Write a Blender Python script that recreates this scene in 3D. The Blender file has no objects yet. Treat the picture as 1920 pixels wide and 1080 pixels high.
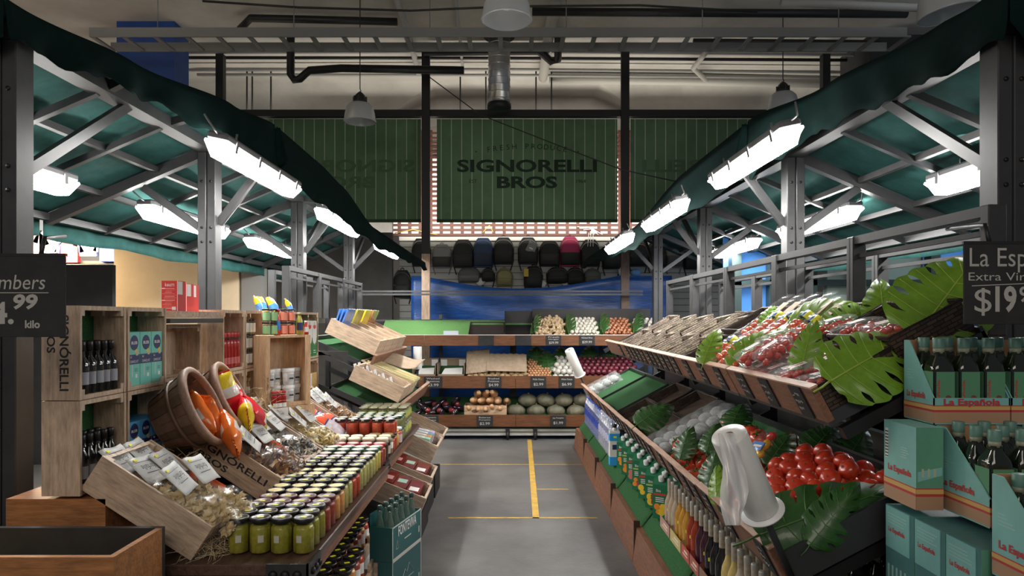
import bpy, math, random
from mathutils import Vector, Matrix, Euler
random.seed(7)
scene = bpy.context.scene
COL = scene.collection
R = math.radians
# ---------------------------------------------------------------- camera
EYE, FPX, CX, CY = 1.5, 1280.0, 955.0, 597.0
cam_d = bpy.data.cameras.new('camera'); cam = bpy.data.objects.new('camera', cam_d); COL.objects.link(cam)
cam.location = (0, 0, EYE); cam.rotation_euler = (R(90), 0, 0)
cam_d.sensor_width = 36; cam_d.lens = 36 * FPX / 1920
cam_d.shift_x = (960 - CX) / 1920; cam_d.shift_y = (CY - 540) / 1920
cam_d.clip_start = 0.05; cam_d.clip_end = 100
scene.camera = cam
# ---------------------------------------------------------------- world and exposure
w = bpy.data.worlds.new('world'); scene.world = w; w.use_nodes = True
w.node_tree.nodes['Background'].inputs[0].default_value = (0.80, 0.86, 1.0, 1)
w.node_tree.nodes['Background'].inputs[1].default_value = 0.10
scene.view_settings.view_transform = 'Standard'; scene.view_settings.look = 'None'
scene.view_settings.gamma = 1; scene.view_settings.use_curve_mapping = False
scene.view_settings.exposure = 0.36
LIGHT_POWER = 108.0        # stall batten diffusers, underside
LIGHT_SIDE = 13.0         # their flanks
def area(name, loc, rot, sx, sy, power, color):
    d = bpy.data.lights.new(name, 'AREA'); d.shape = 'RECTANGLE'; d.size = sx; d.size_y = sy; d.energy = power; d.color = color
    o = bpy.data.objects.new(name, d); COL.objects.link(o); o.location = loc; o.rotation_euler = rot
    return o
# added lamps standing in for unseen hall lights; lights of the shops round about
area('hall_standin_light', (0, 10.0, 2.9), (R(150), 0, 0), 9, 0.5, 100, (1, .93, .82))
area('hall_standin_light', (-.6, -2.6, 3.6), (R(62), 0, 0), 5, 1.5, 75, (1, .90, .78))  # fill lamp added behind the camera to brighten the foreground
area('shop_light', (0, 11.5, 3.9), (0, 0, 0), 8, 0.4, 75, (1, .97, .92))
area('shop_light', (-6.2, 8.2, 2.6), (0, 0, 0), 1.5, 1.0, 420, (1, .75, .45))
area('hall_standin_light', (-5.0, 5.0, 4.6), (R(180), 0, 0), 3, 3, 36, (1, .92, .8))
area('hall_standin_light', (5.0, 5.0, 4.6), (R(180), 0, 0), 3, 3, 32, (.8, .9, 1))
area('shop_light', (6.0, 6.0, 3.2), (0, 0, 0), 2.0, 3.0, 60, (.75, .9, 1))

def at(px, py, y):
    return Vector(((px - CX) * y / FPX, y, EYE - (py - CY) * y / FPX))

# ---------------------------------------------------------------- materials
MATS = {}
def mat(name, c, rough=.5, metal=0, var=0, vs=40, bump=0, bs=80, coat=0, spec=None, c2=None, em=0, kind=None, stretch=None, sub=0):
    if name in MATS: return MATS[name]
    m = bpy.data.materials.new(name); m.use_nodes = True
    nt = m.node_tree; N = nt.nodes; L = nt.links; b = N['Principled BSDF']
    b.inputs['Base Color'].default_value = (*c, 1); b.inputs['Roughness'].default_value = rough; b.inputs['Metallic'].default_value = metal
    if coat: b.inputs['Coat Weight'].default_value = coat; b.inputs['Coat Roughness'].default_value = .08
    if spec is not None: b.inputs['Specular IOR Level'].default_value = spec
    if em:
        b.inputs['Emission Color'].default_value = (*c, 1); b.inputs['Emission Strength'].default_value = em
    if sub: b.inputs['Subsurface Weight'].default_value = sub; b.inputs['Subsurface Radius'].default_value = (.02, .006, .004)
    def coords(scale):
        t = N.new('ShaderNodeTexCoord'); mp = N.new('ShaderNodeMapping'); L.new(t.outputs['Object'], mp.inputs[0])
        mp.inputs['Scale'].default_value = scale; return mp
    if var or c2:
        n = N.new('ShaderNodeTexNoise'); n.inputs['Scale'].default_value = 1.0; n.inputs['Detail'].default_value = 5; n.inputs['Roughness'].default_value = .65
        s = stretch or (1, 1, 1); mp = coords((vs * s[0], vs * s[1], vs * s[2])); L.new(mp.outputs[0], n.inputs['Vector'])
        cr = N.new('ShaderNodeValToRGB'); L.new(n.outputs['Fac'], cr.inputs[0])
        cr.color_ramp.elements[0].position = .34; cr.color_ramp.elements[1].position = .66
        d = c2 or tuple(max(0, x * (1 + var)) for x in c); e = c if c2 else tuple(max(0, x * (1 - var)) for x in c)
        cr.color_ramp.elements[0].color = (*e, 1); cr.color_ramp.elements[1].color = (*d, 1)
        L.new(cr.outputs[0], b.inputs['Base Color'])
    if bump:
        n = N.new('ShaderNodeTexNoise'); n.inputs['Scale'].default_value = 1.0; n.inputs['Detail'].default_value = 3
        s = stretch or (1, 1, 1); mp = coords((bs * s[0], bs * s[1], bs * s[2])); L.new(mp.outputs[0], n.inputs['Vector'])
        bp = N.new('ShaderNodeBump'); bp.inputs['Strength'].default_value = bump; bp.inputs['Distance'].default_value = .01
        L.new(n.outputs['Fac'], bp.inputs['Height']); L.new(bp.outputs[0], b.inputs['Normal'])
    if kind == 'wicker':
        t = N.new('ShaderNodeTexCoord')
        br = N.new('ShaderNodeTexBrick'); br.inputs['Scale'].default_value = 1; br.inputs['Brick Width'].default_value = .036; br.inputs['Row Height'].default_value = .013
        br.inputs['Mortar Size'].default_value = .0016; br.inputs['Mortar Smooth'].default_value = .6
        sx = N.new('ShaderNodeSeparateXYZ'); L.new(t.outputs['Object'], sx.inputs[0])
        ad = N.new('ShaderNodeMath'); ad.operation = 'ADD'; L.new(sx.outputs[0], ad.inputs[0]); L.new(sx.outputs[1], ad.inputs[1])
        cb = N.new('ShaderNodeCombineXYZ'); L.new(ad.outputs[0], cb.inputs[0]); L.new(sx.outputs[2], cb.inputs[1])
        L.new(cb.outputs[0], br.inputs['Vector'])
        br.inputs['Color1'].default_value = (*c, 1); br.inputs['Color2'].default_value = (*(x * .35 for x in c), 1); br.inputs['Mortar'].default_value = (.006, .004, .003, 1)
        L.new(br.outputs['Color'], b.inputs['Base Color'])
        bp = N.new('ShaderNodeBump'); bp.inputs['Strength'].default_value = .9; bp.inputs['Distance'].default_value = .004; bp.invert = True
        L.new(br.outputs['Fac'], bp.inputs['Height']); L.new(bp.outputs[0], b.inputs['Normal'])
    MATS[name] = m; return m
def wood(name, c, d=.35, rough=.55, stretch=(3, 18, 18)):
    return mat(name, c, rough, var=d, vs=3, stretch=stretch, bump=.25, bs=6)
def clear(name, tint=(1, 1, 1), gloss=.12, rough=.08, body=None, bodyfac=.2, bump=0, fres=.5):
    """thin clear plastic or glass: mostly see-through with a reflecting skin"""
    if name in MATS: return MATS[name]
    m = bpy.data.materials.new(name); m.use_nodes = True; nt = m.node_tree; N = nt.nodes; L = nt.links
    out = N['Material Output']; N.remove(N['Principled BSDF'])
    t = N.new('ShaderNodeBsdfTransparent'); t.inputs[0].default_value = (*tint, 1)
    g = N.new('ShaderNodeBsdfGlossy'); g.inputs['Roughness'].default_value = rough; g.inputs[0].default_value = (1, 1, 1, 1)
    lw = N.new('ShaderNodeLayerWeight'); lw.inputs['Blend'].default_value = .35
    mr = N.new('ShaderNodeMath'); mr.operation = 'MULTIPLY_ADD'; mr.inputs[1].default_value = fres; mr.inputs[2].default_value = gloss; mr.use_clamp = True
    L.new(lw.outputs['Fresnel'], mr.inputs[0])
    src = t.outputs[0]
    if body:
        d = N.new('ShaderNodeBsdfDiffuse'); d.inputs[0].default_value = (*body, 1)
        mx = N.new('ShaderNodeMixShader'); mx.inputs[0].default_value = bodyfac; L.new(t.outputs[0], mx.inputs[1]); L.new(d.outputs[0], mx.inputs[2]); src = mx.outputs[0]
    mx2 = N.new('ShaderNodeMixShader'); L.new(mr.outputs[0], mx2.inputs[0]); L.new(src, mx2.inputs[1]); L.new(g.outputs[0], mx2.inputs[2])
    if bump:
        tc = N.new('ShaderNodeTexCoord'); n = N.new('ShaderNodeTexNoise'); n.inputs['Scale'].default_value = bump; n.inputs['Detail'].default_value = 3
        L.new(tc.outputs['Object'], n.inputs['Vector']); bp = N.new('ShaderNodeBump'); bp.inputs['Strength'].default_value = .9; bp.inputs['Distance'].default_value = .012
        L.new(n.outputs['Fac'], bp.inputs['Height']); L.new(bp.outputs[0], g.inputs['Normal']); L.new(bp.outputs[0], lw.inputs['Normal'])
    L.new(mx2.outputs[0], out.inputs['Surface'])
    MATS[name] = m; return m

STEEL = mat('galvanised steel', (.045, .045, .047), .45, .3, var=.12, vs=12)
DSTEEL = mat('dark steel', (.055, .057, .06), .45, .5, var=.15, vs=10)
BLACK = mat('black paint', (.006, .006, .007), .5)
BLACKPL = mat('black plastic', (.012, .012, .013), .4)
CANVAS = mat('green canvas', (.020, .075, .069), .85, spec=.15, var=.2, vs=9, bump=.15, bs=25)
CANVAS_SHADED = mat('shaded canvas valance', (.004, .013, .012), .9, spec=.06, var=.2, vs=9, bump=.15, bs=25)  # same green canvas, with the shade on its outer face put into the colour
TURF = mat('artificial turf', (.018, .10, .028), .95, c2=(.045, .20, .06), vs=160, bump=1, bs=320)
TURF2 = mat('pale artificial turf', (.08, .22, .06), .95, c2=(.15, .34, .10), vs=160, bump=1, bs=320)
TRAYW = wood('brown stained board', (.20, .088, .05), .25, stretch=(18, 3, 18))
LIPW = wood('pale board edge', (.52, .33, .24), .2, stretch=(18, 3, 18))
BACKW = wood('orange brown board', (.13, .046, .013), .3, stretch=(3, 18, 18))
ORANGEW = wood('orange varnished wood', (.36, .15, .05), .3, stretch=(3, 18, 18))
CRATEW = wood('weathered crate wood', (.52, .385, .275), .3)
CRATEW2 = wood('grey crate wood', (.42, .32, .24), .32)
PINEW = wood('fresh pine', (.56, .36, .21), .22, stretch=(14, 14, 3))
TABLEW = wood('dark table board', (.10, .055, .042), .25, rough=.3, stretch=(18, 3, 18))
WHITE = mat('white card', (.75, .74, .72), .6)
WHITEP = mat('white plastic', (.8, .8, .8), .35)
CHALK = mat('chalk', (.40, .385, .36), .9)
SLATE = mat('blackboard', (.017, .017, .018), .75, var=.3, vs=14)
GREYCARD = mat('grey header card', (.50, .50, .49), .5)
INK = mat('dark ink', (.02, .02, .022), .6)
YSTICK = mat('yellow sticker', (.80, .78, .02), .5)
FILM = clear('clear film', gloss=.003, rough=.2, body=(.8, .8, .78), bodyfac=.03, fres=.035)
GLASS = clear('clear glass', gloss=.012, rough=.04, fres=.22)
CLAM = clear('clear punnet plastic', gloss=.012, rough=.10, body=(.85, .87, .9), bodyfac=.10, bump=30, fres=.10)

# ---------------------------------------------------------------- mesh builder
class MB:
    def __init__(s): s.v = []; s.f = []; s.m = []; s.sm = []; s.mats = []; s.M = Matrix()
    def mi(s, m):
        if m not in s.mats: s.mats.append(m)
        return s.mats.index(m)
    def add(s, vs, fs, m, smooth=False, M=None):
        o = len(s.v); T = s.M @ M if M is not None else s.M
        s.v += [tuple(T @ Vector(p)) for p in vs]; i = s.mi(m)
        for f in fs: s.f.append(tuple(o + k for k in f)); s.m.append(i); s.sm.append(smooth)
        return s
    def box(s, lo, hi, m, M=None, bev=0):
        x0, y0, z0 = lo; x1, y1, z1 = hi
        if bev:
            b = bev; pr = [(x0 + b, y0), (x1 - b, y0), (x1, y0 + b), (x1, y1 - b), (x1 - b, y1), (x0 + b, y1), (x0, y1 - b), (x0, y0 + b)]
            pi = [(x0 + b, y0 + b), (x1 - b, y0 + b), (x1 - b, y0 + b), (x1 - b, y1 - b), (x1 - b, y1 - b), (x0 + b, y1 - b), (x0 + b, y1 - b), (x0 + b, y0 + b)]
            vs = [(*p, z0) for p in pi] + [(*p, z0 + b) for p in pr] + [(*p, z1 - b) for p in pr] + [(*p, z1) for p in pi]
            fs = [(i + 8 * k, (i + 1) % 8 + 8 * k, (i + 1) % 8 + 8 * k + 8, i + 8 * k + 8) for k in range(3) for i in range(8)]
            fs += [tuple(range(7, -1, -1)), tuple(range(24, 32))]
            return s.add(vs, fs, m, False, M)
        vs = [(x0, y0, z0), (x1, y0, z0), (x1, y1, z0), (x0, y1, z0), (x0, y0, z1), (x1, y0, z1), (x1, y1, z1), (x0, y1, z1)]
        return s.add(vs, [(3, 2, 1, 0), (4, 5, 6, 7), (0, 1, 5, 4), (1, 2, 6, 5), (2, 3, 7, 6), (3, 0, 4, 7)], m, False, M)
    def bar(s, a, b, w, h, m, up=(0, 0, 1)):
        a = Vector(a); b = Vector(b); d = (b - a); L = d.length; d.normalize(); u = Vector(up)
        if abs(d.dot(u)) > .98: u = Vector((0, 1, 0))
        x = d.cross(u).normalized(); z = x.cross(d)
        M = Matrix((x, d, z)).transposed().to_4x4(); M.translation = a
        return s.box((-w / 2, 0, -h / 2), (w / 2, L, h / 2), m, M)
    def tube(s, pts, r, m, seg=8, cap=True, closed=False):
        P = [Vector(p) for p in pts]; n = len(P); vs = []; fs = []
        rr = r if hasattr(r, '__len__') else [r] * n
        prev = None
        for i in range(n):
            a = P[(i - 1) % n] if closed or i > 0 else P[i]; b = P[(i + 1) % n] if closed or i < n - 1 else P[i]
            t = (b - a).normalized()
            if prev is None:
                u = Vector((0, 0, 1)) if abs(t.z) < .9 else Vector((1, 0, 0)); x = t.cross(u).normalized()
            else:
                x = (prev - t * prev.dot(t)); x = x.normalized() if x.length > 1e-6 else t.orthogonal().normalized()
            prev = x; y = t.cross(x)
            for k in range(seg):
                q = 2 * math.pi * k / seg; vs.append(P[i] + x * math.cos(q) * rr[i] + y * math.sin(q) * rr[i])
        for i in range(n if closed else n - 1):
            j = (i + 1) % n
            for k in range(seg): fs.append((i * seg + k, i * seg + (k + 1) % seg, j * seg + (k + 1) % seg, j * seg + k))
        if cap and not closed: fs.append(tuple(range(seg - 1, -1, -1))); fs.append(tuple(range((n - 1) * seg, n * seg)))
        return s.add(vs, fs, m, seg > 4)
    def lathe(s, prof, m, seg=20, M=None, pw=0, a0=0, a1=2 * math.pi, cap=True, smooth=True, wob=None):
        full = abs(a1 - a0 - 2 * math.pi) < 1e-6; ns = seg if full else seg + 1; vs = []; fs = []
        for i, (r, z) in enumerate(prof):
            for k in range(ns):
                q = a0 + (a1 - a0) * k / seg; c, sn = math.cos(q), math.sin(q)
                f = 1.0 if not pw else 1 / ((abs(c) ** pw + abs(sn) ** pw) ** (1 / pw))
                if wob: f *= wob(q, i)
                vs.append((r * f * c, r * f * sn, z))
        for i in range(len(prof) - 1):
            for k in range(seg):
                k2 = (k + 1) % ns if full else k + 1
                fs.append((i * ns + k, i * ns + k2, (i + 1) * ns + k2, (i + 1) * ns + k))
        if cap and full:
            if prof[0][0] > 1e-5: fs.append(tuple(range(ns - 1, -1, -1)))
            if prof[-1][0] > 1e-5: fs.append(tuple(range((len(prof) - 1) * ns, len(prof) * ns)))
        return s.add(vs, fs, m, smooth, M)
    def ball(s, c, rx, ry, rz, m, seg=12, rings=8, fn=None, M=None):
        vs = []; fs = []
        for i in range(rings + 1):
            th = math.pi * i / rings
            for k in range(seg):
                q = 2 * math.pi * k / seg; d = Vector((math.sin(th) * math.cos(q), math.sin(th) * math.sin(q), math.cos(th)))
                f = fn(d) if fn else 1
                vs.append((c[0] + d.x * rx * f, c[1] + d.y * ry * f, c[2] + d.z * rz * f))
        for i in range(rings):
            for k in range(seg): fs.append((i * seg + k, (i + 1) * seg + k, (i + 1) * seg + (k + 1) % seg, i * seg + (k + 1) % seg))
        return s.add(vs, fs, m, True, M)
    def grid(s, fn, nu, nv, m, smooth=True, M=None, th=0):
        vs = [fn(i / nu, j / nv) for i in range(nu + 1) for j in range(nv + 1)]
        fs = [(i * (nv + 1) + j, (i + 1) * (nv + 1) + j, (i + 1) * (nv + 1) + j + 1, i * (nv + 1) + j + 1) for i in range(nu) for j in range(nv)]
        if th:
            P = [Vector(v) for v in vs]; n = len(P); nrm = [Vector((0, 0, 0)) for _ in P]
            for f in fs:
                nn = (P[f[1]] - P[f[0]]).cross(P[f[3]] - P[f[0]])
                for k in f: nrm[k] += nn
            low = [P[i] - (nrm[i].normalized() if nrm[i].length > 0 else Vector((0, 0, 1))) * th for i in range(n)]
            vs = P + low; fs = fs + [tuple(n + k for k in reversed(f)) for f in fs]
            def idx(i, j): return i * (nv + 1) + j
            for i in range(nu):
                fs.append((idx(i + 1, 0), idx(i, 0), n + idx(i, 0), n + idx(i + 1, 0))); fs.append((idx(i, nv), idx(i + 1, nv), n + idx(i + 1, nv), n + idx(i, nv)))
            for j in range(nv):
                fs.append((idx(0, j), idx(0, j + 1), n + idx(0, j + 1), n + idx(0, j))); fs.append((idx(nu, j + 1), idx(nu, j), n + idx(nu, j), n + idx(nu, j + 1)))
        return s.add(vs, fs, m, smooth, M)
    def text(s, body, m, M, width=None, height=None, size=1, bold=0, align='CENTER', ext=.0004, shear=0, sp=1):
        vs, fs, (x0, y0, x1, y1) = text_mesh(body, bold, shear, sp)
        w_, h_ = x1 - x0, y1 - y0
        sx = width / w_ if width else None; sy = height / h_ if height else None
        sx = sx or sy or size; sy = sy or sx
        ox = {'CENTER': -(x0 + x1) / 2, 'LEFT': -x0, 'RIGHT': -x1}[align]
        T = M @ Matrix.Diagonal((sx, sy, 1, 1)) @ Matrix.Translation((ox, -(y0 + y1) / 2, ext))
        return s.add(vs, fs, m, False, T)
    def build(s, name, parent=None, **kw):
        me = bpy.data.meshes.new(name); me.from_pydata(s.v, [], s.f)
        for m in s.mats: me.materials.append(m)
        if len(s.f):
            me.polygons.foreach_set('material_index', s.m); me.polygons.foreach_set('use_smooth', s.sm)
        me.update(); return link(name, me, parent, **kw)
_TXT = {}
def text_mesh(body, bold, shear, sp):
    k = (body, bold, shear, sp)
    if k not in _TXT:
        c = bpy.data.curves.new('t', 'FONT'); c.body = body; c.offset = bold; c.resolution_u = 3; c.shear = shear; c.space_character = sp; c.align_x = 'LEFT'
        o = bpy.data.objects.new('t', c); me = bpy.data.meshes.new_from_object(o)
        vs = [tuple(v.co) for v in me.vertices]; fs = [tuple(p.vertices) for p in me.polygons]
        bpy.data.objects.remove(o); bpy.data.curves.remove(c); bpy.data.meshes.remove(me)
        xs = [v[0] for v in vs] or [0, 1]; ys = [v[1] for v in vs] or [0, 1]
        _TXT[k] = (vs, fs, (min(xs), min(ys), max(xs), max(ys)))
    return _TXT[k]
def link(name, data, parent=None, label=None, cat=None, group=None, kind=None, M=None):
    o = bpy.data.objects.new(name, data); COL.objects.link(o)
    if parent is not None: o.parent = parent
    if M is not None: o.matrix_local = M
    return tag(o, label, cat, group, kind)
def tag(o, label=None, cat=None, group=None, kind=None):
    for k, v in (('label', label), ('category', cat), ('group', group), ('kind', kind)):
        if v: o[k] = v
    return o
def thing(name, label, cat, M=None, group=None):
    return link(name, None, None, label, cat, group, None, M)
KIDS = {}
def kids(o):
    return [c for c in o.children]
def dup(root, M, label=None, group=None):
    """copy of a thing, its parts and their sub-parts"""
    r = root.copy(); COL.objects.link(r); r.matrix_local = M
    if label: r['label'] = label
    if group: r['group'] = group
    for c in KIDS.setdefault(root.name, list(root.children)):
        d = c.copy(); COL.objects.link(d); d.parent = r
        for g in KIDS.setdefault(c.name, list(c.children)):
            e = g.copy(); COL.objects.link(e); e.parent = d
    return r
class Kind:
    """the first use places the prototype itself, every later use a copy"""
    def __init__(s, make): s.make = make; s.p = None
    def put(s, M, label=None, group=None, cat=None):
        if s.p is None:
            s.p = s.make(); s.p.matrix_local = M; o = s.p
            if label: o['label'] = label
            if group: o['group'] = group
            KIDS[o.name] = list(o.children)
            for c in o.children: KIDS[c.name] = list(c.children)
        else: o = dup(s.p, M, label, group)
        if cat: o['category'] = cat
        return o
def T(x, y, z): return Matrix.Translation((x, y, z))
def RX(a): return Matrix.Rotation(R(a), 4, 'X')
def RY(a): return Matrix.Rotation(R(a), 4, 'Y')
def RZ(a): return Matrix.Rotation(R(a), 4, 'Z')
def S(k): return Matrix.Scale(k, 4)
def struct(name, mb): return mb.build(name, None, kind='structure')
ORD = ['first', 'second', 'third', 'fourth', 'fifth', 'sixth', 'seventh', 'eighth', 'ninth', 'tenth', 'eleventh', 'twelfth', 'thirteenth', 'fourteenth', 'fifteenth', 'sixteenth', 'seventeenth', 'eighteenth', 'nineteenth', 'twentieth']
def rnd(a, b): return random.uniform(a, b)
def facing(n, up=(0, 0, 1)):
    """rotation whose local z is n, local y closest to up (for writing on a face)"""
    z = Vector(n).normalized(); u = Vector(up); x = u.cross(z).normalized(); y = z.cross(x)
    return Matrix((x, y, z)).transposed().to_4x4()
F_CAM = facing((0, -1, 0)); F_XP = facing((1, 0, 0)); F_XM = facing((-1, 0, 0))
def scribble(mb, M, w_, h_, m=None, rows=2, th=.0022):
    """chalk handwriting strokes too small to read"""
    for r_ in range(rows):
        y = h_ / 2 - (r_ + .6) * h_ / (rows + .2); x = -w_ / 2; a = h_ / (rows + .2) * .28
        ln = w_ * rnd(.6, 1); pts = []
        while x < -w_ / 2 + ln:
            pts.append(M @ Vector((x, y + a * rnd(-1, 1), .0006))); x += a * rnd(.35, .8)
        if len(pts) > 1: mb.tube(pts, th / 2, m or CHALK, 3)
# ================================================================ SETTING
fl = mat('concrete floor', (.095, .092, .092), .42, c2=(.165, .16, .157), vs=1.6, bump=.12, bs=30)
m = MB(); m.box((-12, -1, -.1), (12, 16, 0), fl); struct('floor', m)
YLINE = mat('worn yellow paint', (.62, .36, .03), .6, c2=(.36, .25, .08), vs=14)
m = MB()
for (x0, y0, x1, y1, wd) in ((.248, 8.45, .20, 5.12, .05),):
    a = Vector((x0, y0, .002)); b = Vector((x1, y1, .002)); m.add([(x0 - wd / 2, y0, .002), (x1 - wd / 2, y1, .002), (x1 + wd / 2, y1, .002), (x0 + wd / 2, y0, .002)], [(0, 1, 2, 3)], YLINE)
m.box((-.46, 5.12, 0), (.66, 5.145, .002), YLINE); m.box((-.75, 7.0, 0), (.75, 7.02, .0018), YLINE); m.box((.22, 5.98, 0), (.52, 6.0, .0018), YLINE)
struct('floor_markings', m)
conc = mat('ceiling concrete', (.40, .385, .35), .85, c2=(.52, .50, .46), vs=1.3, bump=.2, bs=9)
m = MB(); m.box((-12, -1, 5.2), (12, 16, 5.35), conc)
struct('ceiling', m)
m = MB()
for x in (-3.4, 3.6):                                   # dropped panels of the slab with their sloping capitals
    m.add([(x - 2.2, 10.75, 5.2), (x + 2.2, 10.75, 5.2), (x + 2.2, 13, 5.2), (x - 2.2, 13, 5.2), (x - 1.5, 11.2, 4.9), (x + 1.5, 11.2, 4.9), (x + 1.5, 12.4, 4.9), (x - 1.5, 12.4, 4.9)],
          [(4, 5, 6, 7), (0, 1, 5, 4), (1, 2, 6, 5), (2, 3, 7, 6), (3, 0, 4, 7)], conc)
for y in (13.2,): m.box((-12, y, 4.98), (12, y + .35, 5.22), conc)
struct('ceiling_beam', m)
m = MB(); m.box((-12, 15.5, 0), (12, 15.7, 5.3), mat('far wall', (.2, .19, .18), .9)); struct('wall_back', m)
DARKW = mat('charcoal panel', (.028, .028, .03), .7, var=.2, vs=3)
m = MB(); m.box((-7.2, 10.2, 0), (-1.75, 10.3, 3.4), mat('charcoal curtain', (.05, .048, .046), .8, var=.15, vs=5)); struct('wall_left', m)
m = MB(); m.box((-8.2, 2, 0), (-8.1, 10.3, 2.6), DARKW); struct('wall_left_side', m)
m = MB(); m.box((-5.4, 7.0, 0), (-4.07, 7.06, 2.05), DARKW); struct('partition_left', m)
m = MB(); m.box((-4.75, 8.2, 0), (-3.25, 8.35, 2.75), mat('cream wall', (.70, .56, .38), .7, var=.08, vs=2)); m.box((-3.22, 8.2, 0), (-2.98, 8.4, 2.75), mat('grey wall end', (.22, .21, .2), .7)); struct('wall_left_cream', m)
m = MB(); GW = mat('pale green wall', (.30, .40, .36), .7)
m.box((3.4, 7.3, 0), (4.4, 7.4, 2.8), GW); m.box((3.2, 7.25, 0), (3.26, 7.4, 2.8), DSTEEL); m.box((3.62, 7.25, 0), (3.66, 7.35, 2.7), mat('copper pipe', (.2, .09, .05), .5)); m.box((2.3, 7.3, 0), (7, 7.4, 1.25), BLACK); struct('wall_right', m)
# windows on the right: dark frames, blue daylight beyond
m = MB()
BLUEGLASS = mat('evening glass', (.08, .25, .65), .15, em=.16); WF = mat('dark green frame', (.02, .04, .04), .5)
for x in (2.35, 2.75, 3.15, 4.45, 4.95, 5.5): m.box((x, 7.2, 1.2), (x + .1, 7.32, 2.8), WF)
for z in (1.2, 1.85, 2.75): m.box((2.3, 7.2, z), (6, 7.3, z + .06), WF)
m.box((2.3, 7.34, 1.2), (3.3, 7.35, 2.8), BLUEGLASS); m.box((4.45, 7.34, 1.2), (6, 7.35, 2.8), BLUEGLASS); struct('window_1', m)
# blue column and grey column
BLU = mat('blue paint', (.012, .06, .27), .5, var=.15, vs=4)
m = MB(); m.box((-4.89, 8.5, 0), (-4.17, 8.88, 5.2), BLU); struct('column_blue', m)
m = MB(); m.box((4.85, 9.0, 0), (5.4, 9.6, 5.2), mat('grey column', (.33, .32, .31), .8, var=.1, vs=3)); m.box((4.7, 8.9, 4.65), (5.6, 9.7, 5.2), DARKW); struct('column_grey', m)
# black frame with posts and beam that carries the banners
BY = 9.3
m = MB(); m.box((-5.0, BY - .05, 4.24), (5.0, BY + .05, 4.33), BLACK); struct('beam_black', m)
PW = wood('post wood', (.40, .28, .20), .25, stretch=(18, 18, 3))
for i, (px, zs, zb) in enumerate(((800, 2.37, PW), (1170, 2.5, wood('brown post wood', (.13, .08, .06), .25, stretch=(18, 18, 3))))):
    x = (px - CX) * BY / FPX; m = MB(); m.box((x - .055, BY - .11, 0), (x + .055, BY - .05, zs), zb); m.box((x - .055, BY - .11, zs), (x + .055, BY - .05, 5.2), BLACK); struct('pillar_%d' % (i + 1), m)
for i, (px, yy, zt) in enumerate(((414, 9.2, 5.2), (1547, 9.2, 5.2))):
    x = (px - CX) * yy / FPX; m = MB(); m.box((x - .05, yy - .05, 2.4), (x + .05, yy + .05, 5.05), BLACK); struct('pillar_%d' % (i + 3), m)
# perforated roller grille over the back shop
GR = mat('brown grille', (.16, .065, .05), .5)
m = MB(); SY = 10.58
for k in range(22):
    z = 2.78 + k * .075; m.box((-3.2, SY, z), (4.2, SY + .03, z + .035), GR)
for k in range(46): x = -3.2 + k * .163; m.box((x, SY + .005, 2.78), (x + .05, SY + .025, 4.42), GR)
m.build('roller_grille', None, label='brown perforated roller grille above the row of backpacks', cat='grille')
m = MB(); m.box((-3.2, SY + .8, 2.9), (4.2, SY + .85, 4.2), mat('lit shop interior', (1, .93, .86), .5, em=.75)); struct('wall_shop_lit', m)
SLAT = mat('slat wall', (.34, .335, .31), .6)
m = MB(); m.box((-1.7, SY, 0), (4.6, SY + .06, 2.72), SLAT)
for k in range(24): m.box((-1.7, SY - .006, .3 + k * .1), (4.6, SY, .312 + k * .1), mat('slat groove', (.12, .12, .11), .7))
m.box((-1.7, SY - .05, 2.70), (4.6, SY + .06, 2.76), mat('white ledge', (.85, .84, .8), .5)); struct('wall_shop', m)
# ---------------------------------------------------------------- banners
BAN = mat('green banner cloth', (.098, .178, .092), .8, var=.1, vs=5)
PALE = mat('pale stripe', (.36, .44, .34), .8); BINK = mat('banner ink', (.008, .022, .012), .8)
def banner(x0, x1, label, words, mirror=False, faint=False):
    b = thing('shop_banner', label, 'banner', None, 'green striped banners on the black frame')
    z0, z1 = 2.84, 4.235; m = MB(); m.box((x0, BY + .07, z0), (x1, BY + .085, z1), BAN); m.box((x0, BY + .06, z0 - .02), (x1, BY + .095, z0 + .02), mat('banner hem', (.02, .05, .022), .8))
    n = int((x1 - x0) / .1408)
    for k in range(n + 1): x = x0 + .06 + k * .1408; m.box((x - .0055, BY + .067, z0 + .02), (x + .0055, BY + .07, z1), PALE) if x < x1 - .02 else None
    m.build('cloth', b)
    cx = (x0 + x1) / 2; m = MB(); ik = mat('faint banner ink', (.072, .138, .070), .8) if faint else BINK
    def P(px, py): return Vector(((px - CX) * BY / FPX, BY + .0655, EYE - (py - CY) * BY / FPX))
    sc = Matrix.Diagonal((-1 if mirror else 1, 1, 1, 1))
    if words:
        off = cx - P(987, 0).x
        m.text('SIGNORELLI', ik, T(cx, BY + .0655, P(0, 309).z) @ F_CAM @ sc, width=264 * BY / FPX, height=24 * BY / FPX, bold=.03)
        m.text('BROS', ik, T(cx, BY + .0655, P(0, 340).z) @ F_CAM @ sc, width=114 * BY / FPX, height=23 * BY / FPX, bold=.035)
        if not mirror:
            s_ = '\u00b7 FRESH PRODUCE \u00b7'; n = len(s_)
            for i, ch in enumerate(s_):
                u = (i - (n - 1) / 2) / ((n - 1) / 2)
                if ch != ' ': m.text(ch, ik, T(cx + u * .70, BY + .0655, P(0, 272).z - .075 * u * u) @ F_CAM @ RZ(-u * 12), height=.07 if ch.isalpha() else .02, bold=.0)
            m.build('lettering', b); m = MB(); m.text('EST', ik, T(cx - .74, BY + .0655, P(0, 338).z) @ F_CAM, height=.05); m.build('lettering', b); m = MB(); m.text('1964', ik, T(cx + .74, BY + .0655, P(0, 338).z) @ F_CAM, height=.05)
        m.build('lettering', b)
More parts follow.
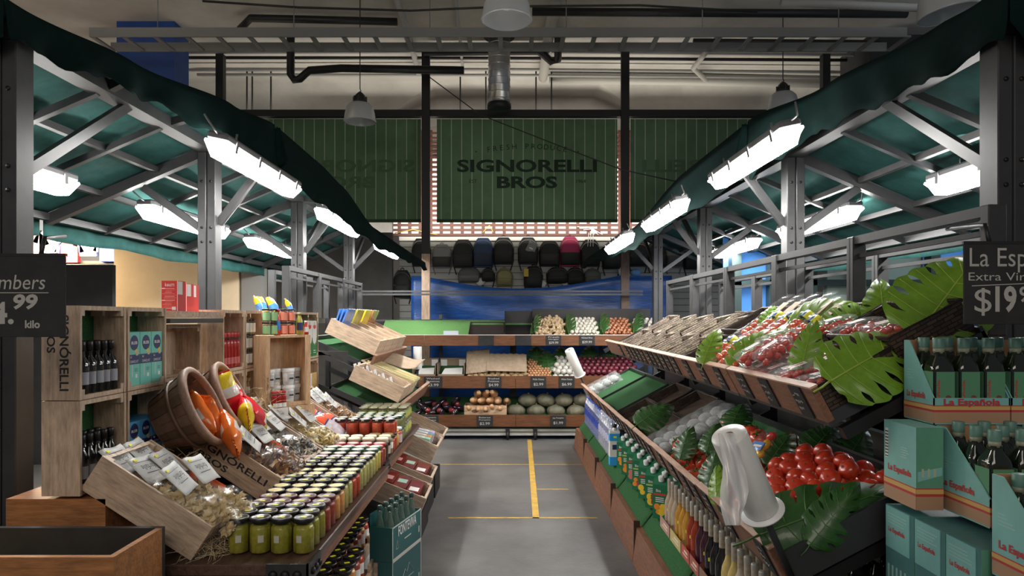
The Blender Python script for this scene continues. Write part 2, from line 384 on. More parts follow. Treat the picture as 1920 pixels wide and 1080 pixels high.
banner(-3.3, (788 - CX) * BY / FPX, 'green striped banner left of the first black post, lettering showing through reversed', True, True, True)
banner((818 - CX) * BY / FPX, (1159 - CX) * BY / FPX, 'middle green striped banner reading SIGNORELLI BROS in dark letters', True)
banner((1184 - CX) * BY / FPX, 3.9, 'green striped banner right of the second black post, lettering showing through reversed', True, True, True)
# ---------------------------------------------------------------- ceiling services
m = MB(); cy_, cz_ = 7.4, 4.6
x0, x1 = (168 - CX) * cy_ / FPX, (1700 - CX) * cy_ / FPX
TRAYS = mat('dull cable tray steel', (.22, .22, .22), .55, .3)
for y in (cy_, cy_ + .4): m.box((x0, y - .01, cz_ - .05), (x1, y + .01, cz_ + .05), TRAYS)
for k in range(27): x = x0 + (x1 - x0) * k / 26; m.box((x, cy_, cz_ - .05), (x + .05, cy_ + .4, cz_ - .03), TRAYS)
for k in range(6): x = x0 + (x1 - x0) * (k + .5) / 6; m.tube([(x, cy_, cz_ + .02), (x, cy_, 5.199)], .006, TRAYS, 6)
m.build('cable_tray', None, label='long steel cable tray hung across the hall below the ceiling', cat='cable tray')
duct = thing('flue_duct', 'shiny silver duct standing above the middle banner', 'duct')
DUCT = mat('shiny spiral duct', (.62, .63, .65), .33, .9, var=.1, vs=6)
m = MB(); m.lathe([(.14, 4.23), (.14, 5.2)], DUCT, 28)
for k in range(9): m.lathe([(.142, 4.30 + k * .09), (.146, 4.307 + k * .09), (.142, 4.314 + k * .09)], DUCT, 28, cap=False)
m.build('pipe', duct)
m = MB(); m.lathe([(.12, 4.19), (.155, 4.205), (.155, 4.26), (.143, 4.27)], BLACK, 28); m.build('collar', duct)
m = MB(); m.lathe([(.2, 5.12), (.2, 5.2)], BLACK, 24); m.build('flange', duct); duct.location = ((936 - CX) * 8.8 / FPX, 8.8, 0)
PIPEK = mat('black pipe', (.012, .012, .012), .45); PIPEG = mat('grey pipe', (.33, .33, .32), .5); PIPEW = mat('pale pipe', (.45, .44, .40), .5)
def pipe(name, label, pts, r, m_):
    m = MB(); m.tube(pts, r, m_, 10); m.build(name, None, label=label, cat='pipe')
def A(px, py, y): return tuple(at(px, py, min(y, 3.6 * FPX / (CY - py))))
pipe('drain_pipe', 'black drain pipe dropping and turning in a trap, left of the silver duct', [A(545, 60, 8.8), A(545, 140, 8.8), A(552, 150, 8.8), A(562, 148, 8.8), A(580, 132, 8.8), A(640, 128, 8.8), A(870, 132, 8.8)], .05, PIPEK)
pipe('drain_pipe', 'black drain pipe running behind the silver duct to a trap bend', [A(795, 98, 9.1), A(1008, 96, 9.1), A(1020, 103, 9.1), A(1034, 116, 9.1), A(1046, 112, 9.1), A(1047, 60, 9.1)], .05, PIPEK)
pipe('drain_pipe', 'thick black pipe bending down above the first banner', [A(450, 55, 8.4), A(470, 34, 8.4), A(560, 36, 8.4), A(745, 41, 8.4)], .045, PIPEK)
pipe('water_pipe', 'long black pipe at the top right of the ceiling', [A(998, 22, 7.6), A(1300, 24, 7.6), A(1700, 26, 7.6)], .045, PIPEK)
pipe('water_pipe', 'black pipe below the cable tray on the right', [A(1300, 77, 8.0), A(1650, 80, 8.0)], .03, PIPEK)
pipe('water_pipe', 'pale grey pipe crossing behind the right pendant lamp', [A(1030, 148, 11.0), A(1290, 151, 11.0), A(1580, 157, 11.0)], .07, PIPEW)
pipe('water_pipe', 'pale pipe along the top edge of the ceiling right of the middle', [A(1465, 4, 7.0), A(1700, 14, 7.0), A(1905, 20, 7.0)], .04, PIPEG)
pipe('water_pipe', 'white pipe dropping steeply right of the silver duct', [A(1040, 10, 8.0), A(1030, 60, 8.8), A(1018, 146, 10.6)], .07, PIPEW)
pipe('conduit', 'steel conduit slanting down left of the first black post', [A(745, 0, 8.3), A(765, 60, 8.8), A(785, 138, 10.5)], .04, PIPEG)
pipe('conduit', 'thin steel conduit slanting down between black post and duct', [A(855, 0, 8.3), A(862, 70, 9.2), A(868, 133, 10.6)], .02, PIPEG)
pipe('conduit', 'bent pale conduit slanting left of the right pendant lamp', [A(1345, 72, 8.6), A(1300, 128, 9.5), A(1325, 152, 10.8)], .035, PIPEW)
for i, (y_, px0, px1, nm) in enumerate(((98, 350, 1640, 'uppermost'), (108, 350, 1640, 'second'), (131, 355, 1640, 'third'), (140, 370, 1560, 'lowest'))):
    Yp = 9.9 + .25 * i
    pipe('conduit', 'thin conduit across the ceiling behind the posts, %s of the four' % nm, [A(px0, y_, Yp), A(950, y_ + (1 if i % 2 else -1), Yp), A(px1, y_ + 5, Yp)], .022, PIPEK if i == 1 else PIPEG)
for i, px in enumerate((463, 473, 508, 863, 911, 1005, 1034)):
    pipe('hanger_rod', 'thin hanger rod hanging from the ceiling above the banners, %s from left' % ORD[i], [(at(px, 208, 10.2).x, 10.2, 5.2), tuple(at(px, 208, 10.2))], .012, PIPEK)
pipe('power_cable', 'black cable slanting from the first black post across the middle banner', [A(799, 140, 9.19), A(900, 215, 8.9), A(1040, 270, 8.8), A(1165, 318, 8.7), A(1290, 345, 8.5)], .007, PIPEK)
pipe('power_cable', 'black cable looping along the very top of the ceiling', [A(380, 2, 7.4), A(560, 14, 7.4), A(770, 20, 7.4), A(960, 12, 7.4), A(1200, 10, 7.4), A(1420, 22, 7.4)], .012, PIPEK)
# pendants
SHADE = clear('prismatic shade', tint=(.75, .78, .8), gloss=.12, rough=.25, body=(.62, .64, .65), bodyfac=.6)
def mk_pendant():
    t = thing('pendant_lamp', '', 'lamp', None, 'unlit high bay pendant lamps')
    m = MB(); pr = [(.185, 0), (.183, .02), (.170, .10), (.150, .17), (.115, .205), (.08, .215)]; m.lathe(pr + [(r - .004, z) for r, z in reversed(pr)], SHADE, 28, cap=False); m.lathe([(.183, -.006), (.19, 0), (.185, .008)], SHADE, 28, cap=False); m.build('lamp_shade', t)
    m = MB(); m.lathe([(.085, .205), (.09, .22), (.06, .25), (.058, .30), (.03, .33), (.012, .345)], DSTEEL, 16)
    for k in range(8): m.box((.05, -.006, .22), (.082, .006, .285), DSTEEL, RZ(45 * k))
    m.build('lamp_housing', t)
    m = MB(); m.tube([(0, 0, .345), (.012, 0, .36), (0, 0, .375), (0, 0, 1.5)], .006, DSTEEL, 6); m.build('cord', t)
    m = MB(); m.ball((0, 0, .14), .05, .05, .07, mat('lamp bulb', (.5, .5, .48), .2)); m.build('bulb', t)
    return t
PEND = Kind(mk_pendant)
for (px, py, y_, lb) in ((950, 38, 5.0, 'large near pendant lamp cut off at the top of the photo above the duct'), (675, 228, 7.9, 'pendant lamp with dull glass shade left of the middle banner'), (1468, 207, 8.2, 'pendant lamp with dull glass shade above the right canopy'), (1778, 26, 4.6, 'tilted pendant lamp at the top above the right canopy')):
    p = at(px, py, y_); PEND.put(T(*p) @ (RY(-8) if px > 1700 else RY(0)), lb)
# ================================================================ MARKET STALLS
def lerp(tab, y):
    if y <= tab[0][0]: return tab[0][1:]
    for a, b in zip(tab, tab[1:]):
        if y <= b[0]:
            t = (y - a[0]) / (b[0] - a[0]); t = t * t * (3 - 2 * t); return tuple(p + (q - p) * t for p, q in zip(a[1:], b[1:]))
    return tab[-1][1:]
# eave over the aisle: depth -> distance from the middle, height of the top, height of the hem
EAVE = {-1: [(2.55, 1.83, 2.65, 2.51), (3.13, 1.73, 2.665, 2.53), (3.85, 1.56, 2.69, 2.47), (4.33, 1.49, 2.715, 2.42), (5.23, 1.45, 2.67, 2.37), (5.77, 1.42, 2.61, 2.32), (6.78, 1.35, 2.39, 2.22), (9.08, 1.12, 2.23, 2.14)],
        1: [(2.55, 1.74, 2.66, 2.47), (2.75, 1.73, 2.67, 2.47), (3.61, 1.67, 2.72, 2.49), (4.36, 1.54, 2.76, 2.40), (5.71, 1.44, 2.69, 2.34), (7.2, 1.33, 2.46, 2.24), (9.4, 1.02, 2.29, 2.19)]}
XP = {-1: 1.9, 1: 1.81}
POSTY = {-1: (2.6, 4.33, 6.16, 8.1), 1: (2.5, 4.36, 6.33, 8.34)}
BZ = {-1: 2.545, 1: 2.52}
def roof_z(s, x, y):
    xp = XP[s]
    if x >= xp: return BZ[s] + .065 - .43 * (x - xp)
    xe, zt, _ = lerp(EAVE[s], y); t = (xp - x) / max(.02, xp - xe); return BZ[s] + .065 + (zt - BZ[s] - .065) * t
for s in (-1, 1):
    side = 'left' if s < 0 else 'right'; xp, bz = XP[s], BZ[s]
    fr = thing('market_stall', 'grey steel post and rafter frame of the %s market stall' % side, 'market stall', None, None)
    for y in POSTY[s]:
        m = MB(); x = s * xp
        m.box((x - .056, y - .05, 0), (x - .003, y + .05, bz), STEEL, bev=.004); m.box((x + .003, y - .05, 0), (x + .056, y + .05, bz), STEEL, bev=.004); m.box((x - .004, y - .04, 0), (x + .004, y + .045, bz), DSTEEL)
        for bx in (-.028, .028):
            for z in (1.98, 2.07, 2.36): m.lathe([(.0085, 0), (.0085, .004)], BLACK, 8, T(x + bx, y - .05, z) @ RX(90))
        m.build('post', fr)
    m = MB(); m.box((s * xp - .05, POSTY[s][0] - .05, bz), (s * xp + .05, 9.0, bz + .06), STEEL); m.build('beam', fr)
    ys = []
    for a, b in zip(POSTY[s], POSTY[s][1:]): ys += [a, a + (b - a) / 3, a + 2 * (b - a) / 3]
    for i, y in enumerate(ys + [POSTY[s][-1], 8.9]):
        m = MB(); big = i % 3 == 0
        m.bar((s * (xp + .02), y, roof_z(s, xp + .02, y) - .045), (s * 2.93, y, roof_z(s, 2.93, y) - .045), .055 if big else .035, .06 if big else .035, STEEL if big else DSTEEL)
        xe = lerp(EAVE[s], y)[0]
        if xp - xe > .06: m.bar((s * (xp - .04), y, bz + .03), (s * (xe + .03), y, roof_z(s, xe + .03, y) - .03), .04, .04, STEEL)
        m.build('rafter', fr)
    for x, h in ((2.23, .035), (2.58, .035), (2.92, .045)):
        m = MB(); m.bar((s * x, POSTY[s][0], roof_z(s, x, 3) - .03), (s * x, 9.0, roof_z(s, x, 3) - .03), h, h, STEEL); m.build('purlin', fr)
    for y in POSTY[s]:
        for (dx, dy, dz, z0, dyy) in ((0, .80, .50, 2.06, .05), (.42, 0, .26, 2.07, 0), (-.36, 0, .40, 2.10, 0), (0, 0, 0, 0, 0)):
            if z0 == 0 or (dx < 0 and lerp(EAVE[s], y)[0] > xp - .2): continue
            x = s * xp; sg = 0 if dx == 0 else (1 if dx > 0 else -1)
            m = MB(); m.bar((x + s * sg * .056, y + dyy, z0), (x + s * dx, y + dy, min(z0 + dz, roof_z(s, xp + dx, y) - .03)), .032, .045, STEEL); m.build('brace', fr)
    # canopies
    cut = POSTY[s][1] + (.0 if s < 0 else .05)
    for nm, ya, yb in (('front', POSTY[s][0] - .12, cut), ('rear', cut + .04, 9.08 if s < 0 else 9.4)):
        cn = thing('stall_canopy', '%s dark green canvas canopy over the %s stall, with hanging valance' % (nm, side), 'canopy', None, 'dark green stall canopies')
        def sheet(u, v):
            y = ya + (yb - ya) * v; xe = lerp(EAVE[s], y)[0]; x = 2.98 + (xe - 2.98) * u
            return (s * x, y, roof_z(s, x, y) + .012 - .012 * math.sin(v * 18) ** 2)
        m = MB(); m.grid(sheet, 14, 36, CANVAS, th=.004); m.build('roof_sheet', cn)
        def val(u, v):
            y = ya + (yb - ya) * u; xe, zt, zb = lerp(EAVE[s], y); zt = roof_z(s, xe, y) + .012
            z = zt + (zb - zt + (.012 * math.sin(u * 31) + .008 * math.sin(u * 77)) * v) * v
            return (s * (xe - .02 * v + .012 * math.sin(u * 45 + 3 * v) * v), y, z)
        m = MB(); m.grid(val, 70, 6, CANVAS_SHADED, th=.003); m.build('valance', cn)
        def oval(u, v):
            y = ya + (yb - ya) * u
            return (s * (2.985 + .012 * math.sin(u * 60)), y, roof_z(s, 2.98, y) + .01 - (.14 + .012 * math.sin(u * 23)) * v)
        m = MB(); m.grid(oval, 60, 4, CANVAS, th=.003); m.build('outer_valance', cn)
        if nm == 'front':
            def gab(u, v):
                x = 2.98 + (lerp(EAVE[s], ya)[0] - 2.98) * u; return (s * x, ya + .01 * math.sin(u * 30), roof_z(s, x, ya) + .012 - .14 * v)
            m = MB(); m.grid(gab, 24, 4, CANVAS_SHADED, th=.003); m.build('gable_valance', cn)
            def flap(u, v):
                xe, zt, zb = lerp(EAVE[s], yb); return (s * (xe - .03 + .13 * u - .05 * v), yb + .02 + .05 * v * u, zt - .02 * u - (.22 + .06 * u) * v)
            m = MB(); m.grid(flap, 6, 8, CANVAS_SHADED, th=.003); m.build('loose_flap', cn)
# ---------------------------------------------------------------- batten lights
DIFF = mat('lit diffuser', (1.0, .985, .95), .4, em=LIGHT_POWER)
DIFS = mat('lit diffuser flank', (1.0, .985, .95), .4, em=LIGHT_SIDE)
HOUS = mat('light housing', (.10, .10, .105), .4)
def mk_batten():
    t = thing('batten_light', '', 'light', None, 'lit weatherproof batten lights under the canopies')
    L = 1.25; m = MB(); m.box((-.055, -L / 2, .03), (.055, L / 2, .075), HOUS, bev=.012); m.build('housing', t)
    sec = [(-.058, .03), (-.062, 0), (-.036, -.05), (.036, -.05), (.062, 0), (.058, .03)]
    vs = []
    for (y, k) in ((-L / 2 + .005, 0), (-L / 2 + .06, 1), (L / 2 - .06, 1), (L / 2 - .005, 0)): vs += [(x, y, z if k else .03 + (z - .03) * .35) for x, z in sec]
    fs = [(r * 6 + i, r * 6 + i + 1, r * 6 + i + 7, r * 6 + i + 6) for r in range(3) for i in range(5)] + [tuple(range(6)), tuple(range(23, 17, -1))]
    m = MB(); m.add(vs, [f for f in fs if f[0] % 6 == 2 and len(f) == 4], DIFF); m.add(vs, [f for f in fs if not (f[0] % 6 == 2 and len(f) == 4)], DIFS); m.build('diffuser', t)
    for sx in (-1, 1):
        for k in range(4):
            y = -L / 2 + .12 + k * (L - .24) / 3; m = MB(); m.box((sx * .058 - .006, y - .012, .0), (sx * .058 + .006, y + .012, .06), HOUS); m.build('clip', t)
    m = MB(); m.tube([(0, -.4, .07), (0, -.4, .12)], .006, HOUS, 6); m.tube([(0, .4, .07), (0, .4, .12)], .006, HOUS, 6)
    m.tube([(0, -L / 2 + .02, .06), (.01, -L / 2 - .06, .07), (-.02, -L / 2 - .13, .12)], .005, HOUS, 6); m.build('cable', t)
    return t
BAT = Kind(mk_batten)
for s, side in ((-1, 'left'), (1, 'right')):
    for i, (x, ya, yb, z) in enumerate([(2.4, 2.45, 3.75, 2.18), (2.4, 4.47, 5.75, 2.18), (2.4, 6.3, 7.55, 2.18)] if s < 0 else [(2.38, 2.55, 3.85, 2.20), (2.36, 3.45 + 1.2, 5.9, 2.20), (2.36, 6.5, 7.8, 2.20)]):
        BAT.put(T(s * x, (ya + yb) / 2, z + .03) @ Matrix.Diagonal((1, 1, 1, 1)), 'lit batten light under the outer side of the %s canopy, %s from the camera' % (side, ORD[i]))
    for i, (x, ya, yb, z) in enumerate([(1.5, 3.46, 4.74, 2.36), (1.5, 5.42, 6.7, 2.32), (1.47, 7.6, 8.9, 2.30)] if s < 0 else [(1.41, 3.35, 4.68, 2.40), (1.26, 4.92, 6.25, 2.31), (1.15, 6.5, 7.85, 2.26)]):
        BAT.put(T(s * x, (ya + yb) / 2, z + .02) @ RY(s * -12), 'lit batten light along the aisle edge of the %s canopy, %s from the camera' % (side, ORD[i]))
# ---------------------------------------------------------------- rail frames
def mk_rail():
    t = thing('rail_frame', '', 'rail', None, 'grey steel rail frames along the top of the displays')
    L = .86
    for y in (0, L): m = MB(); m.box((-.03, y - .02, 0), (.03, y + .02, .42), STEEL, bev=.003); m.build('upright', t)
    m = MB(); m.box((-.025, .02, .385), (.025, L - .02, .42), STEEL); m.build('top_rail', t)
    m = MB(); m.box((-.008, .02, .325), (.008, L - .02, .343), STEEL); m.build('middle_rail', t)
    m = MB(); m.box((-.028, -.02, -.045), (.028, L + .02, 0), STEEL); m.build('base_rail', t)
    return t
RAIL = Kind(mk_rail)
TB = (2.11, 2.94, 3.84, 4.76, 5.72, 6.64)        # bay edges of the right displays
for i in range(5): RAIL.put(T(1.56, (2.2, 3.08, 3.97, 4.87, 5.78)[i], 1.445), 'steel rail frame above the top right trays, %s from the camera' % ORD[i])
for i in range(4): RAIL.put(T(1.95, (2.72, 3.6, 4.5, 5.4)[i], 1.43), 'steel rail frame on the far side of the right display, %s from the camera' % ORD[i])
for i in range(3): RAIL.put(T(-1.78, (5.45, 6.35, 7.25)[i], 1.5), 'steel rail frame behind the left crates, %s from the camera' % ORD[i])
for i in range(2): RAIL.put(T(-2.05, (5.9, 6.8)[i], 1.5), 'steel rail frame further back behind the left crates, %s from the camera' % ORD[i])
# ---------------------------------------------------------------- sloping produce trays
SL = 28
def tray_M(X, zl, Y0, s=1, a=SL, bh=.12):
    M = T(X + bh * math.sin(R(a)), Y0, zl - bh * math.cos(R(a))) @ RY(-a)
    return M if s > 0 else Matrix.Diagonal((-1, 1, 1, 1)) @ M
def tray(X, zl, Y0, Y1, label, group, s=1, a=SL, depth=.56, liner=TURF, bh=.12):
    t = thing('produce_tray', label, 'tray', None, group); W = Y1 - Y0 - .012; M = tray_M(X, zl, Y0, s, a, bh)
    def B(nm, lo, hi, mt, mt2=None):
        m = MB(); m.M = M; m.box(lo, hi, mt); 
        return m
    m = B('', (0, 0, 0), (.022, W, bh - .003), TRAYW); m.build('front_board', t)
    m = B('', (-.001, 0, bh - .003), (.025, W, bh + .003), LIPW); m.build('lip', t)
    m = B('', (.0, 0, -.014), (depth, W, 0), DSTEEL); m.build('base', t)
    for y in (0, W - .012): m = B('', (.022, y, 0), (depth, y + .012, bh * (.75 if y == 0 and Y0 < 2.1 else .22)), DSTEEL); m.build('side_board', t)
    m = B('', (depth - .012, 0, 0), (depth, W, bh * .35), DSTEEL); m.build('back_board', t)
    m = B('', (.022, .012, 0), (depth - .012, W - .012, .007), liner); m.build('turf_liner', t)
    return M
TRT, TRM = [], []
for i in range(5): TRT.append(tray(.93, 1.283, TB[i], TB[i + 1], 'top sloping wooden tray on the right, %s from the camera' % ORD[i], 'top trays of the right stall', liner=TURF2))
MBY = (2.07, 2.885, 3.80, 4.71, 5.66, 6.6, 7.5)
for i in range(6): TRM.append(tray(.785, .80 - .004 * i, MBY[i], MBY[i + 1], 'middle sloping wooden tray on the right, %s from the camera' % ORD[i], 'middle trays of the right stall', a=28, liner=TURF))
# rack that carries the right trays
rk = thing('display_rack', 'black steel rack under the sloping trays of the right stall', 'rack')
for y in TB[:5] + (6.6, 7.4):
    m = MB(); m.box((1.46, y - .02, 0), (1.5, y + .02, 1.44), BLACK); m.build('upright', rk)
    m = MB(); m.bar((1.03, y, 1.145), (1.48, y, 1.385), .03, .04, BLACK); m.bar((.90, y, .665), (1.48, y, .975), .03, .04, BLACK); m.build('arm', rk)
m = MB(); m.box((1.62, 2.1, 0), (1.66, 7.4, 1.0), BLACK); m.build('back_panel', rk)
# bottom tray: stained boards to the floor and a turf ramp
for i in range(6):
    y0, y1 = 2.3 + i * .95, 2.3 + (i + 1) * .95 - .01; t = thing('floor_tray', 'low stained floor board and turf ramp of the right stall, %s from the camera' % ORD[i], 'tray', None, 'floor trays of the right stall')
    m = MB(); m.add([(.755, y0, 0), (.79, y0, 0), (.815, y0, .22), (.78, y0, .22), (.755, y1, 0), (.79, y1, 0), (.815, y1, .22), (.78, y1, .22)], [(0, 1, 2, 3), (7, 6, 5, 4), (0, 4, 5, 1), (1, 5, 6, 2), (2, 6, 7, 3), (3, 7, 4, 0)], TRAYW); m.build('front_board', t)
    def rmp(u, v):
        y = y0 + (y1 - y0) * v; return ((.81 + .15 * u if u < .5 else .885 + (u - .5) * 1.2), y, .21 + .10 * min(1, u * 2) + .006 * math.sin(v * 9 + u * 5))
    m = MB(); m.grid(rmp, 12, 12, TURF, th=.008); m.build('turf', t)
    m = MB(); m.box((.84, y0, 0), (1.45, y0 + .03, .19), BLACK); m.box((.84, y1 - .03, 0), (1.45, y1, .19), BLACK); m.build('support', t)
    if i: m = MB(); m.box((.762, y0 - .02, 0), (.80, y0 - .008, .26), mat('joint strip', (.05, .028, .018), .5)); m.build('joint_strip', t)
# left upper trays far down the aisle
TLT = [tray(1.10, 1.19, 5.66 + i * .85, 5.66 + (i + 1) * .85, 'top sloping tray at the far end of the left stall, %s' % ('near one' if i == 0 else 'far one'), 'top trays of the left stall', s=-1, a=25) for i in range(2)]
TLM = [tray(.83, .83, 5.25 + i * .95, 5.25 + (i + 1) * .95, 'middle sloping tray at the far end of the left stall, %s' % ('near one' if i == 0 else 'far one'), 'middle trays of the left stall', s=-1, a=25) for i in range(2)]
rk = thing('display_rack', 'grey steel rack under the far trays of the left stall', 'rack')
for y in (5.5, 6.4, 7.3):
    m = MB(); m.box((-1.72, y - .02, 0), (-1.68, y + .02, 1.5), BLACK); m.build('upright', rk)
    m = MB(); m.bar((-1.17, y, 1.045), (-1.70, y, 1.295), .03, .04, STEEL); m.bar((-1.70, y, 1.22), (-1.3, y, 1.22), .03, .03, STEEL); m.bar((-.93, y, .68), (-1.70, y, 1.03), .03, .04, BLACK); m.build('arm', rk)
# ---------------------------------------------------------------- left table
TZ = .64
def table(y0, y1, x_edge, label):
    t = thing('display_table', label, 'table', None, 'dark board tables of the left stall')
    m = MB(); m.box((-1.45, y0, TZ - .04), (x_edge, y1, TZ), TABLEW, bev=.004); m.build('table_top', t)
    m = MB(); m.box((-1.45, y0 - .004, TZ - .075), (x_edge - .02, y0 + .02, TZ - .04), TRAYW); m.box((x_edge - .03, y0, TZ - .075), (x_edge - .005, y1, TZ - .04), TRAYW); m.build('apron', t)
    m = MB(); m.box((x_edge - .14, y0 - .012, TZ - .065), (x_edge + .008, y0, TZ + .006), DSTEEL); m.box((x_edge, y0 - .012, TZ - .065), (x_edge + .01, y0 + .14, TZ + .006), DSTEEL); b = m.build('corner_bracket', t)
    for k in range(3):
        m = MB(); m.lathe([(.015, 0), (.015, .006), (.009, .011), (0, .012)], BLACK, 12, T(x_edge - .115 + k * .042, y0 - .012, TZ - .03) @ RX(90)); m.build('bolt', b)
        m = MB(); m.lathe([(.013, 0), (.013, .006), (.008, .010), (0, .011)], BLACK, 12, T(x_edge + .01, y0 + .03 + k * .042, TZ - .03) @ RY(90)); m.build('bolt', b)
    for x in (x_edge - .34, -1.4):
        for y in (y0 + .06, y1 - .06): m = MB(); m.box((x - .025, y - .025, 0), (x + .025, y + .025, TZ - .04), BLACK); m.build('leg', t)
table(2.38, 3.99, -.705, 'near dark board table covered with jars, left of the aisle')
table(4.0, 5.56, -.735, 'far dark board table covered with jars, left of the aisle')
# plinths on the left
m = MB(); m.box((-1.77, 2.40, 0), (-1.42, 2.68, .865), ORANGEW); m.build('shelf_plinth', None, label='orange brown wooden base under the bottle crates at the left post', cat='plinth')
m = MB(); m.box((-1.77, 2.69, 0), (-1.47, 5.45, .856), DARKW); m.build('shelf_plinth', None, label='long dark base under the crate shelves behind the pasta crates', cat='plinth')
pb = thing('planter_box', 'empty brown wooden box with turf floor at the bottom left corner', 'box')
X0, X1, Y0, Y1, Z0, Z1 = -2.1, -1.16, 2.0, 2.30, .55, .80
for nm, lo, hi, mm in (('front_board', (X0, Y0, Z0), (X1, Y0 + .02, Z1), ORANGEW), ('back_board', (X0, Y1 - .02, Z0), (X1, Y1, Z1), DSTEEL), ('side_board', (X1 - .02, Y0 + .02, Z0), (X1, Y1 - .02, Z1), ORANGEW), ('base', (X0, Y0 + .02, 0), (X1 - .02, Y1 - .02, Z0 + .09), BLACK), ('turf_liner', (X0, Y0 + .02, Z0 + .09), (X1 - .02, Y1 - .02, Z0 + .10), TURF)):
    m = MB(); m.box(lo, hi, mm); m.build(nm, pb)
# ---------------------------------------------------------------- back display
DY = 8.4
bk = thing('tiered_display', 'three tier produce display with orange brown boards at the end of the aisle', 'display')
KB = DY / FPX
def bz(py): return EYE - (py - CY) * KB
TIER = [(bz(778), bz(800)), (bz(705), bz(728)), (bz(628), bz(648))]
for i, (zt, zb) in enumerate(TIER):
    yo = DY + .0 * i
    for (xa, xb) in ((-1.62, -1.05), (-1.045, .075), (.08, 1.6)):
        m = MB(); m.box((xa, yo, zb), (xb, yo + .02, zt), BACKW); m.build('front_board', bk)
    m = MB(); m.grid(lambda u, v: (-1.62 + 3.22 * u, yo + .02 + .5 * v, zb + .05 + .26 * v), 2, 4, TURF2 if i == 2 else TURF, th=.015); m.build('turf_shelf', bk)
m = MB(); m.box((-1.62, DY - .002, TIER[2][0] - .004), (1.6, DY + .022, TIER[2][0] + .003), mat('pale edging strip', (.6, .55, .5), .5)); m.build('edging_strip', bk)
PALEBAR = mat('pale metal bar', (.62, .63, .6), .4)
m = MB(); m.box((-1.3, DY + .06, bz(818)), (1.6, DY + .09, bz(812)), PALEBAR); m.box((-1.3, DY + .03, bz(810)), (1.6, DY + .05, bz(805)), mat('dull pale bar', (.33, .33, .27), .4)); m.build('base_rail', bk)
for x in (-.9, .03, .07, 1.2):
    m = MB(); m.box((x - .02, DY + .55, .1), (x + .02, DY + .59, 1.55), STEEL); m.build('upright', bk)
for z in (bz(543), bz(549), bz(601)):
    m = MB(); m.box((-2.0, DY + .55, z - .012), (1.75, DY + .57, z + .012), STEEL); m.build('cross_rail', bk)
for x in (-.02, .32):
    m = MB(); m.lathe([(.055, -.015), (.055, .015)], BLACK, 16, T(x, DY + .02, .058) @ RY(90)); m.box((x - .025, DY - .0, .058), (x + .025, DY + .05, .15), BLACK); m.build('caster', bk)
# blue tarpaulin
TARP = mat('blue tarpaulin', (.008, .062, .25), .35, var=.3, vs=5, stretch=(1, 1, 5), bump=.35, bs=12)
def tp(u, v):
    x = -1.38 + 3.66 * u; top = 1.5 + (597 - (517 + 24 * math.sin(math.pi * min(1, max(0, (u - .04) / .76))) ** 1.0)) * 9.6 / 1280
    return (x, 9.6 + .025 * math.sin(u * 22 + v * 7) + .02 * math.sin(v * 19 + u * 6), .05 + (top - .05) * v)
m = MB(); m.grid(tp, 60, 24, TARP, th=.003); m.build('blue_tarp', None, label='sagging blue tarpaulin hung behind the back display', cat='tarpaulin')
# ================================================================ LEFT STALL GOODS
def crate_parts(t, L, W, H, wd, text=True, slats=3, liner=None, th=.012, bare=False):
    m = MB(); m.box((0, 0, 0), (L, th, H), wd)
    if text:
        m.text('SIGN\u00d3RELLI', INK, T(L * .5, -.0002, H * .62) @ F_CAM, width=L * .80, height=H * .30, bold=.02)
        m.text('BROS', INK, T(L * .5 if bare else L * .33, -.0002, H * .25) @ F_CAM, width=L * .34, height=H * .22, bold=.02)
    m.build('side_panel', t)
    m = MB(); m.box((0, W - th, 0), (L, W, H), wd); m.build('side_panel', t)
    for x in (0, L - .016):
        m = MB(); m.box((x, th, 0), (x + .016, W - th, H * .47), wd); m.box((x, th, H * .52), (x + .016, W - th, H * .97), wd); m.build('end_panel', t)
        for y in (th, W - th - .02):
            xx = x + .016 if x == 0 else x - .02; m = MB(); m.box((xx, y, .01), (xx + .02, y + .02, H * .98), wd); m.build('corner_batten', t)
    m = MB()
    for k in range(slats): a = th + (W - 2 * th) * k / slats; m.box((0, a + .003, 0), (L, a + (W - 2 * th) / slats - .003, .01), wd)
    m.build('base', t)
    if liner: m = MB(); m.box((.018, th + .001, .0105), (L - .018, W - th - .001, .016), liner); m.build('turf_liner', t)
def crate(M, label, L=.462, W=.33, H=.139, wd=None, text=False, liner=None, group='slatted wooden crates', slats=3):
    t = thing('wooden_crate', label, 'crate', M, group); crate_parts(t, L, W, H, wd or CRATEW, text, slats, liner); return t
# ---- shelf crates standing on end, open towards the aisle
XS = -1.635
def shelf_crate(y0, y1, zt, L, label, text=False, liner=TURF, x=XS, H=.135, wd=None):
    crate(T(x, y0, zt) @ RY(90), label, L, y1 - y0, H, wd, text, liner, 'crates stacked on end as shelves'); return zt - L
shelf_crate(2.385, 2.672, 1.545, .332, 'crate on end with black bottles and upright SIGNORELLI BROS lettering, upper one', True)
shelf_crate(2.385, 2.672, 1.21, .332, 'crate on end with black bottles, lower one by the left post', False)
shelf_crate(2.685, 2.985, 1.545, .332, 'crate on end holding three mint green cartons')
shelf_crate(2.685, 2.985, 1.21, .332, 'crate on end holding three sky blue cartons')
shelf_crate(3.02, 3.54, 1.47, .27, 'low crate on end below the metal shelf, behind the bushel baskets', False, None, XS - .1)
shelf_crate(3.02, 3.54, 1.19, .30, 'crate on end behind the front bushel basket', False, None, XS - .1)
shelf_crate(3.58, 3.87, 1.545, .332, 'crate on end with tall red jars', False, None)
shelf_crate(3.882, 4.17, 1.545, .332, 'crate on end with three tiers of small white labelled jars', False, None)
shelf_crate(3.58, 3.87, 1.21, .332, 'crate on end below the tall red jars', False, None)
shelf_crate(3.882, 4.17, 1.21, .332, 'crate on end holding two stacked jars of pickles', False, None)
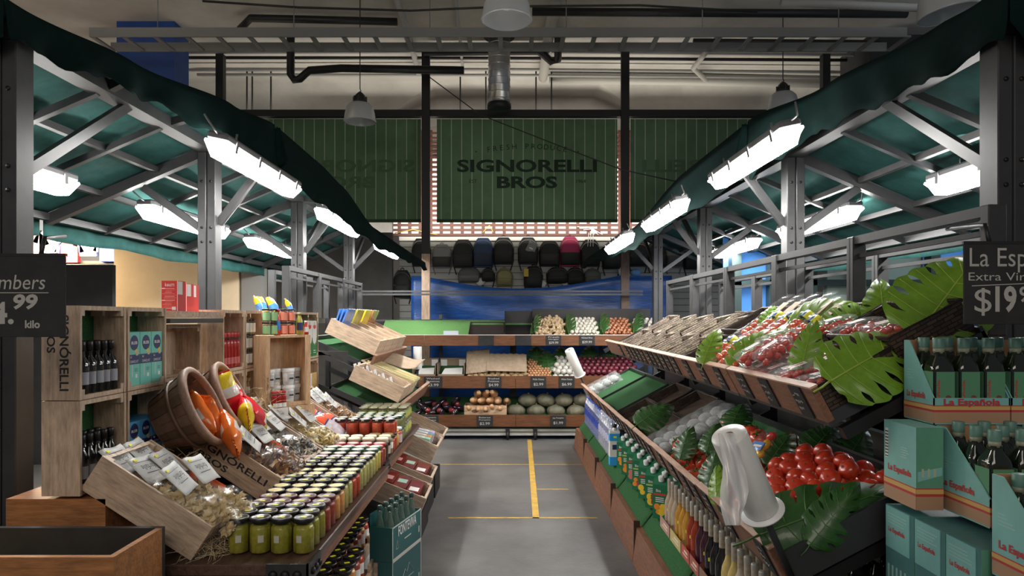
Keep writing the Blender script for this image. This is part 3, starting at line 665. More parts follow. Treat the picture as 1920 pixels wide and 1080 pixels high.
shelf_crate(4.22, 4.66, 1.545, .332, 'crate on end right behind the pine crate', False, None)
shelf_crate(4.68, 5.36, 1.545, .35, 'crate on end holding two green and white cartons', False, None)
shelf_crate(4.68, 5.36, 1.19, .332, 'crate on end holding snack packs, under the green and white cartons', False, None)
m = MB(); m.box((-1.80, 3.0, 1.478), (-1.49, 3.56, 1.50), STEEL); m.build('metal_shelf', None, label='narrow grey metal shelf between the crate columns', cat='shelf')
m = MB(); m.box((-1.78, 3.02, 1.502), (-1.48, 3.25, 1.533), CRATEW); m.build('wooden_block', None, label='wooden block under the near red carton on the metal shelf', cat='block')
m = MB(); m.box((-1.78, 3.27, 1.502), (-1.5, 3.54, 1.533), CRATEW2); m.build('wooden_block', None, label='greyer wooden block under the two further red cartons', cat='block')
# ---- black bottles in the first two crates
BOTK = mat('black bottle glass', (.008, .008, .009), .12, coat=.6)
def mk_vinegar():
    t = thing('vinegar_bottle', '', 'bottle')
    m = MB(); m.lathe([(.020, 0), (.0215, .004), (.0215, .085), (.018, .105), (.0095, .12), (.009, .145)], BOTK, 16); m.build('glass_body', t)
    m = MB(); m.lathe([(.0115, .14), (.0115, .166), (.010, .168)], BLACKPL, 14); m.build('cap', t)
    m = MB(); m.lathe([(.0219, .03), (.0219, .07)], mat('grey label', (.33, .34, .38), .5), 8, None, 0, R(-60), R(20), False); m.build('label', t)
    return t
VIN = Kind(mk_vinegar)
for zi, (z, wd) in enumerate(((1.2295, 'upper'), (.8945, 'lower'))):
    for j in range(2):
        for i in range(5): VIN.put(T(-1.53 - j * .05, 2.442 + i * .044, z) @ S(1.12) @ RZ(rnd(-20, 20)), 'black bottle in the %s left crate, %s row, %s from the camera' % (wd, ('front', 'back')[j], ORD[i]), 'black bottles in the left crates')
# ---- printed cartons
def carton(name, label, cat, M, sx, sy, sz, face, group=None, deco=None, top=None, bev=0):
    t = thing(name, label, cat, M, group)
    m = MB(); m.box((0, 0, 0), (sx, sy, sz), face, bev=bev); m.build('carton_body', t)
    if deco:
        m = MB(); deco(m, sx, sy, sz)
        if m.v: m.build('printing', t)
    return t
NAVY = mat('navy print', (.02, .03, .12), .5); MINT = mat('mint card', (.16, .55, .46), .5); SKY = mat('sky blue card', (.10, .42, .78), .5); TAN = mat('tan print', (.6, .42, .28), .6)
def tea_deco(main, second):
    def f(m, sx, sy, sz):
        F = lambda y, z: T(sx + .0004, y, z) @ F_XP
        m.lathe([(0, 0), (.030 * sy / .085, 0)], NAVY, 24, F(sy * .52, sz * .80), cap=False)
        m.text(main, WHITE, F(sy * .52, sz * .80), width=sy * .5, height=sz * .055, bold=.02, ext=.0006)
        m.box((sx, .0005, sz * .40), (sx + .0006, sy - .0005, sz * .58), NAVY)
        m.text(second, WHITE, F(sy * .5, sz * .45), width=sy * .7, height=sz * .05, ext=.0011)
        m.tube([(sx + .001, sy * .18, sz * .555), (sx + .001, sy * .2, sz * .52), (sx + .001, sy * .27, sz * .52), (sx + .001, sy * .29, sz * .555)], .0012, WHITE, 4)
        m.lathe([(0, 0), (.009, 0)], YSTICK, 12, F(sy * .68, sz * .645), cap=False)
        m.box((sx, sy * .66, sz * .56), (sx + .0009, sy * .85, sz * .66), TAN)
        m.box((sx, sy * .3, sz * .16), (sx + .0006, sy * .38, sz * .39), mat('pale print', (.5, .62, .58), .5))
        m.box((sx, sy * .62, sz * .14), (sx + .0006, sy * .78, sz * .21), WHITE)
        for k in range(4): m.box((sx, sy * .55, sz * (.26 + .018 * k)), (sx + .0005, sy * rnd(.75, .9), sz * (.266 + .018 * k)), NAVY)
    return f
for i in range(3):
    carton('kit_carton', 'mint green carton with navy disc, %s of three from the left post' % ORD[i], 'carton', T(-1.62, 2.703 + i * .089, 1.2295), .11, .086, .215, MINT, 'mint green cartons in a crate', tea_deco('BLEB', 'CANNOLI KIT'))
    carton('kit_carton', 'sky blue carton with navy disc, %s of three from the left post' % ORD[i], 'carton', T(-1.62, 2.703 + i * .089, .8945), .11, .086, .19, SKY, 'sky blue cartons in a crate', tea_deco('BLEB', 'LIMONE KIT'))
REDC = mat('red card', (.62, .035, .03), .45)
def moka_deco(m, sx, sy, sz):
    F = lambda x, z: T(x, -.0004, z) @ F_CAM
    m.text('BIALETTI', WHITE, F(sx * .57, sz * .855), width=sx * .46, height=sz * .085, bold=.02)
    m.add([(sx * .24, -.0006, sz * .82), (sx * .31, -.0006, sz * .82), (sx * .28, -.0006, sz * .9), (sx * .255, -.0006, sz * .95)], [(0, 1, 2, 3)], WHITE)
    pk = mat('pink print', (.75, .32, .28), .5)
    for k in range(16):
        z = sz * (.74 - k * .044); x0 = sx * rnd(.06, .3); x1 = sx * rnd(.6, .95); m.box((x0, -.0005, z), (x1, 0, z + sz * rnd(.006, .012)), pk if k % 3 else WHITE)
    for z in (.73, .335): m.box((sx * .05, -.0008, sz * z), (sx * .24, 0, sz * (z + .03)), WHITE)
    m.box((sx, sy * .03, sz * .55), (sx + .0005, sy * .6, sz * .98), WHITE); m.box((sx * .66, -.0007, sz * .03), (sx * .9, 0, sz * .14), WHITE) if sx < .09 else None
    for (a, b) in (((0, 0), (.002, sz)), ((sx - .002, 0), (sx, sz))): m.box((a[0], -.0006, a[1]), (b[0], 0, b[1]), WHITE)
for i, (x, y, z, sx) in enumerate(((-1.556, 3.05, 1.5335, .074), (-1.634, 3.30, 1.5335, .074), (-1.664, 3.42, 1.5335, .074))):
    carton('coffee_maker_carton', 'red carton with white print on top of the crates, %s' % ('nearest of the three', 'middle one of three', 'furthest of the three')[i], 'carton', T(x, y, z), sx, .075, .135, REDC, 'red coffee maker cartons', moka_deco)
# ---- jars ---------------------------------------------------------------
def mk_jar(name, cat, r, h, lid, stick, cont, lobes=0, label=None, glass=GLASS, cloth=False, fill=.80, lobe_amp=.06):
    def make():
        t = thing(name, '', cat)
        m = MB(); m.lathe([(r * .86, 0), (r * .97, .004), (r, .012), (r, h * .70), (r * .93, h * .79), (r * .85, h * .84), (r * .85, h * .9)], glass, 22, cap=False); m.build('glass_body', t)
        m = MB(); rr = r * .955
        wob = (lambda q, i: 1 - lobe_amp * (1 - abs(math.sin(q * lobes / 2))) * 1.5) if lobes else None
        m.lathe([(rr * .8, .003), (rr, .008), (rr, h * (fill - .12)), (rr * .9, h * (fill - .03)), (rr * .5, h * fill), (0, h * fill)], cont, 30 if lobes else 18, wob=wob); m.build('contents', t)
        m = MB()
        if cloth:
            m.lathe([(r * 1.02, h * .80), (r * 1.08, h * .79), (r * .9, h * .87), (r * 1.0, h * .89), (r * 1.02, h * .97), (r * .9, h * 1.0), (0, h * 1.01)], lid, 30, wob=lambda q, i: 1 + .05 * math.sin(q * 11) * (i < 2), cap=False)
        else:
            m.lathe([(r * .95, h * .865), (r * .985, h * .87), (r * .985, h * .975), (r * .93, h * .995), (r * .80, h * 1.0), (r * .76, h * .992), (0, h * .992)], lid, 24, cap=False)
            for k in range(0): pass
            if stick == 'square':
                m.box((-.012, -.008, h * .992), (.012, .008, h * .996), YSTICK)
            elif stick:
                m.lathe([(r * .74, h * .993), (r * .7, h * .9965), (0, h * .9965)], stick, 20, cap=False)
                m.box((-.009, -r * 1.0, h * .90), (.009, -r * .985, h * .99), stick)
        m.build('lid', t)
        if label:
            m = MB(); lm, za, zb, a0, a1 = label; m.lathe([(r * 1.008, h * za), (r * 1.008, h * zb)], lm, 12, None, 0, R(a0), R(a1), False); m.build('label', t)
        return t
    return make
def cmat(n, c, c2, vs=60, rough=.35): return mat(n, c, rough, c2=c2, vs=vs, coat=.25)
LBK = mat('black lid', (.014, .013, .013), .3); LDR = mat('dark red lid', (.09, .02, .025), .35); LRED = mat('red lid', (.42, .03, .03), .35); LGRN = mat('green lid', (.03, .09, .05), .35); LWH = mat('white lid', (.75, .75, .78), .4)
LGOLD = mat('gold lid', (.36, .30, .13), .3, .5); LSIL = mat('olive silver lid', (.25, .24, .16), .3, .5); LOR = mat('orange lid', (.75, .34, .03), .4); CREAM = mat('cream cloth cap', (.72, .64, .49), .9)
YLAB = mat('yellow lid label', (.62, .50, .14), .45); PLAB = mat('pale lid label', (.50, .48, .40), .45); PKLAB = mat('pink lid label', (.46, .33, .32), .5)
PICK = cmat('green pickles', (.26, .25, .018), (.40, .37, .05)); ASP = cmat('pale asparagus', (.42, .41, .11), (.62, .57, .23)); PEACH = cmat('orange peppers', (.66, .24, .05), (.75, .42, .15)); REDS = cmat('red sauce', (.42, .03, .015), (.60, .11, .04))
BURG = cmat('burgundy contents', (.26, .03, .02), (.42, .09, .05)); YPEP = cmat('yellow peppers', (.55, .43, .07), (.68, .56, .16)); DARKC = cmat('dark chutney', (.025, .010, .008), (.06, .025, .015)); BEANS = cmat('green olives', (.16, .18, .06), (.28, .28, .12)); MUSH = cmat('brown mushrooms', (.26, .17, .08), (.40, .30, .16))
WL = (WHITE, .25, .6, -140, -40)
J = {
 'pickle': Kind(mk_jar('pickle_jar', 'jar', .039, .131, LBK, 'square', PICK, 9, (mat('round label', (.55, .55, .45), .5), .35, .55, -100, -70))),
 'olive': Kind(mk_jar('olive_jar', 'jar', .039, .125, LDR, 'square', BURG, 0)),
 'peach': Kind(mk_jar('pepper_jar', 'jar', .039, .128, LBK, YLAB, PEACH, 5)),
 'asp': Kind(mk_jar('asparagus_jar', 'jar', .037, .132, LBK, 'square', ASP, 9, None, GLASS, False, .82, .09)),
 'red': Kind(mk_jar('tomato_jar', 'jar', .039, .125, LBK, YLAB, REDS, 0)),
 'ypep': Kind(mk_jar('yellow_pepper_jar', 'jar', .038, .13, LGRN, PLAB, YPEP, 6, None, GLASS, False, .82, .10)),
 'pink': Kind(mk_jar('antipasto_jar', 'jar', .038, .125, LBK, PKLAB, ASP, 7)),
 'redlid': Kind(mk_jar('preserve_jar', 'jar', .038, .12, LRED, PKLAB, BURG)),
 'chut': Kind(mk_jar('chutney_jar', 'jar', .0365, .135, CREAM, None, DARKC, 0, (mat('cream oval label', (.55, .48, .36), .6), .18, .55, -95, -20), GLASS, True)),
 'jam': Kind(mk_jar('jam_jar', 'jar', .037, .105, LBK, PLAB, REDS)),
 'mush': Kind(mk_jar('mushroom_jar', 'jar', .037, .13, LGOLD, None, MUSH, 6, (WHITE, .3, .6, -60, 0))),
 'orange': Kind(mk_jar('mustard_jar', 'jar', .036, .11, LOR, None, mat('mustard', (.6, .40, .08), .4))),
 'white': Kind(mk_jar('sauce_jar', 'jar', .042, .115, LWH, None, cmat('pink red sauce', (.4, .04, .05), (.5, .1, .1)), 0, (mat('pink label', (.62, .45, .48), .5), .12, .6, -170, 10))),
 'green': Kind(mk_jar('caper_jar', 'jar', .034, .09, LGRN, PLAB, BEANS)),
 'silver': Kind(mk_jar('artichoke_jar', 'jar', .034, .105, LSIL, None, BEANS, 0, (mat('lime label', (.45, .48, .10), .5), .3, .7, -100, 10))),
}
ROWS = [(2.51, 'pickle', 4), (2.592, 'pickle', 4), (2.674, 'pickle', 4), (2.756, 'olive', 4), (2.838, 'olive', 4), (2.92, 'peach', 4), (3.002, 'peach', 4), (3.084, 'asp', 4), (3.166, 'asp', 4), (3.248, 'red', 4), (3.33, 'red', 4), (3.412, 'asp', 4), (3.494, 'asp', 4), (3.576, 'asp', 4), (3.658, 'pink', 5), (3.738, 'pink', 5), (3.818, 'ypep', 5), (3.898, 'ypep', 5), (3.97, 'redlid', 5),
        (4.062, 'redlid', 5), (4.15, 'chut', 5), (4.238, 'chut', 5), (4.33, 'mush', 4), (4.42, 'jam', 5), (4.50, 'jam', 5), (4.585, 'orange', 5), (4.68, 'white', 4), (4.775, 'green', 5), (4.85, 'green', 5), (4.925, 'green', 5), (5.0, 'silver', 5), (5.075, 'silver', 5), (5.15, 'silver', 5), (5.225, 'silver', 5)]
DESC = {'pickle': 'green pickle jar with black lid', 'olive': 'dark red jar with maroon lid', 'peach': 'orange pepper jar with yellow lid label', 'asp': 'pale asparagus jar with black lid', 'red': 'red tomato jar with yellow lid label', 'ypep': 'yellow pepper jar with dark green lid', 'pink': 'pale jar with pink lid label', 'redlid': 'preserve jar with red lid', 'chut': 'dark chutney jar with cream cloth cap', 'mush': 'mushroom jar with gold lid', 'jam': 'small red jam jar', 'orange': 'mustard jar with orange lid', 'white': 'pink labelled jar with white lid', 'green': 'small jar with green lid', 'silver': 'artichoke jar with dull silver lid'}
cnt = {}
for (y, k, n) in ROWS:
    cnt[k] = cnt.get(k, 0) + 1
    xe = -.708 - (y - 2.4) * .0095
    for lay in range(2 if k in ('green', 'silver', 'jam') else 1):
        hh = {'green': .0905, 'silver': .1055, 'jam': .1055}.get(k, 0) * lay
        for i in range(n):
            if k == 'mush' and i > 1: continue
            pit = .0855 if k in ('chut', 'white') else (.072 if k in ('green', 'silver') else .0795)
            if k in ('green', 'silver') and cnt[k] % 2 == 0 and i == 0: pass
            J[k].put(T(xe - .048 - i * pit + rnd(-.001, .001), y + rnd(-.0015, .0015), TZ + .0005 + hh) @ RZ(rnd(-25, 25)),
                     '%s, %s%s from aisle edge, %s row' % (DESC[k], 'upper layer, ' if lay else '', ORD[i], ORD[cnt[k] - 1]), DESC[k].replace(' jar', ' jars', 1) + ' on the left table')
# jars packed under the table
KL = {'a': Kind(mk_jar('sauce_jar', 'jar', .040, .14, LBK, 'square', REDS, 0, WL)), 'b': Kind(mk_jar('sauce_jar', 'jar', .040, .14, LBK, 'square', PEACH, 5, WL)), 'c': Kind(mk_jar('sauce_jar', 'jar', .040, .14, LBK, 'square', BURG, 0, WL))}
for r_ in range(15):
    for i in range(3):
        if r_ > 8 and i < 1: continue
        c = 'abcab'[(r_ + i) % 5]
        KL[c].put(T(-.715 - i * .084, 2.50 + r_ * .0845, .285) @ RZ(rnd(15, 60)), 'black lidded %s jar with yellow price dot packed under the left table' % {'a': 'red', 'b': 'orange', 'c': 'burgundy'}[c], 'black lidded %s jars under the left table' % {'a': 'red', 'b': 'orange', 'c': 'burgundy'}[c])
for k in range(3):
    y0 = 2.46 + k * .43; t = thing('jar_crate', 'low wooden crate under the left table holding black lidded jars, %s' % ('nearest', 'middle one', 'furthest')[k], 'crate', T(-.98, y0, 0), 'low crates under the left table')
    xo = .31 if k < 2 else .22
    m = MB(); m.M = T(xo - .31, 0, 0); m.box((.31 - xo, 0, .0), (.31, .42, .284), CRATEW2); m.build('base', t)
    for (lo, hi) in (((.31, 0, 0), (.325, .42, .30)), ((.31, .0, .30), (.322, .09, .335)), ((.31, .33, .30), (.322, .42, .335))): m = MB(); m.M = T(xo - .31, 0, 0); m.box(lo, hi, CRATEW); m.build('side_board', t)
    m = MB(); m.M = T(xo - .31, 0, 0); m.box((.3255, .02, .03), (.3262, .40, .25), WHITE); m.build('paper_sheet', t)
    for y in (.0, .40): m = MB(); m.M = T(xo - .31, 0, 0); m.box((.325, y, 0), (.345, y + .02, .32), CRATEW2); m.build('batten', t)
# ---- tilted crates and their pasta bags ----------------------------------
AN = 33
def tilt(y0, x=-1.12, z=.648, a=AN, L=.462): return T(x, y0, z) @ RY(a) @ T(-L, 0, 0)
def lumps(m, n, mt, x0, x1, ry, rz, size, kind):
    for i in range(n):
        while True:
            a, b, c = rnd(-1, 1), rnd(-1, 1), rnd(-1, 1)
            if a * a + b * b + c * c < 1 and c > -.5: break
        p = ((x0 + x1) / 2 + a * (x1 - x0) / 2, b * ry, rz * (1 + c) * .5)
        M = T(*p) @ Euler((rnd(0, 6), rnd(0, 6), rnd(0, 6))).to_matrix().to_4x4(); s = size * rnd(.8, 1.2); mm = mt[i % len(mt)]
        if kind == 'shell':
            m.grid(lambda u, v: ((u - .5) * 2 * s, (v - .5) * 1.6 * s * (1 - .5 * abs(u - .5)), s * 1.1 * ((u - .5) ** 2 * 2 + (v - .5) ** 2 * 2) + .2 * s * math.sin(v * 9)), 3, 3, mm, True, M)
        elif kind == 'ribbon':
            m.grid(lambda u, v: (s * math.cos(u * 7) * (1 - .3 * u), s * math.sin(u * 7) * (1 - .3 * u), (v - .5) * .55 * s + .35 * s * math.sin(u * 9)), 10, 1, mm, True, M)
        else:
            m.grid(lambda u, v: (s * 1.3 * (u - .5) * 2, s * (v - .5) * (.5 + 1.3 * abs(u - .5)), .3 * s * math.sin(v * 6)), 4, 2, mm, True, M)
def film_shape(m, x0, x1, ry, rz, mt=None, seed=0):
    def f(u, v):
        x = x0 + (x1 - x0) * u; k = (math.sin(math.pi * min(1, .06 + u * .97)) ** .42); q = v * 2 * math.pi
        w_ = 1 + .10 * math.sin(q * 3 + u * 14 + seed) + .07 * math.sin(q * 7 - u * 21)
        return (x, ry * (k if u > .4 else max(k, .8)) * math.cos(q) * w_, rz * .5 + rz * .62 * (k if u > .4 else k * (.25 + u * 1.9)) * math.sin(q) * w_)
    m.grid(f, 14, 18, mt or FILM)
def mk_bag(name, word, pasta, kind, card=None, size=.016, n=80):
    def make():
        t = thing(name, '', 'bag of pasta')
        m = MB(); lumps(m, n, pasta, -.03, .125, .052, .075, size, kind); o = m.build('pasta', t); o['kind'] = 'stuff'
        m = MB(); film_shape(m, -.07, .14, .064, .085); m.build('film', t)
        m = MB(); m.grid(lambda u, v: (-.155 + .10 * u, -.056 + .112 * v, .075 + .032 * (1 - u) ** 1.3 + .004 * u + .004 * math.sin(v * 7 + u * 3)), 6, 4, GREYCARD, th=.0012)
        Mx = T(-.112, 0, .0955) @ RY(15) @ RZ(-90)
        m.text(word, INK, Mx @ T(0, .002, .004), width=.062, height=.020, shear=.25); m.box((-.035, -.022, .0035), (.035, -.021, .0045), INK, Mx); m.box((-.028, .022, .0035), (.028, .024, .0045), INK, Mx); m.box((.02, -.035, .003), (.034, -.027, .0046), YSTICK, Mx)
        m.build('header_card', t)
        if card:
            m = MB(); m.grid(lambda u, v: (-.045 + .12 * u, .062 + .004 * math.sin(u * 5) - .012 * abs(u - .5), .035 + .05 * v), 5, 2, card, th=.001); m.build('side_label', t)
        return t
    return make
P1 = [mat('pale pasta', (.62, .47, .24), .5), mat('pale pasta dusted', (.70, .57, .35), .5)]
P2 = [mat('brown pasta', (.22, .09, .04), .5), mat('plum pasta', (.12, .035, .04), .5), mat('tan pasta', (.42, .24, .10), .5)]
P3 = [mat('black pasta', (.02, .02, .022), .5), mat('white pasta', (.62, .58, .50), .5)]
P4 = [mat('yellow pasta', (.58, .44, .16), .5), mat('gold pasta', (.66, .54, .26), .5)]
P6 = [mat('bronze pasta', (.34, .17, .06), .5), mat('caramel pasta', (.45, .26, .11), .5)]
ORC = mat('orange red label', (.72, .11, .02), .5)
B1 = Kind(mk_bag('pasta_bag', 'farfalle', P1, 'shell', None, .015, 110)); B2 = Kind(mk_bag('pasta_bag', 'farfalle', P2, 'bow', None, .015, 95)); B3 = Kind(mk_bag('pasta_bag', 'farfalle', P3, 'bow', None, .014, 95)); B4 = Kind(mk_bag('pasta_bag', 'farfalle', P4, 'ribbon', None, .018, 75)); B6 = Kind(mk_bag('pasta_bag', 'farfalle', P6, 'shell', None, .016, 80))
B1c = Kind(mk_bag('pasta_bag', 'farfalle', P1, 'shell', ORC, .015, 110)); B2c = Kind(mk_bag('pasta_bag', 'farfalle', P2, 'bow', ORC, .015, 95))
crate(tilt(2.40), 'wooden crate of pale pasta bags tilted at the near end of the left table')
crate(tilt(3.13), 'tilted wooden crate with SIGNORELLI lettering holding brown pasta bags', text=True)
crate(tilt(3.49), 'tilted wooden crate of black and white pasta bags', wd=CRATEW2)
crate(tilt(3.85), 'tilted wooden crate of yellow pasta bags', wd=CRATEW2, W=.36)
crate(tilt(4.24), 'tilted wooden crate of red banded bags', wd=CRATEW2)
crate(tilt(4.60), 'tilted wooden crate of bronze pasta bags', wd=CRATEW2)
def fill(K, M, items, what, grp, k=1.22, K2=None):
    for i, (x, y, z, a, q) in enumerate(items): (K2 if K2 and i == 3 else K).put(M @ T(x, y, z) @ RY(a) @ RZ(q) @ S(k), what % ORD[i], grp)
fill(B1, tilt(2.40), [(.17, .085, .02, -4, 0), (.17, .24, .02, -4, 6), (.27, .09, .045, -7, -6), (.28, .235, .045, -6, 4), (.385, .085, .085, -3, 8), (.39, .23, .085, -4, -5)], 'bag of pale pasta in the near tilted crate, %s from the top', 'bags of pale pasta', K2=B1c)
fill(B2, tilt(3.13), [(.17, .085, .02, -4, 0), (.17, .24, .02, -4, 6), (.26, .09, .05, -7, -4), (.28, .24, .055, -6, 4), (.355, .10, .085, -2, 20), (.35, .235, .08, -4, -5)], 'bag of dark brown pasta in the SIGNORELLI crate, %s from the top', 'bags of brown pasta', K2=B2c)
fill(B3, tilt(3.49), [(.16, .085, .02, -4, 0), (.17, .24, .02, -4, 6), (.27, .09, .05, -7, -4), (.31, .24, .06, -6, 4)], 'bag of black and white pasta in a tilted crate, %s from the top', 'bags of black and white pasta')
fill(B4, tilt(3.85), [(.14, .095, .02, -4, 0), (.15, .26, .02, -4, 6), (.26, .10, .05, -7, -4), (.27, .26, .05, -6, 4), (.355, .12, .08, -3, 25), (.36, .26, .075, -4, -5)], 'bag of yellow ribbon pasta in a tilted crate, %s from the top', 'bags of yellow pasta')
fill(B6, tilt(4.60), [(.13, .085, .02, -4, 0), (.14, .24, .02, -4, 6), (.25, .09, .05, -7, -4), (.25, .24, .05, -6, 4), (.345, .13, .075, -3, 10)], 'bag of bronze pasta in a tilted crate, %s from the top', 'bags of bronze pasta')
def pouch(name, body, bands=(), L=.22, W=.14, H=.07, crimp=.012, seed=1):
    def make():
        t = thing(name, '', 'packet')
        rs = random.Random(seed); ph = [rs.uniform(0, 6) for _ in range(6)]
        def f(u, v):
            k = math.sin(math.pi * u) ** .45; q = v * 2 * math.pi
            w_ = 1 + .09 * math.sin(q * 2 + u * 9 + ph[0]) + .06 * math.sin(q * 5 - u * 13 + ph[1])
            return ((u - .5) * L, W / 2 * (.82 + .18 * k) * math.cos(q) * (1 + .04 * math.sin(u * 11 + ph[2])), H / 2 * max(k, .03) * math.sin(q) * w_)
        nu, nv = 22, 20; vs = [f(i / nu, j / nv) for i in range(nu + 1) for j in range(nv)]
        m = MB(); m.mi(body)
        for i in range(nu):
            u = (i + .5) / nu; mm = body
            for (a, b, c, va, vb) in bands:
                pass
            for j in range(nv):
                v = (j + .5) / nv; mm = body
                for (a, b, c, va, vb) in bands:
                    if a <= u <= b and va <= v <= vb: mm = c
                o = len(m.v)
                m.f.append((i * nv + j, (i + 1) * nv + j, (i + 1) * nv + (j + 1) % nv, i * nv + (j + 1) % nv)); m.m.append(m.mi(mm)); m.sm.append(True)
        m.v = list(vs); m.build('pouch', t)
        for sx in (-1, 1):
            m = MB(); m.grid(lambda u, v: (sx * (L / 2 - .002 + crimp * u), (v - .5) * W * .84, .003 * math.sin(v * 40) + .006 * math.sin(v * 5)), 2, 24, body, th=.0012); m.build('crimped_seal', t)
        return t
    return make
GLO = dict(rough=.25, coat=.5, bump=.7, bs=22)
ORB = mat('orange packet', (.80, .17, .02), **GLO); YEB = mat('yellow packet', (.82, .62, .02), **GLO); RDB = mat('red packet', (.68, .02, .03), **GLO); WHB = mat('white packet', (.72, .70, .66), **GLO); BLB = mat('blue packet', (.06, .22, .62), **GLO); NVB = mat('navy packet', (.05, .05, .16), **GLO); LILB = mat('lilac nut packet', (.42, .34, .40), rough=.3, c2=(.62, .58, .62), vs=45, coat=.4)
KOR = Kind(pouch('sweet_packet', ORB, [(.34, .60, WHB, .12, .36), (.34, .60, WHB, .66, .9)], .21, .15, .085)); KYR = Kind(pouch('sweet_packet', RDB, [(0, .30, YEB, 0, 1), (.3, .55, WHB, .05, .45)], .22, .15, .08, seed=3)); KRED = Kind(pouch('nut_packet', LILB, [(0, .12, NVB, 0, 1), (.12, .42, mat('red band', (.74, .09, .03), **GLO), 0, 1), (.42, .47, NVB, 0, 1)], .20, .135, .075, seed=5))
fill(KRED, tilt(4.24), [(.10, .085, .05, -4, 0), (.11, .24, .05, -4, 6), (.22, .09, .09, -9, -4), (.24, .24, .09, -6, 4), (.34, .10, .12, -3, 8), (.35, .24, .12, -4, -5)], 'clear nut packet with red band in a tilted crate, %s from the top', 'red banded nut packets')
# straw
STRAWM = mat('wood wool', (.62, .49, .31), .7)
def straw(label, cx, cy, cz, sx, sy, sz, n, seed=0):
    rs = random.Random(seed); m = MB()
    for i in range(n):
        p = Vector((cx + rs.gauss(0, .45) * sx, cy + rs.gauss(0, .45) * sy, cz + abs(rs.gauss(0, .5)) * sz)); d = Vector((rs.uniform(-1, 1), rs.uniform(-1, 1), rs.uniform(-.5, .6))).normalized(); pts = []
        k = Vector((rs.uniform(-1, 1), rs.uniform(-1, 1), rs.uniform(-1, .6))) * .5
        for j in range(7): pts.append(p.copy()); d = (d + k * .55).normalized(); p = p + d * rs.uniform(.008, .018); p.z = max(p.z, TZ + .002)
        m.tube(pts, .0009, STRAWM, 3)
    m.build('wood_wool', None, label=label, cat='packing straw', kind='stuff')
straw('curly wood wool spilling from the near crate beside the green pickle jars', -1.09, 2.50, .65, .07, .10, .06, 260, 1)
straw('curly wood wool between the near crate and the basket', -1.38, 2.91, .79, .08, .09, .09, 260, 2)
straw('wood wool sticking out around the brown pasta crate', -1.07, 3.46, .70, .06, .10, .09, 170, 3)
straw('wood wool above the yellow pasta crate', -1.40, 3.95, .98, .08, .10, .10, 140, 4)
m = MB(); m.box((-1.45, 2.77, TZ), (-1.31, 3.04, .78), CRATEW2); m.build('support_box', None, label='low grey box under the wood wool behind the near crate', cat='box')
# baskets
BASK = mat('bushel basket slats', (.11, .058, .036), .55, c2=(.17, .095, .062), vs=5, stretch=(1, 1, 4), bump=.2, bs=20); HOOP = wood('basket hoop', (.29, .175, .125), .2)
def mk_basket():
    t = thing('bushel_basket', '', 'basket', None, 'brown bushel baskets')
    m = MB(); n = 22; BASK2 = mat('darker basket slats', (.075, .040, .025), .6, c2=(.125, .07, .045), vs=5, stretch=(1, 1, 4), bump=.2, bs=20)
    for k in range(n):
        a0 = 2 * math.pi * k / n; a1 = a0 + 2 * math.pi / n * .96
        m.lathe([(.118, 0), (.128, .06), (.158, .20), (.172, .29), (.168, .29), (.154, .20), (.124, .06), (.112, .006)], BASK if k % 3 else BASK2, 2, None, 0, a0, a1, False, False, wob=lambda q, i, k=k: 1 + (.022 if k % 2 else 0))
    m.build('slat_body', t)
    m = MB(); m.lathe([(0, 0), (.12, 0), (.12, .008), (0, .008)], BASK, 26, cap=False); m.build('base', t)
    m = MB(); m.lathe([(.173, .250), (.183, .252), (.186, .295), (.178, .300), (.163, .300), (.160, .292), (.163, .258)], HOOP, 40, cap=False); m.build('rim_hoop', t)
    m = MB(); m.lathe([(.152, .142), (.158, .143), (.162, .166), (.155, .167)], BASK, 40, cap=False); m.build('middle_hoop', t)
    return t
KB_ = Kind(mk_basket)
def aim(n):
    return facing(n)
NB = (.90, .12, .42)
BM = []
for i, (px, py, y, sc, lb) in enumerate(((388, 760, 2.98, 1.0, 'brown bushel basket with orange packets, lying on its side'), (440, 742, 3.36, 1.0, 'brown bushel basket with yellow and red packets, lying on its side'))):
    M = T(*at(px, py, y)) @ aim(NB) @ S(sc); BM.append(M @ T(0, 0, -.295)); KB_.put(M @ Matrix.Diagonal((1, 1, .66, 1)) @ T(0, 0, -.295), lb)
m = MB(); m.box((-1.62, 2.80, .62), (-1.45, 3.6, .93), BLACK); m.build('basket_stand', None, label='dark stand under the bushel baskets', cat='stand')
def inb(K, M, p, e, lb, grp): K.put(M @ T(*p) @ Euler(tuple(R(a) for a in e)).to_matrix().to_4x4(), lb, grp)
inb(KOR, BM[0], (.0, -.035, .235), (60, 10, 70), 'orange sweet packet leaning inside the near bushel basket', 'orange sweet packets')
inb(KOR, BM[0], (.06, -.06, .25), (50, -15, 95), 'second orange sweet packet behind, inside the near bushel basket', 'orange sweet packets')
inb(KOR, BM[0], (.035, -.155, .32), (20, 10, 40), 'orange sweet packet slipping out over the rim of the near basket', 'orange sweet packets')
inb(KYR, BM[1], (-.01, .02, .25), (70, 10, -80), 'yellow and red packet standing in the far bushel basket, left one', 'yellow and red packets')
inb(KYR, BM[1], (.07, .02, .24), (60, -10, -95), 'yellow and red packet standing in the far bushel basket, right one', 'yellow and red packets')
inb(KYR, BM[1], (.0, -.10, .30), (25, 15, 20), 'red packet lying on the rim of the far bushel basket', 'yellow and red packets')
inb(KYR, BM[1], (.10, -.12, .32), (15, -10, 150), 'red packet with yellow end hanging out of the far bushel basket', 'yellow and red packets')
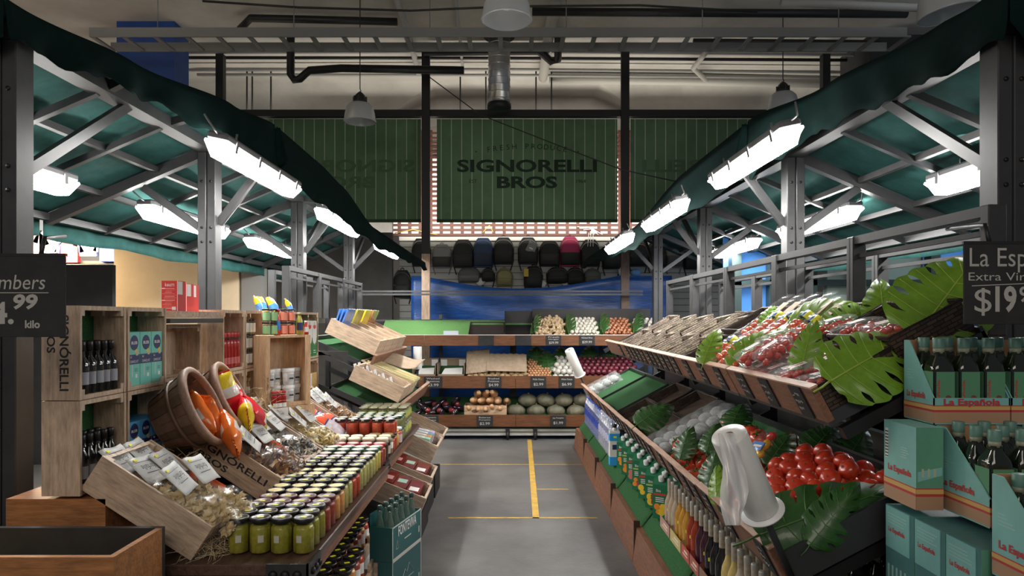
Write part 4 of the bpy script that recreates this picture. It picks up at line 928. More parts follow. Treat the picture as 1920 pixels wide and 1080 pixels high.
# ---- jars on the upper shelf crates
RJ = Kind(mk_jar('passata_jar', 'jar', .022, .195, LRED, None, mat('passata red', (.40, .012, .012), .25, coat=.5), 0, (mat('dark red label', (.5, .10, .10), .5), .12, .3, -100, 60)))
for j in range(2):
    for i in range(5): RJ.put(T(-1.53 - j * .05, 3.64 + i * .044, 1.2295), 'tall red passata jar in the crate, %s row, %s from the camera' % (('front', 'back')[j], ORD[i]), 'tall red jars in a crate')
PJ = Kind(mk_jar('pesto_jar', 'jar', .026, .088, LBK, None, BEANS, 0, (WHITE, .15, .75, -140, 80)))
for lay in range(3):
    for i in range(5 if lay == 0 else 3): PJ.put(T(-1.53, 3.935 + i * .053, 1.2295 + lay * .089), 'small white labelled jar in the crate, %s layer, %s from the camera' % (('bottom', 'middle', 'top')[lay], ORD[i]), 'small white labelled jars in a crate')
for lay in range(2): J['mush'].put(T(-1.55, 3.98, .8945 + .131 * lay), 'pickle jar in the lower crate, %s one of two stacked' % ('bottom', 'top')[lay], 'two stacked jars')
# pine crate with tubs
PM = T(-1.415, 3.94, 1.0) @ RZ(50)
t = thing('pine_crate', 'fresh pine crate standing on end with white tubs inside and jars on top', 'crate', PM)
W_, D_, H_ = .30, .14, .40                     # local: opening towards -y
m = MB(); m.box((0, 0, H_ - .014), (W_, D_, H_), PINEW); m.build('top_board', t)
m = MB(); m.box((0, 0, -.02), (W_, D_, 0), PINEW); m.build('base', t)
for x in (0, W_ - .014): m = MB(); m.box((x, 0, 0), (x + .014, D_, H_ - .014), PINEW); m.build('side_panel', t)
for k in range(3): m = MB(); m.box((.016 + k * .10, D_ - .012, 0), (.016 + k * .10 + .094, D_, H_ - .014), PINEW); m.build('back_board', t)
for x in (.0, W_ - .03):
    m = MB(); m.box((x, -.014, -.02), (x + .03, 0, H_), PINEW)
    if x == 0: m.text('SIGN\u00d3RELLI', INK, T(.015, -.0145, H_ * .30) @ F_CAM @ RZ(-90), width=.075, height=.014, bold=.02)
    m.build('post', t)
carton('support_crate', 'low pine box under the pine crate of tubs', 'box', PM @ T(-.01, 0, -.36), .35, .24, .338, PINEW)
def mk_tub():
    t = thing('white_tub', '', 'tub', None, 'white tubs in the pine crate')
    m = MB(); m.lathe([(.040, 0), (.0445, .07)], WHITEP, 24); m.build('tub_body', t)
    m = MB(); m.lathe([(.049, .066), (.049, .080), (.046, .083), (0, .083)], WHITEP, 24, cap=False); m.build('lid', t)
    m = MB(); m.lathe([(.0418, .016), (.0444, .056)], mat('tub print', (.55, .56, .58), .5), 14, None, 0, R(-130), R(-50), False)
    m.box((-.018, -.0448, .030), (.018, -.0436, .038), INK, RZ(0)); m.build('label', t)
    return t
TUB = Kind(mk_tub)
for lay in range(2):
    for i in range(4):
        if lay == 0 and i == 0: continue
        TUB.put(PM @ T(.052 + i * .066, .045 + (i % 2) * .04, .0005 + lay * .100 + (.0 if lay == 0 else .0)) @ Matrix.Diagonal((.78, .78, 1.2, 1)), 'white lidded tub in the pine crate, %s layer, %s from the left' % (('bottom', 'top')[lay], ORD[i]))
RJ2 = Kind(mk_jar('passata_jar', 'jar', .018, .098, LRED, None, mat('passata red', (.40, .012, .012), .25), 0, (WHITE, .05, .3, -140, -20)))
for i in range(3): RJ2.put(PM @ T(.04 + i * .03, -.040 + i * .002, -.02 + .0), 'small red jar standing in front of the white tubs, %s from the left' % ORD[i], 'small red jars by the tubs')
carton('label_block', 'white box under the small red jars by the tubs', 'box', PM @ T(.015, -.065, -.10), .10, .05, .0795, WHITE)
GJ = Kind(mk_jar('green_pesto_jar', 'jar', .024, .078, LBK, None, BEANS, 0, (mat('green label', (.28, .50, .24), .5), .12, .72, -170, -10)))
OJ = Kind(mk_jar('red_pesto_jar', 'jar', .024, .078, LBK, None, REDS, 0, (mat('salmon label', (.78, .26, .17), .5), .12, .72, -170, -10)))
for lay in range(2):
    for i in range(2): GJ.put(PM @ T(.035 + i * .05, .04, H_ + .0005 + lay * .0785), 'small jar with green label on the pine crate, %s layer, %s one' % (('bottom', 'top')[lay], ('left', 'right')[i]), 'green labelled jars on the pine crate')
    for i in range(2): OJ.put(PM @ T(.150 + i * .05, .04, H_ + .0005 + lay * .0785), 'small jar with salmon label on the pine crate, %s layer, %s one' % (('bottom', 'top')[lay], ('left', 'right')[i]), 'salmon labelled jars on the pine crate')
SB = mat('sauce red', (.45, .03, .02), .25, coat=.4)
def sauce(label, x, z, r, h, body, lab, cap):
    t = thing('sauce_bottle', label, 'bottle', PM @ T(x, .035, H_ + .0005))
    m = MB(); m.lathe([(r, 0), (r, h * .62), (r * .6, h * .78), (r * .5, h * .9)], body, 18); m.build('glass_body', t)
    m = MB(); m.lathe([(r * .62, h * .88), (r * .62, h)], cap, 14); m.build('cap', t)
    m = MB(); m.lathe([(r * 1.01, h * .2), (r * 1.01, h * .55)], lab, 12, None, 0, R(-170), R(-10), False); m.build('label', t)
sauce('red sauce bottle with blue and white label on the pine crate', .105, 0, .018, .155, SB, mat('blue label', (.05, .20, .60), .5), LRED)
sauce('yellow green bottle with navy label on the pine crate', .255, 0, .019, .135, PICK, NAVY, LGOLD)
sauce('short red bottle with white cap at the end of the pine crate', .30, 0, .016, .085, SB, WHITE, WHITEP)
# green and white cartons, snack packs, blue and yellow bags
GRC = mat('green carton card', (.02, .20, .06), .5)
def pas_deco(m, sx, sy, sz):
    m.box((sx, 0, sz * .52), (sx + .0005, sy, sz), WHITE)
    m.lathe([(0, 0), (sy * .45, 0)], WHITE, 20, T(sx + .0007, sy / 2, sz * .54) @ F_XP, cap=False)
    m.add([(sx + .001, sy * .2, sz * .88), (sx + .001, sy * .8, sz * .88), (sx + .001, sy * .8, sz * .80), (sx + .001, sy * .5, sz * .76), (sx + .001, sy * .2, sz * .80)], [(0, 1, 2, 3, 4)], REDC)
    m.box((sx, sy * .3, sz * .89), (sx + .001, sy * .7, sz * .97), GREYCARD)
    m.text('70', WHITE, T(sx + .0006, sy / 2, sz * .34) @ F_XP, height=sz * .07); m.box((sx, sy * .3, sz * .15), (sx + .0006, sy * .75, sz * .165), WHITE); m.box((sx, sy * .25, sz * .09), (sx + .0006, sy * .8, sz * .105), WHITE)
for i in range(2): carton('pasta_carton', 'green and white carton in the far crate, %s one' % ('near', 'far')[i], 'carton', T(-1.60, 5.07 + i * .125, 1.212), .1, .12, .27, GRC, 'green and white cartons', pas_deco)
SNK = mat('snack pack', (.60, .33, .10), .4, c2=(.72, .52, .22), vs=40, coat=.3)
def sn_deco(m, sx, sy, sz):
    m.box((sx, 0, 0), (sx + .0006, sy * .45, sz), WHITE); m.box((sx, sy * .1, sz * .4), (sx + .001, sy * .4, sz * .55), REDC)
carton('snack_carton', 'snack carton with white and orange front below the green and white cartons', 'carton', T(-1.60, 5.07, .874), .1, .25, .21, SNK, None, sn_deco)
BYB = Kind(pouch('snack_packet', YEB, [(.45, .9, BLB, 0, 1)], .17, .12, .06, seed=8))
for i, (y, q) in enumerate(((4.30, 20), (4.42, -30), (4.55, 10), (4.66, -15), (4.90, 30))): BYB.put(T(-1.58 - .03 * (i % 2), y, 1.59) @ RZ(q) @ RY(60) @ RX(10 * (i % 3)) @ S(.62), 'yellow and blue snack packet on top of the crates, %s from the camera' % ORD[i], 'yellow and blue snack packets')
# far left trays: crates of packets, spaghetti
for i in range(4):
    y0 = 5.72 + i * .36
    M = Matrix.Translation((-1.135, y0, 1.19)) @ RY(25) @ T(-.455, 0, 0)
    t = crate(M, 'long wooden crate of coloured packets on the far left top tray, %s from the camera' % ORD[i], .455, .34, .135, CRATEW, group='crates on the far left tray')
    if i < 4:
        for k in range(3):
            c = (BLB, mat('olive packet', (.42, .38, .06), **GLO), YEB, mat('brown packet', (.38, .13, .05), **GLO))[i]
            carton('flat_packet', '%s flat packet standing in the far left crates, %s of its crate' % (('blue', 'olive', 'yellow', 'brown')[i], ORD[k]), 'packet', M @ T(.05 + k * .02, .03, .015) @ RY(-8 + 3 * k), .012, .28, .215 + .015 * k, c, 'flat packets on the far left tray')
M = Matrix.Translation((-.86, 5.27, .85)) @ RY(25) @ T(-.42, 0, 0)
crate(M, 'tilted crate of narrow packets with white tags on the left middle tray', .42, .36, .125, CRATEW, group='crates on the left middle tray')
for k in range(5):
    for j in range(2): carton('tagged_packet', 'thin dark packet with white tag in the tilted crate, %s column, %s from the top' % (('near', 'far')[j], ORD[k]), 'packet', M @ T(.05 + k * .07, .03 + j * .16, .012) @ RY(-38), .008, .13, .10, mat('dark tag packet', (.16, .13, .11), .5), 'packets with white tags', lambda m, sx, sy, sz: m.box((-.0015, sy * .3, sz * .7), (sx + .0015, sy * .7, sz * 1.3), WHITE))
M = Matrix.Translation((-.86, 5.66, .85)) @ RY(25) @ T(-.46, 0, 0)
crate(M, 'tilted crate of spaghetti packs on the left middle tray', .46, .42, .125, CRATEW, group='crates on the left middle tray')
SPA = mat('spaghetti', (.62, .52, .22), .4, c2=(.72, .64, .36), vs=9, stretch=(1, 40, 40), bump=.3, bs=20)
def mk_spag():
    t = thing('spaghetti_pack', '', 'pack of pasta', None, 'long spaghetti packs')
    rs = random.Random(4); m = MB()
    for k in range(46):
        y, z = rs.uniform(-.034, .034), rs.uniform(-.012, .012); m.tube([(-.21, y, z), (.21, y + rs.uniform(-.003, .003), z)], .0016, SPA, 4)
    o = m.build('spaghetti', t); o['kind'] = 'stuff'
    m = MB(); m.grid(lambda u, v: (-.235 + .47 * u, .041 * math.cos(v * 2 * math.pi), .018 * math.sin(v * 2 * math.pi) * math.sin(math.pi * min(1, max(0, .02 + .96 * u))) ** .3), 14, 14, FILM); m.build('film', t)
    return t
SPG = Kind(mk_spag)
for k in range(10): SPG.put(M @ T(.24 + .02 * (k % 2), .05 + .08 * (k % 5), .035 + .045 * (k // 5) + .045) @ RZ(rnd(-5, 5)) @ RY(-3), 'spaghetti pack in clear film on the left middle tray, %s layer, %s from the camera' % (('lower', 'upper')[k // 5], ORD[k % 5]))
CARD = mat('moulded cardboard', (.34, .25, .17), .85, c2=(.44, .33, .24), vs=20)
# honeycomb paper lying over the packs
m = MB(); m.grid(lambda u, v: (-1.25 + .40 * u + .05 * v, 6.15 + .35 * v, 1.10 - .04 * u + .02 * math.sin(u * 6) + .06 * v), 10, 10, CARD, th=.004); m.build('cardboard_sheet', None, label='sheet of patterned cardboard leaning at the end of the left middle tray', cat='cardboard')
# lower crates beside the aisle
crate(Matrix.Translation((-.60, 5.18, .40)) @ RY(25) @ T(-.42, 0, 0), 'tilted crate of small pastel boxes below the far left table', .42, .44, .14, CRATEW2, group='tilted crates under the left table')
crate(Matrix.Translation((-.60, 5.66, .40)) @ RY(25) @ T(-.42, 0, 0), 'tilted crate under the far end of the left table, last before the end wall', .42, .40, .14, CRATEW2, group='tilted crates under the left table')
Mq = Matrix.Translation((-.60, 5.18, .40)) @ RY(25) @ T(-.42, 0, 0)
for k, c in enumerate((mat('lilac box', (.50, .44, .56), .5), mat('blue box', (.16, .32, .45), .5), mat('apricot box', (.58, .28, .10), .5), mat('mint box', (.34, .58, .46), .5))):
    carton('small_box', '%s small box in the tilted crate below the far table' % ('lilac', 'slate blue', 'apricot', 'mint')[k], 'box', Mq @ T(.14, .34 - k * .1, .03) @ RY(-12), .22, .085, .08, c, None, lambda m, sx, sy, sz: (m.box((sx * .2, sy * .1, sz), (sx * .8, sy * .8, sz + .0006), WHITE), m.box((sx * .3, sy * .3, sz), (sx * .7, sy * .6, sz + .001), GREYCARD)))
for k, y in enumerate((5.2, 5.7)):
    m = MB(); m.box((-1.35, y, 0), (-.62, y + .40, .20), BLACK); m.build('low_platform', None, label='black platform under the tilted crates below the far table, %s one' % ('near', 'far')[k], cat='platform')
crate(Matrix.Translation((-.56, 4.20, .27)) @ RY(22) @ T(-.42, 0, 0), 'tilted crate of dark red packs below the middle of the left table', .42, .36, .13, CRATEW2, group='tilted crates under the left table')
crate(Matrix.Translation((-.57, 4.62, .30)) @ RY(22) @ T(-.42, 0, 0), 'tilted crate of red packs behind the dark red packs', .42, .36, .13, CRATEW2, group='tilted crates under the left table')
m = MB(); m.box((-1.3, 4.15, 0), (-.6, 5.05, .16), BLACK); m.build('low_platform', None, label='black platform under the tilted crates of red packs', cat='platform')
DRP = mat('dark red pack', (.20, .025, .018), .25, coat=.5, var=.3, vs=12)
for c in range(2):
    Mq = (Matrix.Translation((-.56, 4.20, .27)) @ RY(22) @ T(-.42, 0, 0), Matrix.Translation((-.57, 4.62, .30)) @ RY(22) @ T(-.42, 0, 0))[c]
    for k in range(4):
        carton('gift_pack', 'dark red pack with pale label in the %s tilted crate, %s from the top' % (('near', 'far')[c], ORD[k]), 'pack', Mq @ T(.03 + k * .09, .03 + .01 * (k % 2), .02) @ RY(-10), .085, .29, .10, DRP, 'dark red packs', lambda m, sx, sy, sz, k=k: m.box((sx * .15, sy * (.1 + .15 * (k % 3)), sz), (sx * .85, sy * (.4 + .15 * (k % 3)), sz + .001), (WHITE, mat('pink card', (.62, .30, .30), .5), mat('mint card pale', (.40, .62, .50), .5))[k % 3]))
# mineral water boxes
TEALB = mat('teal printed card', (.015, .10, .105), .5); BOXE = mat('white card edge', (.55, .55, .52), .6)
def water_box(z, h, label, cut):
    M = T(-.562, 3.28, z) @ RZ(75)
    t = thing('water_box', label, 'box', M, 'teal mineral water boxes')
    Lx, Ly = .36, .12                         # front face is local -y
    for nm, lo, hi in (('front_panel', (0, 0, 0), (Lx, .004, h)), ('back_panel', (0, Ly - .004, 0), (Lx, Ly, h if not cut else h + .06)), ('side_panel', (0, .004, 0), (.004, Ly - .004, h)), ('side_panel', (Lx - .004, .004, 0), (Lx, Ly - .004, h))):
        m = MB(); m.box(lo, hi, TEALB)
        if nm == 'front_panel':
            m.box((0, -.0006, 0), (Lx, 0, .012), BOXE); m.box((0, -.0006, 0), (.006, 0, h), BOXE); m.box((0, -.0006, h - .005), (Lx, 0, h), BOXE); m.box((Lx - .006, -.0006, 0), (Lx, 0, h), BOXE)
            m.text('FONTEVIVA', WHITE, T(Lx * .5, -.0006, h - .035 if cut else h * .42) @ F_CAM, width=Lx * .62, height=.05, bold=.01)
            if not cut:
                m.tube([(Lx * .3, -.001, h * .62), (Lx * .42, -.001, h * .75), (Lx * .48, -.001, h * .69), (Lx * .56, -.001, h * .80), (Lx * .70, -.001, h * .64)], .0016, GREYCARD, 4); m.box((Lx * .28, -.001, h * .585), (Lx * .72, 0, h * .592), GREYCARD)
            else:
                m.tube([(Lx * .12, -.001, .05), (Lx * .16, -.001, .09), (Lx * .2, -.001, .05)], .0014, GREYCARD, 4, closed=True); m.box((Lx * .4, -.001, .07), (Lx * .62, 0, .075), GREYCARD)
            m.box((Lx * .90, -.001, h * .3), (Lx * .93, 0, h * .5), GREYCARD)
        m.build(nm, t)
    m = MB(); m.box((.004, .004, 0), (Lx - .004, Ly - .004, .006 if cut else h), TEALB if not cut else CARD); m.build('base' if cut else 'top_panel', t)
    return M
water_box(0, .325, 'closed teal FONTEVIVA box standing on the floor by the aisle', False)
WM = water_box(.326, .165, 'cut open teal FONTEVIVA box on top, holding clear bottles', True)
WB = clear('pale green bottle glass', tint=(.52, .72, .64), gloss=.10, rough=.05, body=(.25, .36, .32), bodyfac=.30); WBC = mat('dark green cap', (.05, .09, .08), .35)
def mk_wbot():
    t = thing('water_bottle', '', 'bottle', None, 'mineral water bottles')
    m = MB(); m.lathe([(.026, 0), (.029, .006), (.029, .115), (.026, .14), (.014, .185), (.0115, .205), (.0115, .225)], WB, 18); m.build('glass_body', t)
    m = MB(); m.lathe([(.0135, .218), (.0135, .238), (.012, .240)], WBC, 14); m.build('cap', t)
    m = MB(); m.lathe([(.0293, .10), (.0293, .116)], YSTICK, 3, None, 0, R(-105), R(-80), False); m.build('price_sticker', t)
    return t
WBK = Kind(mk_wbot)
for i in range(5):
    for j in range(2): WBK.put(WM @ T(.045 + i * .066, .034 + j * .054, .0065) @ RZ(rnd(-30, 30)) @ Matrix.Diagonal((.88, .88, 1.05, 1)), 'clear mineral water bottle in the open teal box, %s row, %s from the left' % (ORD[j], ORD[i]))
# bag roll on the left
def bag_roll(M, label, L=.30, r=.05):
    t = thing('bag_roll', label, 'roll', M, 'rolls of produce bags')
    RW = mat('bag roll plastic', (.74, .73, .71), .35, var=.05, vs=30, stretch=(1, 1, .2), sub=.1)
    m = MB(); m.lathe([(.014, L), (r * .96, L), (r, L - .004), (r, .004), (r * .96, 0), (.014, 0)], RW, 32, cap=False); m.lathe([(.014, 0), (.014, L)], CARD, 16, cap=False); m.build('roll', t)
    m = MB(); m.lathe([(r * 1.28, -.010), (r * 1.28, -.005)], WHITEP, 28); m.build('base_disc', t)
    m = MB(); m.tube([(0, 0, -.32), (0, 0, .03)], .011, DSTEEL, 8); m.build('spindle', t)
    return t
bag_roll(T(*at(783, 690, 7.2)), 'white roll of produce bags standing upright at the end of the left stall', .225, .046)
# ================================================================ RIGHT STALL GOODS
WICK = mat('dark wicker', (.085, .050, .034), .6, kind='wicker'); WICKP = mat('pale wicker', (.42, .33, .26), .6, kind='wicker')
def wicker(name, label, M, lx, wy, h, mt=None, group='wicker baskets', th=.008):
    mt = mt or WICK; t = thing(name, label, 'basket', M, group)
    for nm, lo, hi in (('side_wall', (0, 0, 0), (lx, th, h)), ('side_wall', (0, wy - th, 0), (lx, wy, h)), ('end_wall', (0, th, 0), (th, wy - th, h)), ('end_wall', (lx - th, th, 0), (lx, wy - th, h)), ('base', (th, th, 0), (lx - th, wy - th, .008))):
        m = MB(); m.box(lo, hi, mt); m.build(nm, t)
    m = MB(); m.tube([(0, 0, h), (lx, 0, h), (lx, wy, h), (0, wy, h)], .008, mt, 8, closed=True); m.build('rim', t)
    return t
# monstera leaves -------------------------------------------------------
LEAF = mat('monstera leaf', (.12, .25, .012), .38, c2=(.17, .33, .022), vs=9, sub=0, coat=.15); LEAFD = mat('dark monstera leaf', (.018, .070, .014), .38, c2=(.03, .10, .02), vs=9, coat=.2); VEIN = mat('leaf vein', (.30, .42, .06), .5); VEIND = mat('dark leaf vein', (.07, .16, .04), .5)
def mk_leaf(lm, vm, seed=0, bend=.10):
    def make():
        t = thing('monstera_leaf', '', 'leaf'); rs = random.Random(seed)
        N = 6; m = MB(); vv = MB()
        def hw(t_): return .46 * (math.sin(math.pi * (min(1, t_ * .93 + .07)) ** .62)) ** .75
        def P(s, tt, u, t0):
            a = hw(t0) * u; x = s * a; y = tt - .12 * (1 - u) * 0 + .20 * u * (tt - .25) + .10 * u * u
            z = -bend * u * u - .10 * (y - .4) ** 2 * 1.2 + .012 * math.sin(tt * 38) * u
            return (x, y, z)
        for s in (-1, 1):
            for i in range(N):
                ta, tb = -.02 + 1.0 * i / N, -.02 + 1.0 * (i + 1) / N
                cut = rs.uniform(.50, .66)
                def f(u, v):
                    g = 0 if u < cut else (u - cut) / (1 - cut); sh = .26 * math.sin(math.pi * min(1, g * 1.08)) ** .8
                    if i == 0 : lo = 0
                    tt = ta + (tb - ta) * (v + (.5 - v) * sh); w0 = (ta + tb) / 2
                    return P(s, tt, u * (1 - .16 * (2 * v - 1) ** 2 * (u > cut) * .35), ta + (tb - ta) * v)
                m.grid(f, 9, 5, lm)
                tm = (ta + tb) / 2; vv.tube([tuple(Vector(P(s, tm - .05 * (1 - u), u, tm)) + Vector((0, 0, .004))) for u in (0, .25, .5, .75, .93)], [.0065, .005, .004, .003, .002], vm, 5)
        vv.tube([(0, y, -.12 * (y - .4) ** 2 + .005) for y in (-.05, .1, .3, .5, .7, .9, 1.0)], [.013, .012, .010, .008, .007, .005, .003], vm, 6)
        m.build('blade', t); vv.build('veins', t)
        m = MB(); m.tube([(0, -.02, 0), (.01, -.12, -.02), (.0, -.22, -.05)], .012, vm, 6); m.build('stalk', t)
        return t
    return make
KLF = {'l': Kind(mk_leaf(LEAF, VEIN, 1)), 'd': Kind(mk_leaf(LEAFD, VEIND, 2, .14))}
def leaf(k, b, tip, n, label, grp=None, wd=1.0):
    """b, tip: (px, py, depth) of leaf base and tip; n: which way the face looks"""
    B = at(*b); Tp = at(*tip); y = (Tp - B); L = y.length; y.normalize(); z = Vector(n); z = (z - y * z.dot(y)).normalized(); x = y.cross(z)
    M = Matrix((x, y, z)).transposed().to_4x4(); M.translation = B
    return KLF[k].put(M @ Matrix.Diagonal((L * wd, L, L, 1)), label, grp or ('bright monstera leaves' if k == 'l' else 'dark monstera leaves'))
NF = (-.35, -.85, .4)
leaf('l', (1560, 712, 2.10), (1702, 632, 2.16), (-.25, -.8, .55), 'bright monstera leaf over the near end of the top right tray, lower front one', wd=.95)
leaf('l', (1725, 622, 2.14), (1822, 490, 2.25), (-.3, -.85, .4), 'big bright monstera leaf beside the right blackboard, topmost one', wd=1.0)
leaf('l', (1500, 705, 2.38), (1520, 612, 2.42), (-.6, -.75, .3), 'bright curled leaf just left of the lower front leaf', wd=.7)
leaf('l', (1478, 608, 2.95), (1580, 572, 2.8), (-.2, -.7, .6), 'bright monstera leaf below the upper cherry tomato bags', wd=1.0)
leaf('l', (1525, 690, 2.55), (1600, 600, 2.6), (-.6, -.6, .4), 'bright leaf behind the lower front leaf on the top tray', wd=.8)
leaf('l', (1370, 690, 2.95), (1432, 625, 2.95), (-.5, -.8, .4), 'bright leaf between cherry tomato bags and red punnets, lower row', wd=.8)
leaf('l', (1420, 690, 2.80), (1470, 615, 2.85), (-.5, -.8, .4), 'bright leaf left of the red punnets', wd=.8)
leaf('l', (1560, 625, 2.65), (1630, 570, 2.7), (-.3, -.8, .5), 'shiny leaf in the back row beside the clear punnet', wd=.95)
leaf('l', (1660, 620, 2.5), (1650, 530, 2.6), (-.4, -.8, .4), 'upright bright leaf left of the topmost leaf', wd=.8)
leaf('l', (1318, 680, 3.25), (1340, 622, 3.3), (-.6, -.75, .3), 'bright leaf at the left of the lower cherry tomato bags', wd=.8)
leaf('l', (1432, 612, 3.25), (1446, 575, 3.3), (-.6, -.75, .3), 'bright leaf at the left of the upper cherry tomato bags', wd=.8)
# top tray, near bay: baskets with punnets
M0, M1, M2, M3, M4 = TRT
def tl(M, x, y, z): return M @ T(x, y, z)
for b, (M, y0, n) in enumerate(((M0, .02, 2), (M1, .03, 2))):
    for j in range(2):
        for i in range(n):
            wicker('wicker_basket', 'dark wicker basket of packs on the top right tray, %s bay, %s row, %s one' % (('near', 'second')[b], ('lower', 'upper')[j], ('near', 'far')[i]), tl(M, .03 + j * .265, y0 + i * .42, .0075), .255, .40, .10 if j == 0 else .13, WICK, 'dark wicker baskets of packs')
REDB = mat('grape tomato', (.55, .035, .02), .25, coat=.4); CHT = mat('cherry tomato', (.72, .10, .015), .22, coat=.5)
def mk_punnet():
    t = thing('red_punnet', '', 'punnet')
    m = MB(); m.lathe([(.058, .0), (.072, .002), (.080, .05), (.084, .052), (.078, .062), (.06, .066), (0, .066)], CLAM, 28, Matrix.Diagonal((1, .78, 1, 1)), pw=5, cap=False); m.build('clamshell', t)
    rs = random.Random(3); proto = None
    for i in range(14):
        x, y = -.05 + .025 * (i % 5), -.035 + .032 * (i // 5)
        m = MB(); m.ball((0, 0, 0), .013, .013, .017, REDB, 10, 7)
        if proto is None: o = m.build('grape_tomato', t); proto = o
        else: o = proto.copy(); COL.objects.link(o); o.parent = t
        o.matrix_local = T(x + rs.uniform(-.004, .004), y, .022 + .018 * (i % 2)) @ RX(rs.uniform(0, 90)) @ RY(rs.uniform(0, 90))
    m = MB(); m.box((-.03, -.02, .0665), (.03, .02, .0672), WHITE); m.box((-.028, -.004, .0672), (.02, .004, .0677), REDC); m.build('label', t)
    return t
PUN = Kind(mk_punnet)
pp = [(M0, .08, .60, .05), (M0, .08, .72, .05), (M0, .17, .60, .06), (M0, .18, .73, .06), (M0, .10, .66, .12), (M0, .20, .66, .125), (M0, .08, .47, .05), (M0, .17, .47, .055), (M0, .09, .37, .05), (M0, .17, .36, .055), (M0, .13, .53, .12), (M0, .08, .26, .07), (M0, .08, .12, .05), (M0, .17, .2, .06), (M0, .36, .15, .09), (M0, .36, .34, .09), (M0, .38, .55, .09)]
for i, (M, x, y, z) in enumerate(pp):
    w_ = ('near' if M is M0 else 'second'); PUN.put(tl(M, x, y, z) @ RZ(rnd(-12, 12)) @ RY(rnd(-6, 14)), 'clear punnet of small red tomatoes on the near top right tray', 'clear punnets of small red tomatoes')
KRAFT = mat('kraft card', (.46, .33, .22), .7)
def mk_cherry():
    t = thing('cherry_tomato_bag', '', 'bag of tomatoes')
    m = MB(); m.box((.0, -.035, .0), (.27, .035, .002), KRAFT); m.build('card_tray', t)
    proto = None; rs = random.Random(5)
    for i in range(8):
        m = MB(); m.ball((0, 0, 0), .0155, .0155, .015, CHT, 12, 8)
        if proto is None: proto = o = m.build('cherry_tomato', t)
        else: o = proto.copy(); COL.objects.link(o); o.parent = t
        o.matrix_local = T(.022 + .028 * (i // 2) + rs.uniform(-.003, .003), -.016 + .032 * (i % 2), .018 + rs.uniform(0, .006))
    m = MB(); m.grid(lambda u, v: (.135 + .04 * u, -.036 + .072 * v, .006 + .030 * math.sin(math.pi * v) ** .6), 2, 8, BLB, th=.001)
    m.grid(lambda u, v: (.135 + .04 * u, -.036 + .018 * v, .0075 + .030 * math.sin(math.pi * v * .25) ** .6), 2, 4, YSTICK, th=.001); m.box((.15, -.01, .0365), (.158, .03, .0372), WHITE); m.build('label', t)
    m = MB(); m.grid(lambda u, v: (-.012 + .30 * u, .040 * math.cos(v * 2 * math.pi) * (1 + .05 * math.sin(u * 20)), .018 + .024 * math.sin(v * 2 * math.pi) * math.sin(math.pi * min(.97, .05 + u * .92)) ** .35 + .003 * math.sin(u * 30 + v * 20)), 20, 14, FILM)
    m.grid(lambda u, v: (.285 + .025 * u, (v - .5) * .08, .018 + .006 * math.sin(v * 25) * u), 2, 16, FILM); m.build('film', t)
    return t
CHB = Kind(mk_cherry)
for i in range(7): CHB.put(tl(M1, .035 + .012 * (i % 2), .03 + i * .075, .085 + .014 * (i % 2)) @ RY(-9) @ RZ(-6 + 3 * (i % 3)), 'cherry tomato bag with blue label, lower row of the top tray, %s from the camera' % ORD[i], 'bags of cherry tomatoes')
for i in range(8): CHB.put(tl(M1, .24 + .012 * (i % 2), -.12 + i * .076, .10 + .014 * (i % 2)) @ RY(-14) @ RZ(-6 + 3 * (i % 3)), 'cherry tomato bag with blue label, upper row of the top tray, %s from the camera' % ORD[i], 'bags of cherry tomatoes')
# empty wicker baskets
for b, M in enumerate((M2, M3)):
    for j in range(2):
        for i in range(2): wicker('wicker_basket', 'empty shallow wicker basket on the top right tray, %s bay, %s row, %s one' % (('third', 'fourth')[b], ('lower', 'upper')[j], ('near', 'far')[i]), tl(M, .03 + j * .265, .02 + i * .43, .008) @ RX(-4), .255, .42, .095, WICKP, 'empty shallow wicker baskets')
for j in range(2): wicker('wicker_basket', 'empty shallow wicker basket at the far end of the top tray, %s row' % ('lower', 'upper')[j], tl(M4, .03 + j * .265, .02, .008), .255, .34, .09, WICKP, 'empty shallow wicker baskets')
for i in range(5): wicker('wicker_basket', 'small wicker basket standing behind the steel rail, %s from the camera' % ORD[i], T(1.70, 3.75 + i * .34, 1.44) @ RX(-6), .22, .30, .11, WICKP, 'wicker baskets behind the rail')
m = MB(); m.box((1.64, 2.7, 1.395), (2.1, 6.4, 1.42), DSTEEL); m.build('back_shelf', None, label='dark shelf behind the right rail frames', cat='shelf')
# price slates on the tray boards
def slate_on(M, y, wd, label, grp, bh=.12, rows=3):
    t = thing('price_slate', label, 'price slate', None, grp)
    m = MB(); m.M = M; m.box((-.006, y, .004), (-.0005, y + wd, bh - .004), SLATE); m.build('board', t)
    m = MB(); m.M = M; scribble(m, T(-.0062, y + wd / 2, bh / 2) @ F_XM, wd * .75, bh * .7, rows=rows); o = m.build('chalk_writing', t)
k = 0
for b, ys in enumerate(((.08, .36, .62), (.10, .38, .66), (.04, .19, .34, .49, .64, .78), (.05, .21, .37, .53, .70), (.06,))):
    for y in ys: slate_on(TRT[b], y, .088, 'black chalk price slate on the board of the top right trays, %s from the camera' % ORD[k], 'price slates on the top right trays'); k += 1
k = 0
for b, ys in enumerate(((.05, .42, .66), (.02, .20, .42, .68), (.04, .22, .40, .60, .78), (.05, .25, .45, .66), (.1, .5), (.2,))):
    for y in ys: slate_on(TRM[b], y, .085, 'black chalk price slate on the board of the middle right trays, %s from the camera' % ORD[k], 'price slates on the middle right trays'); k += 1
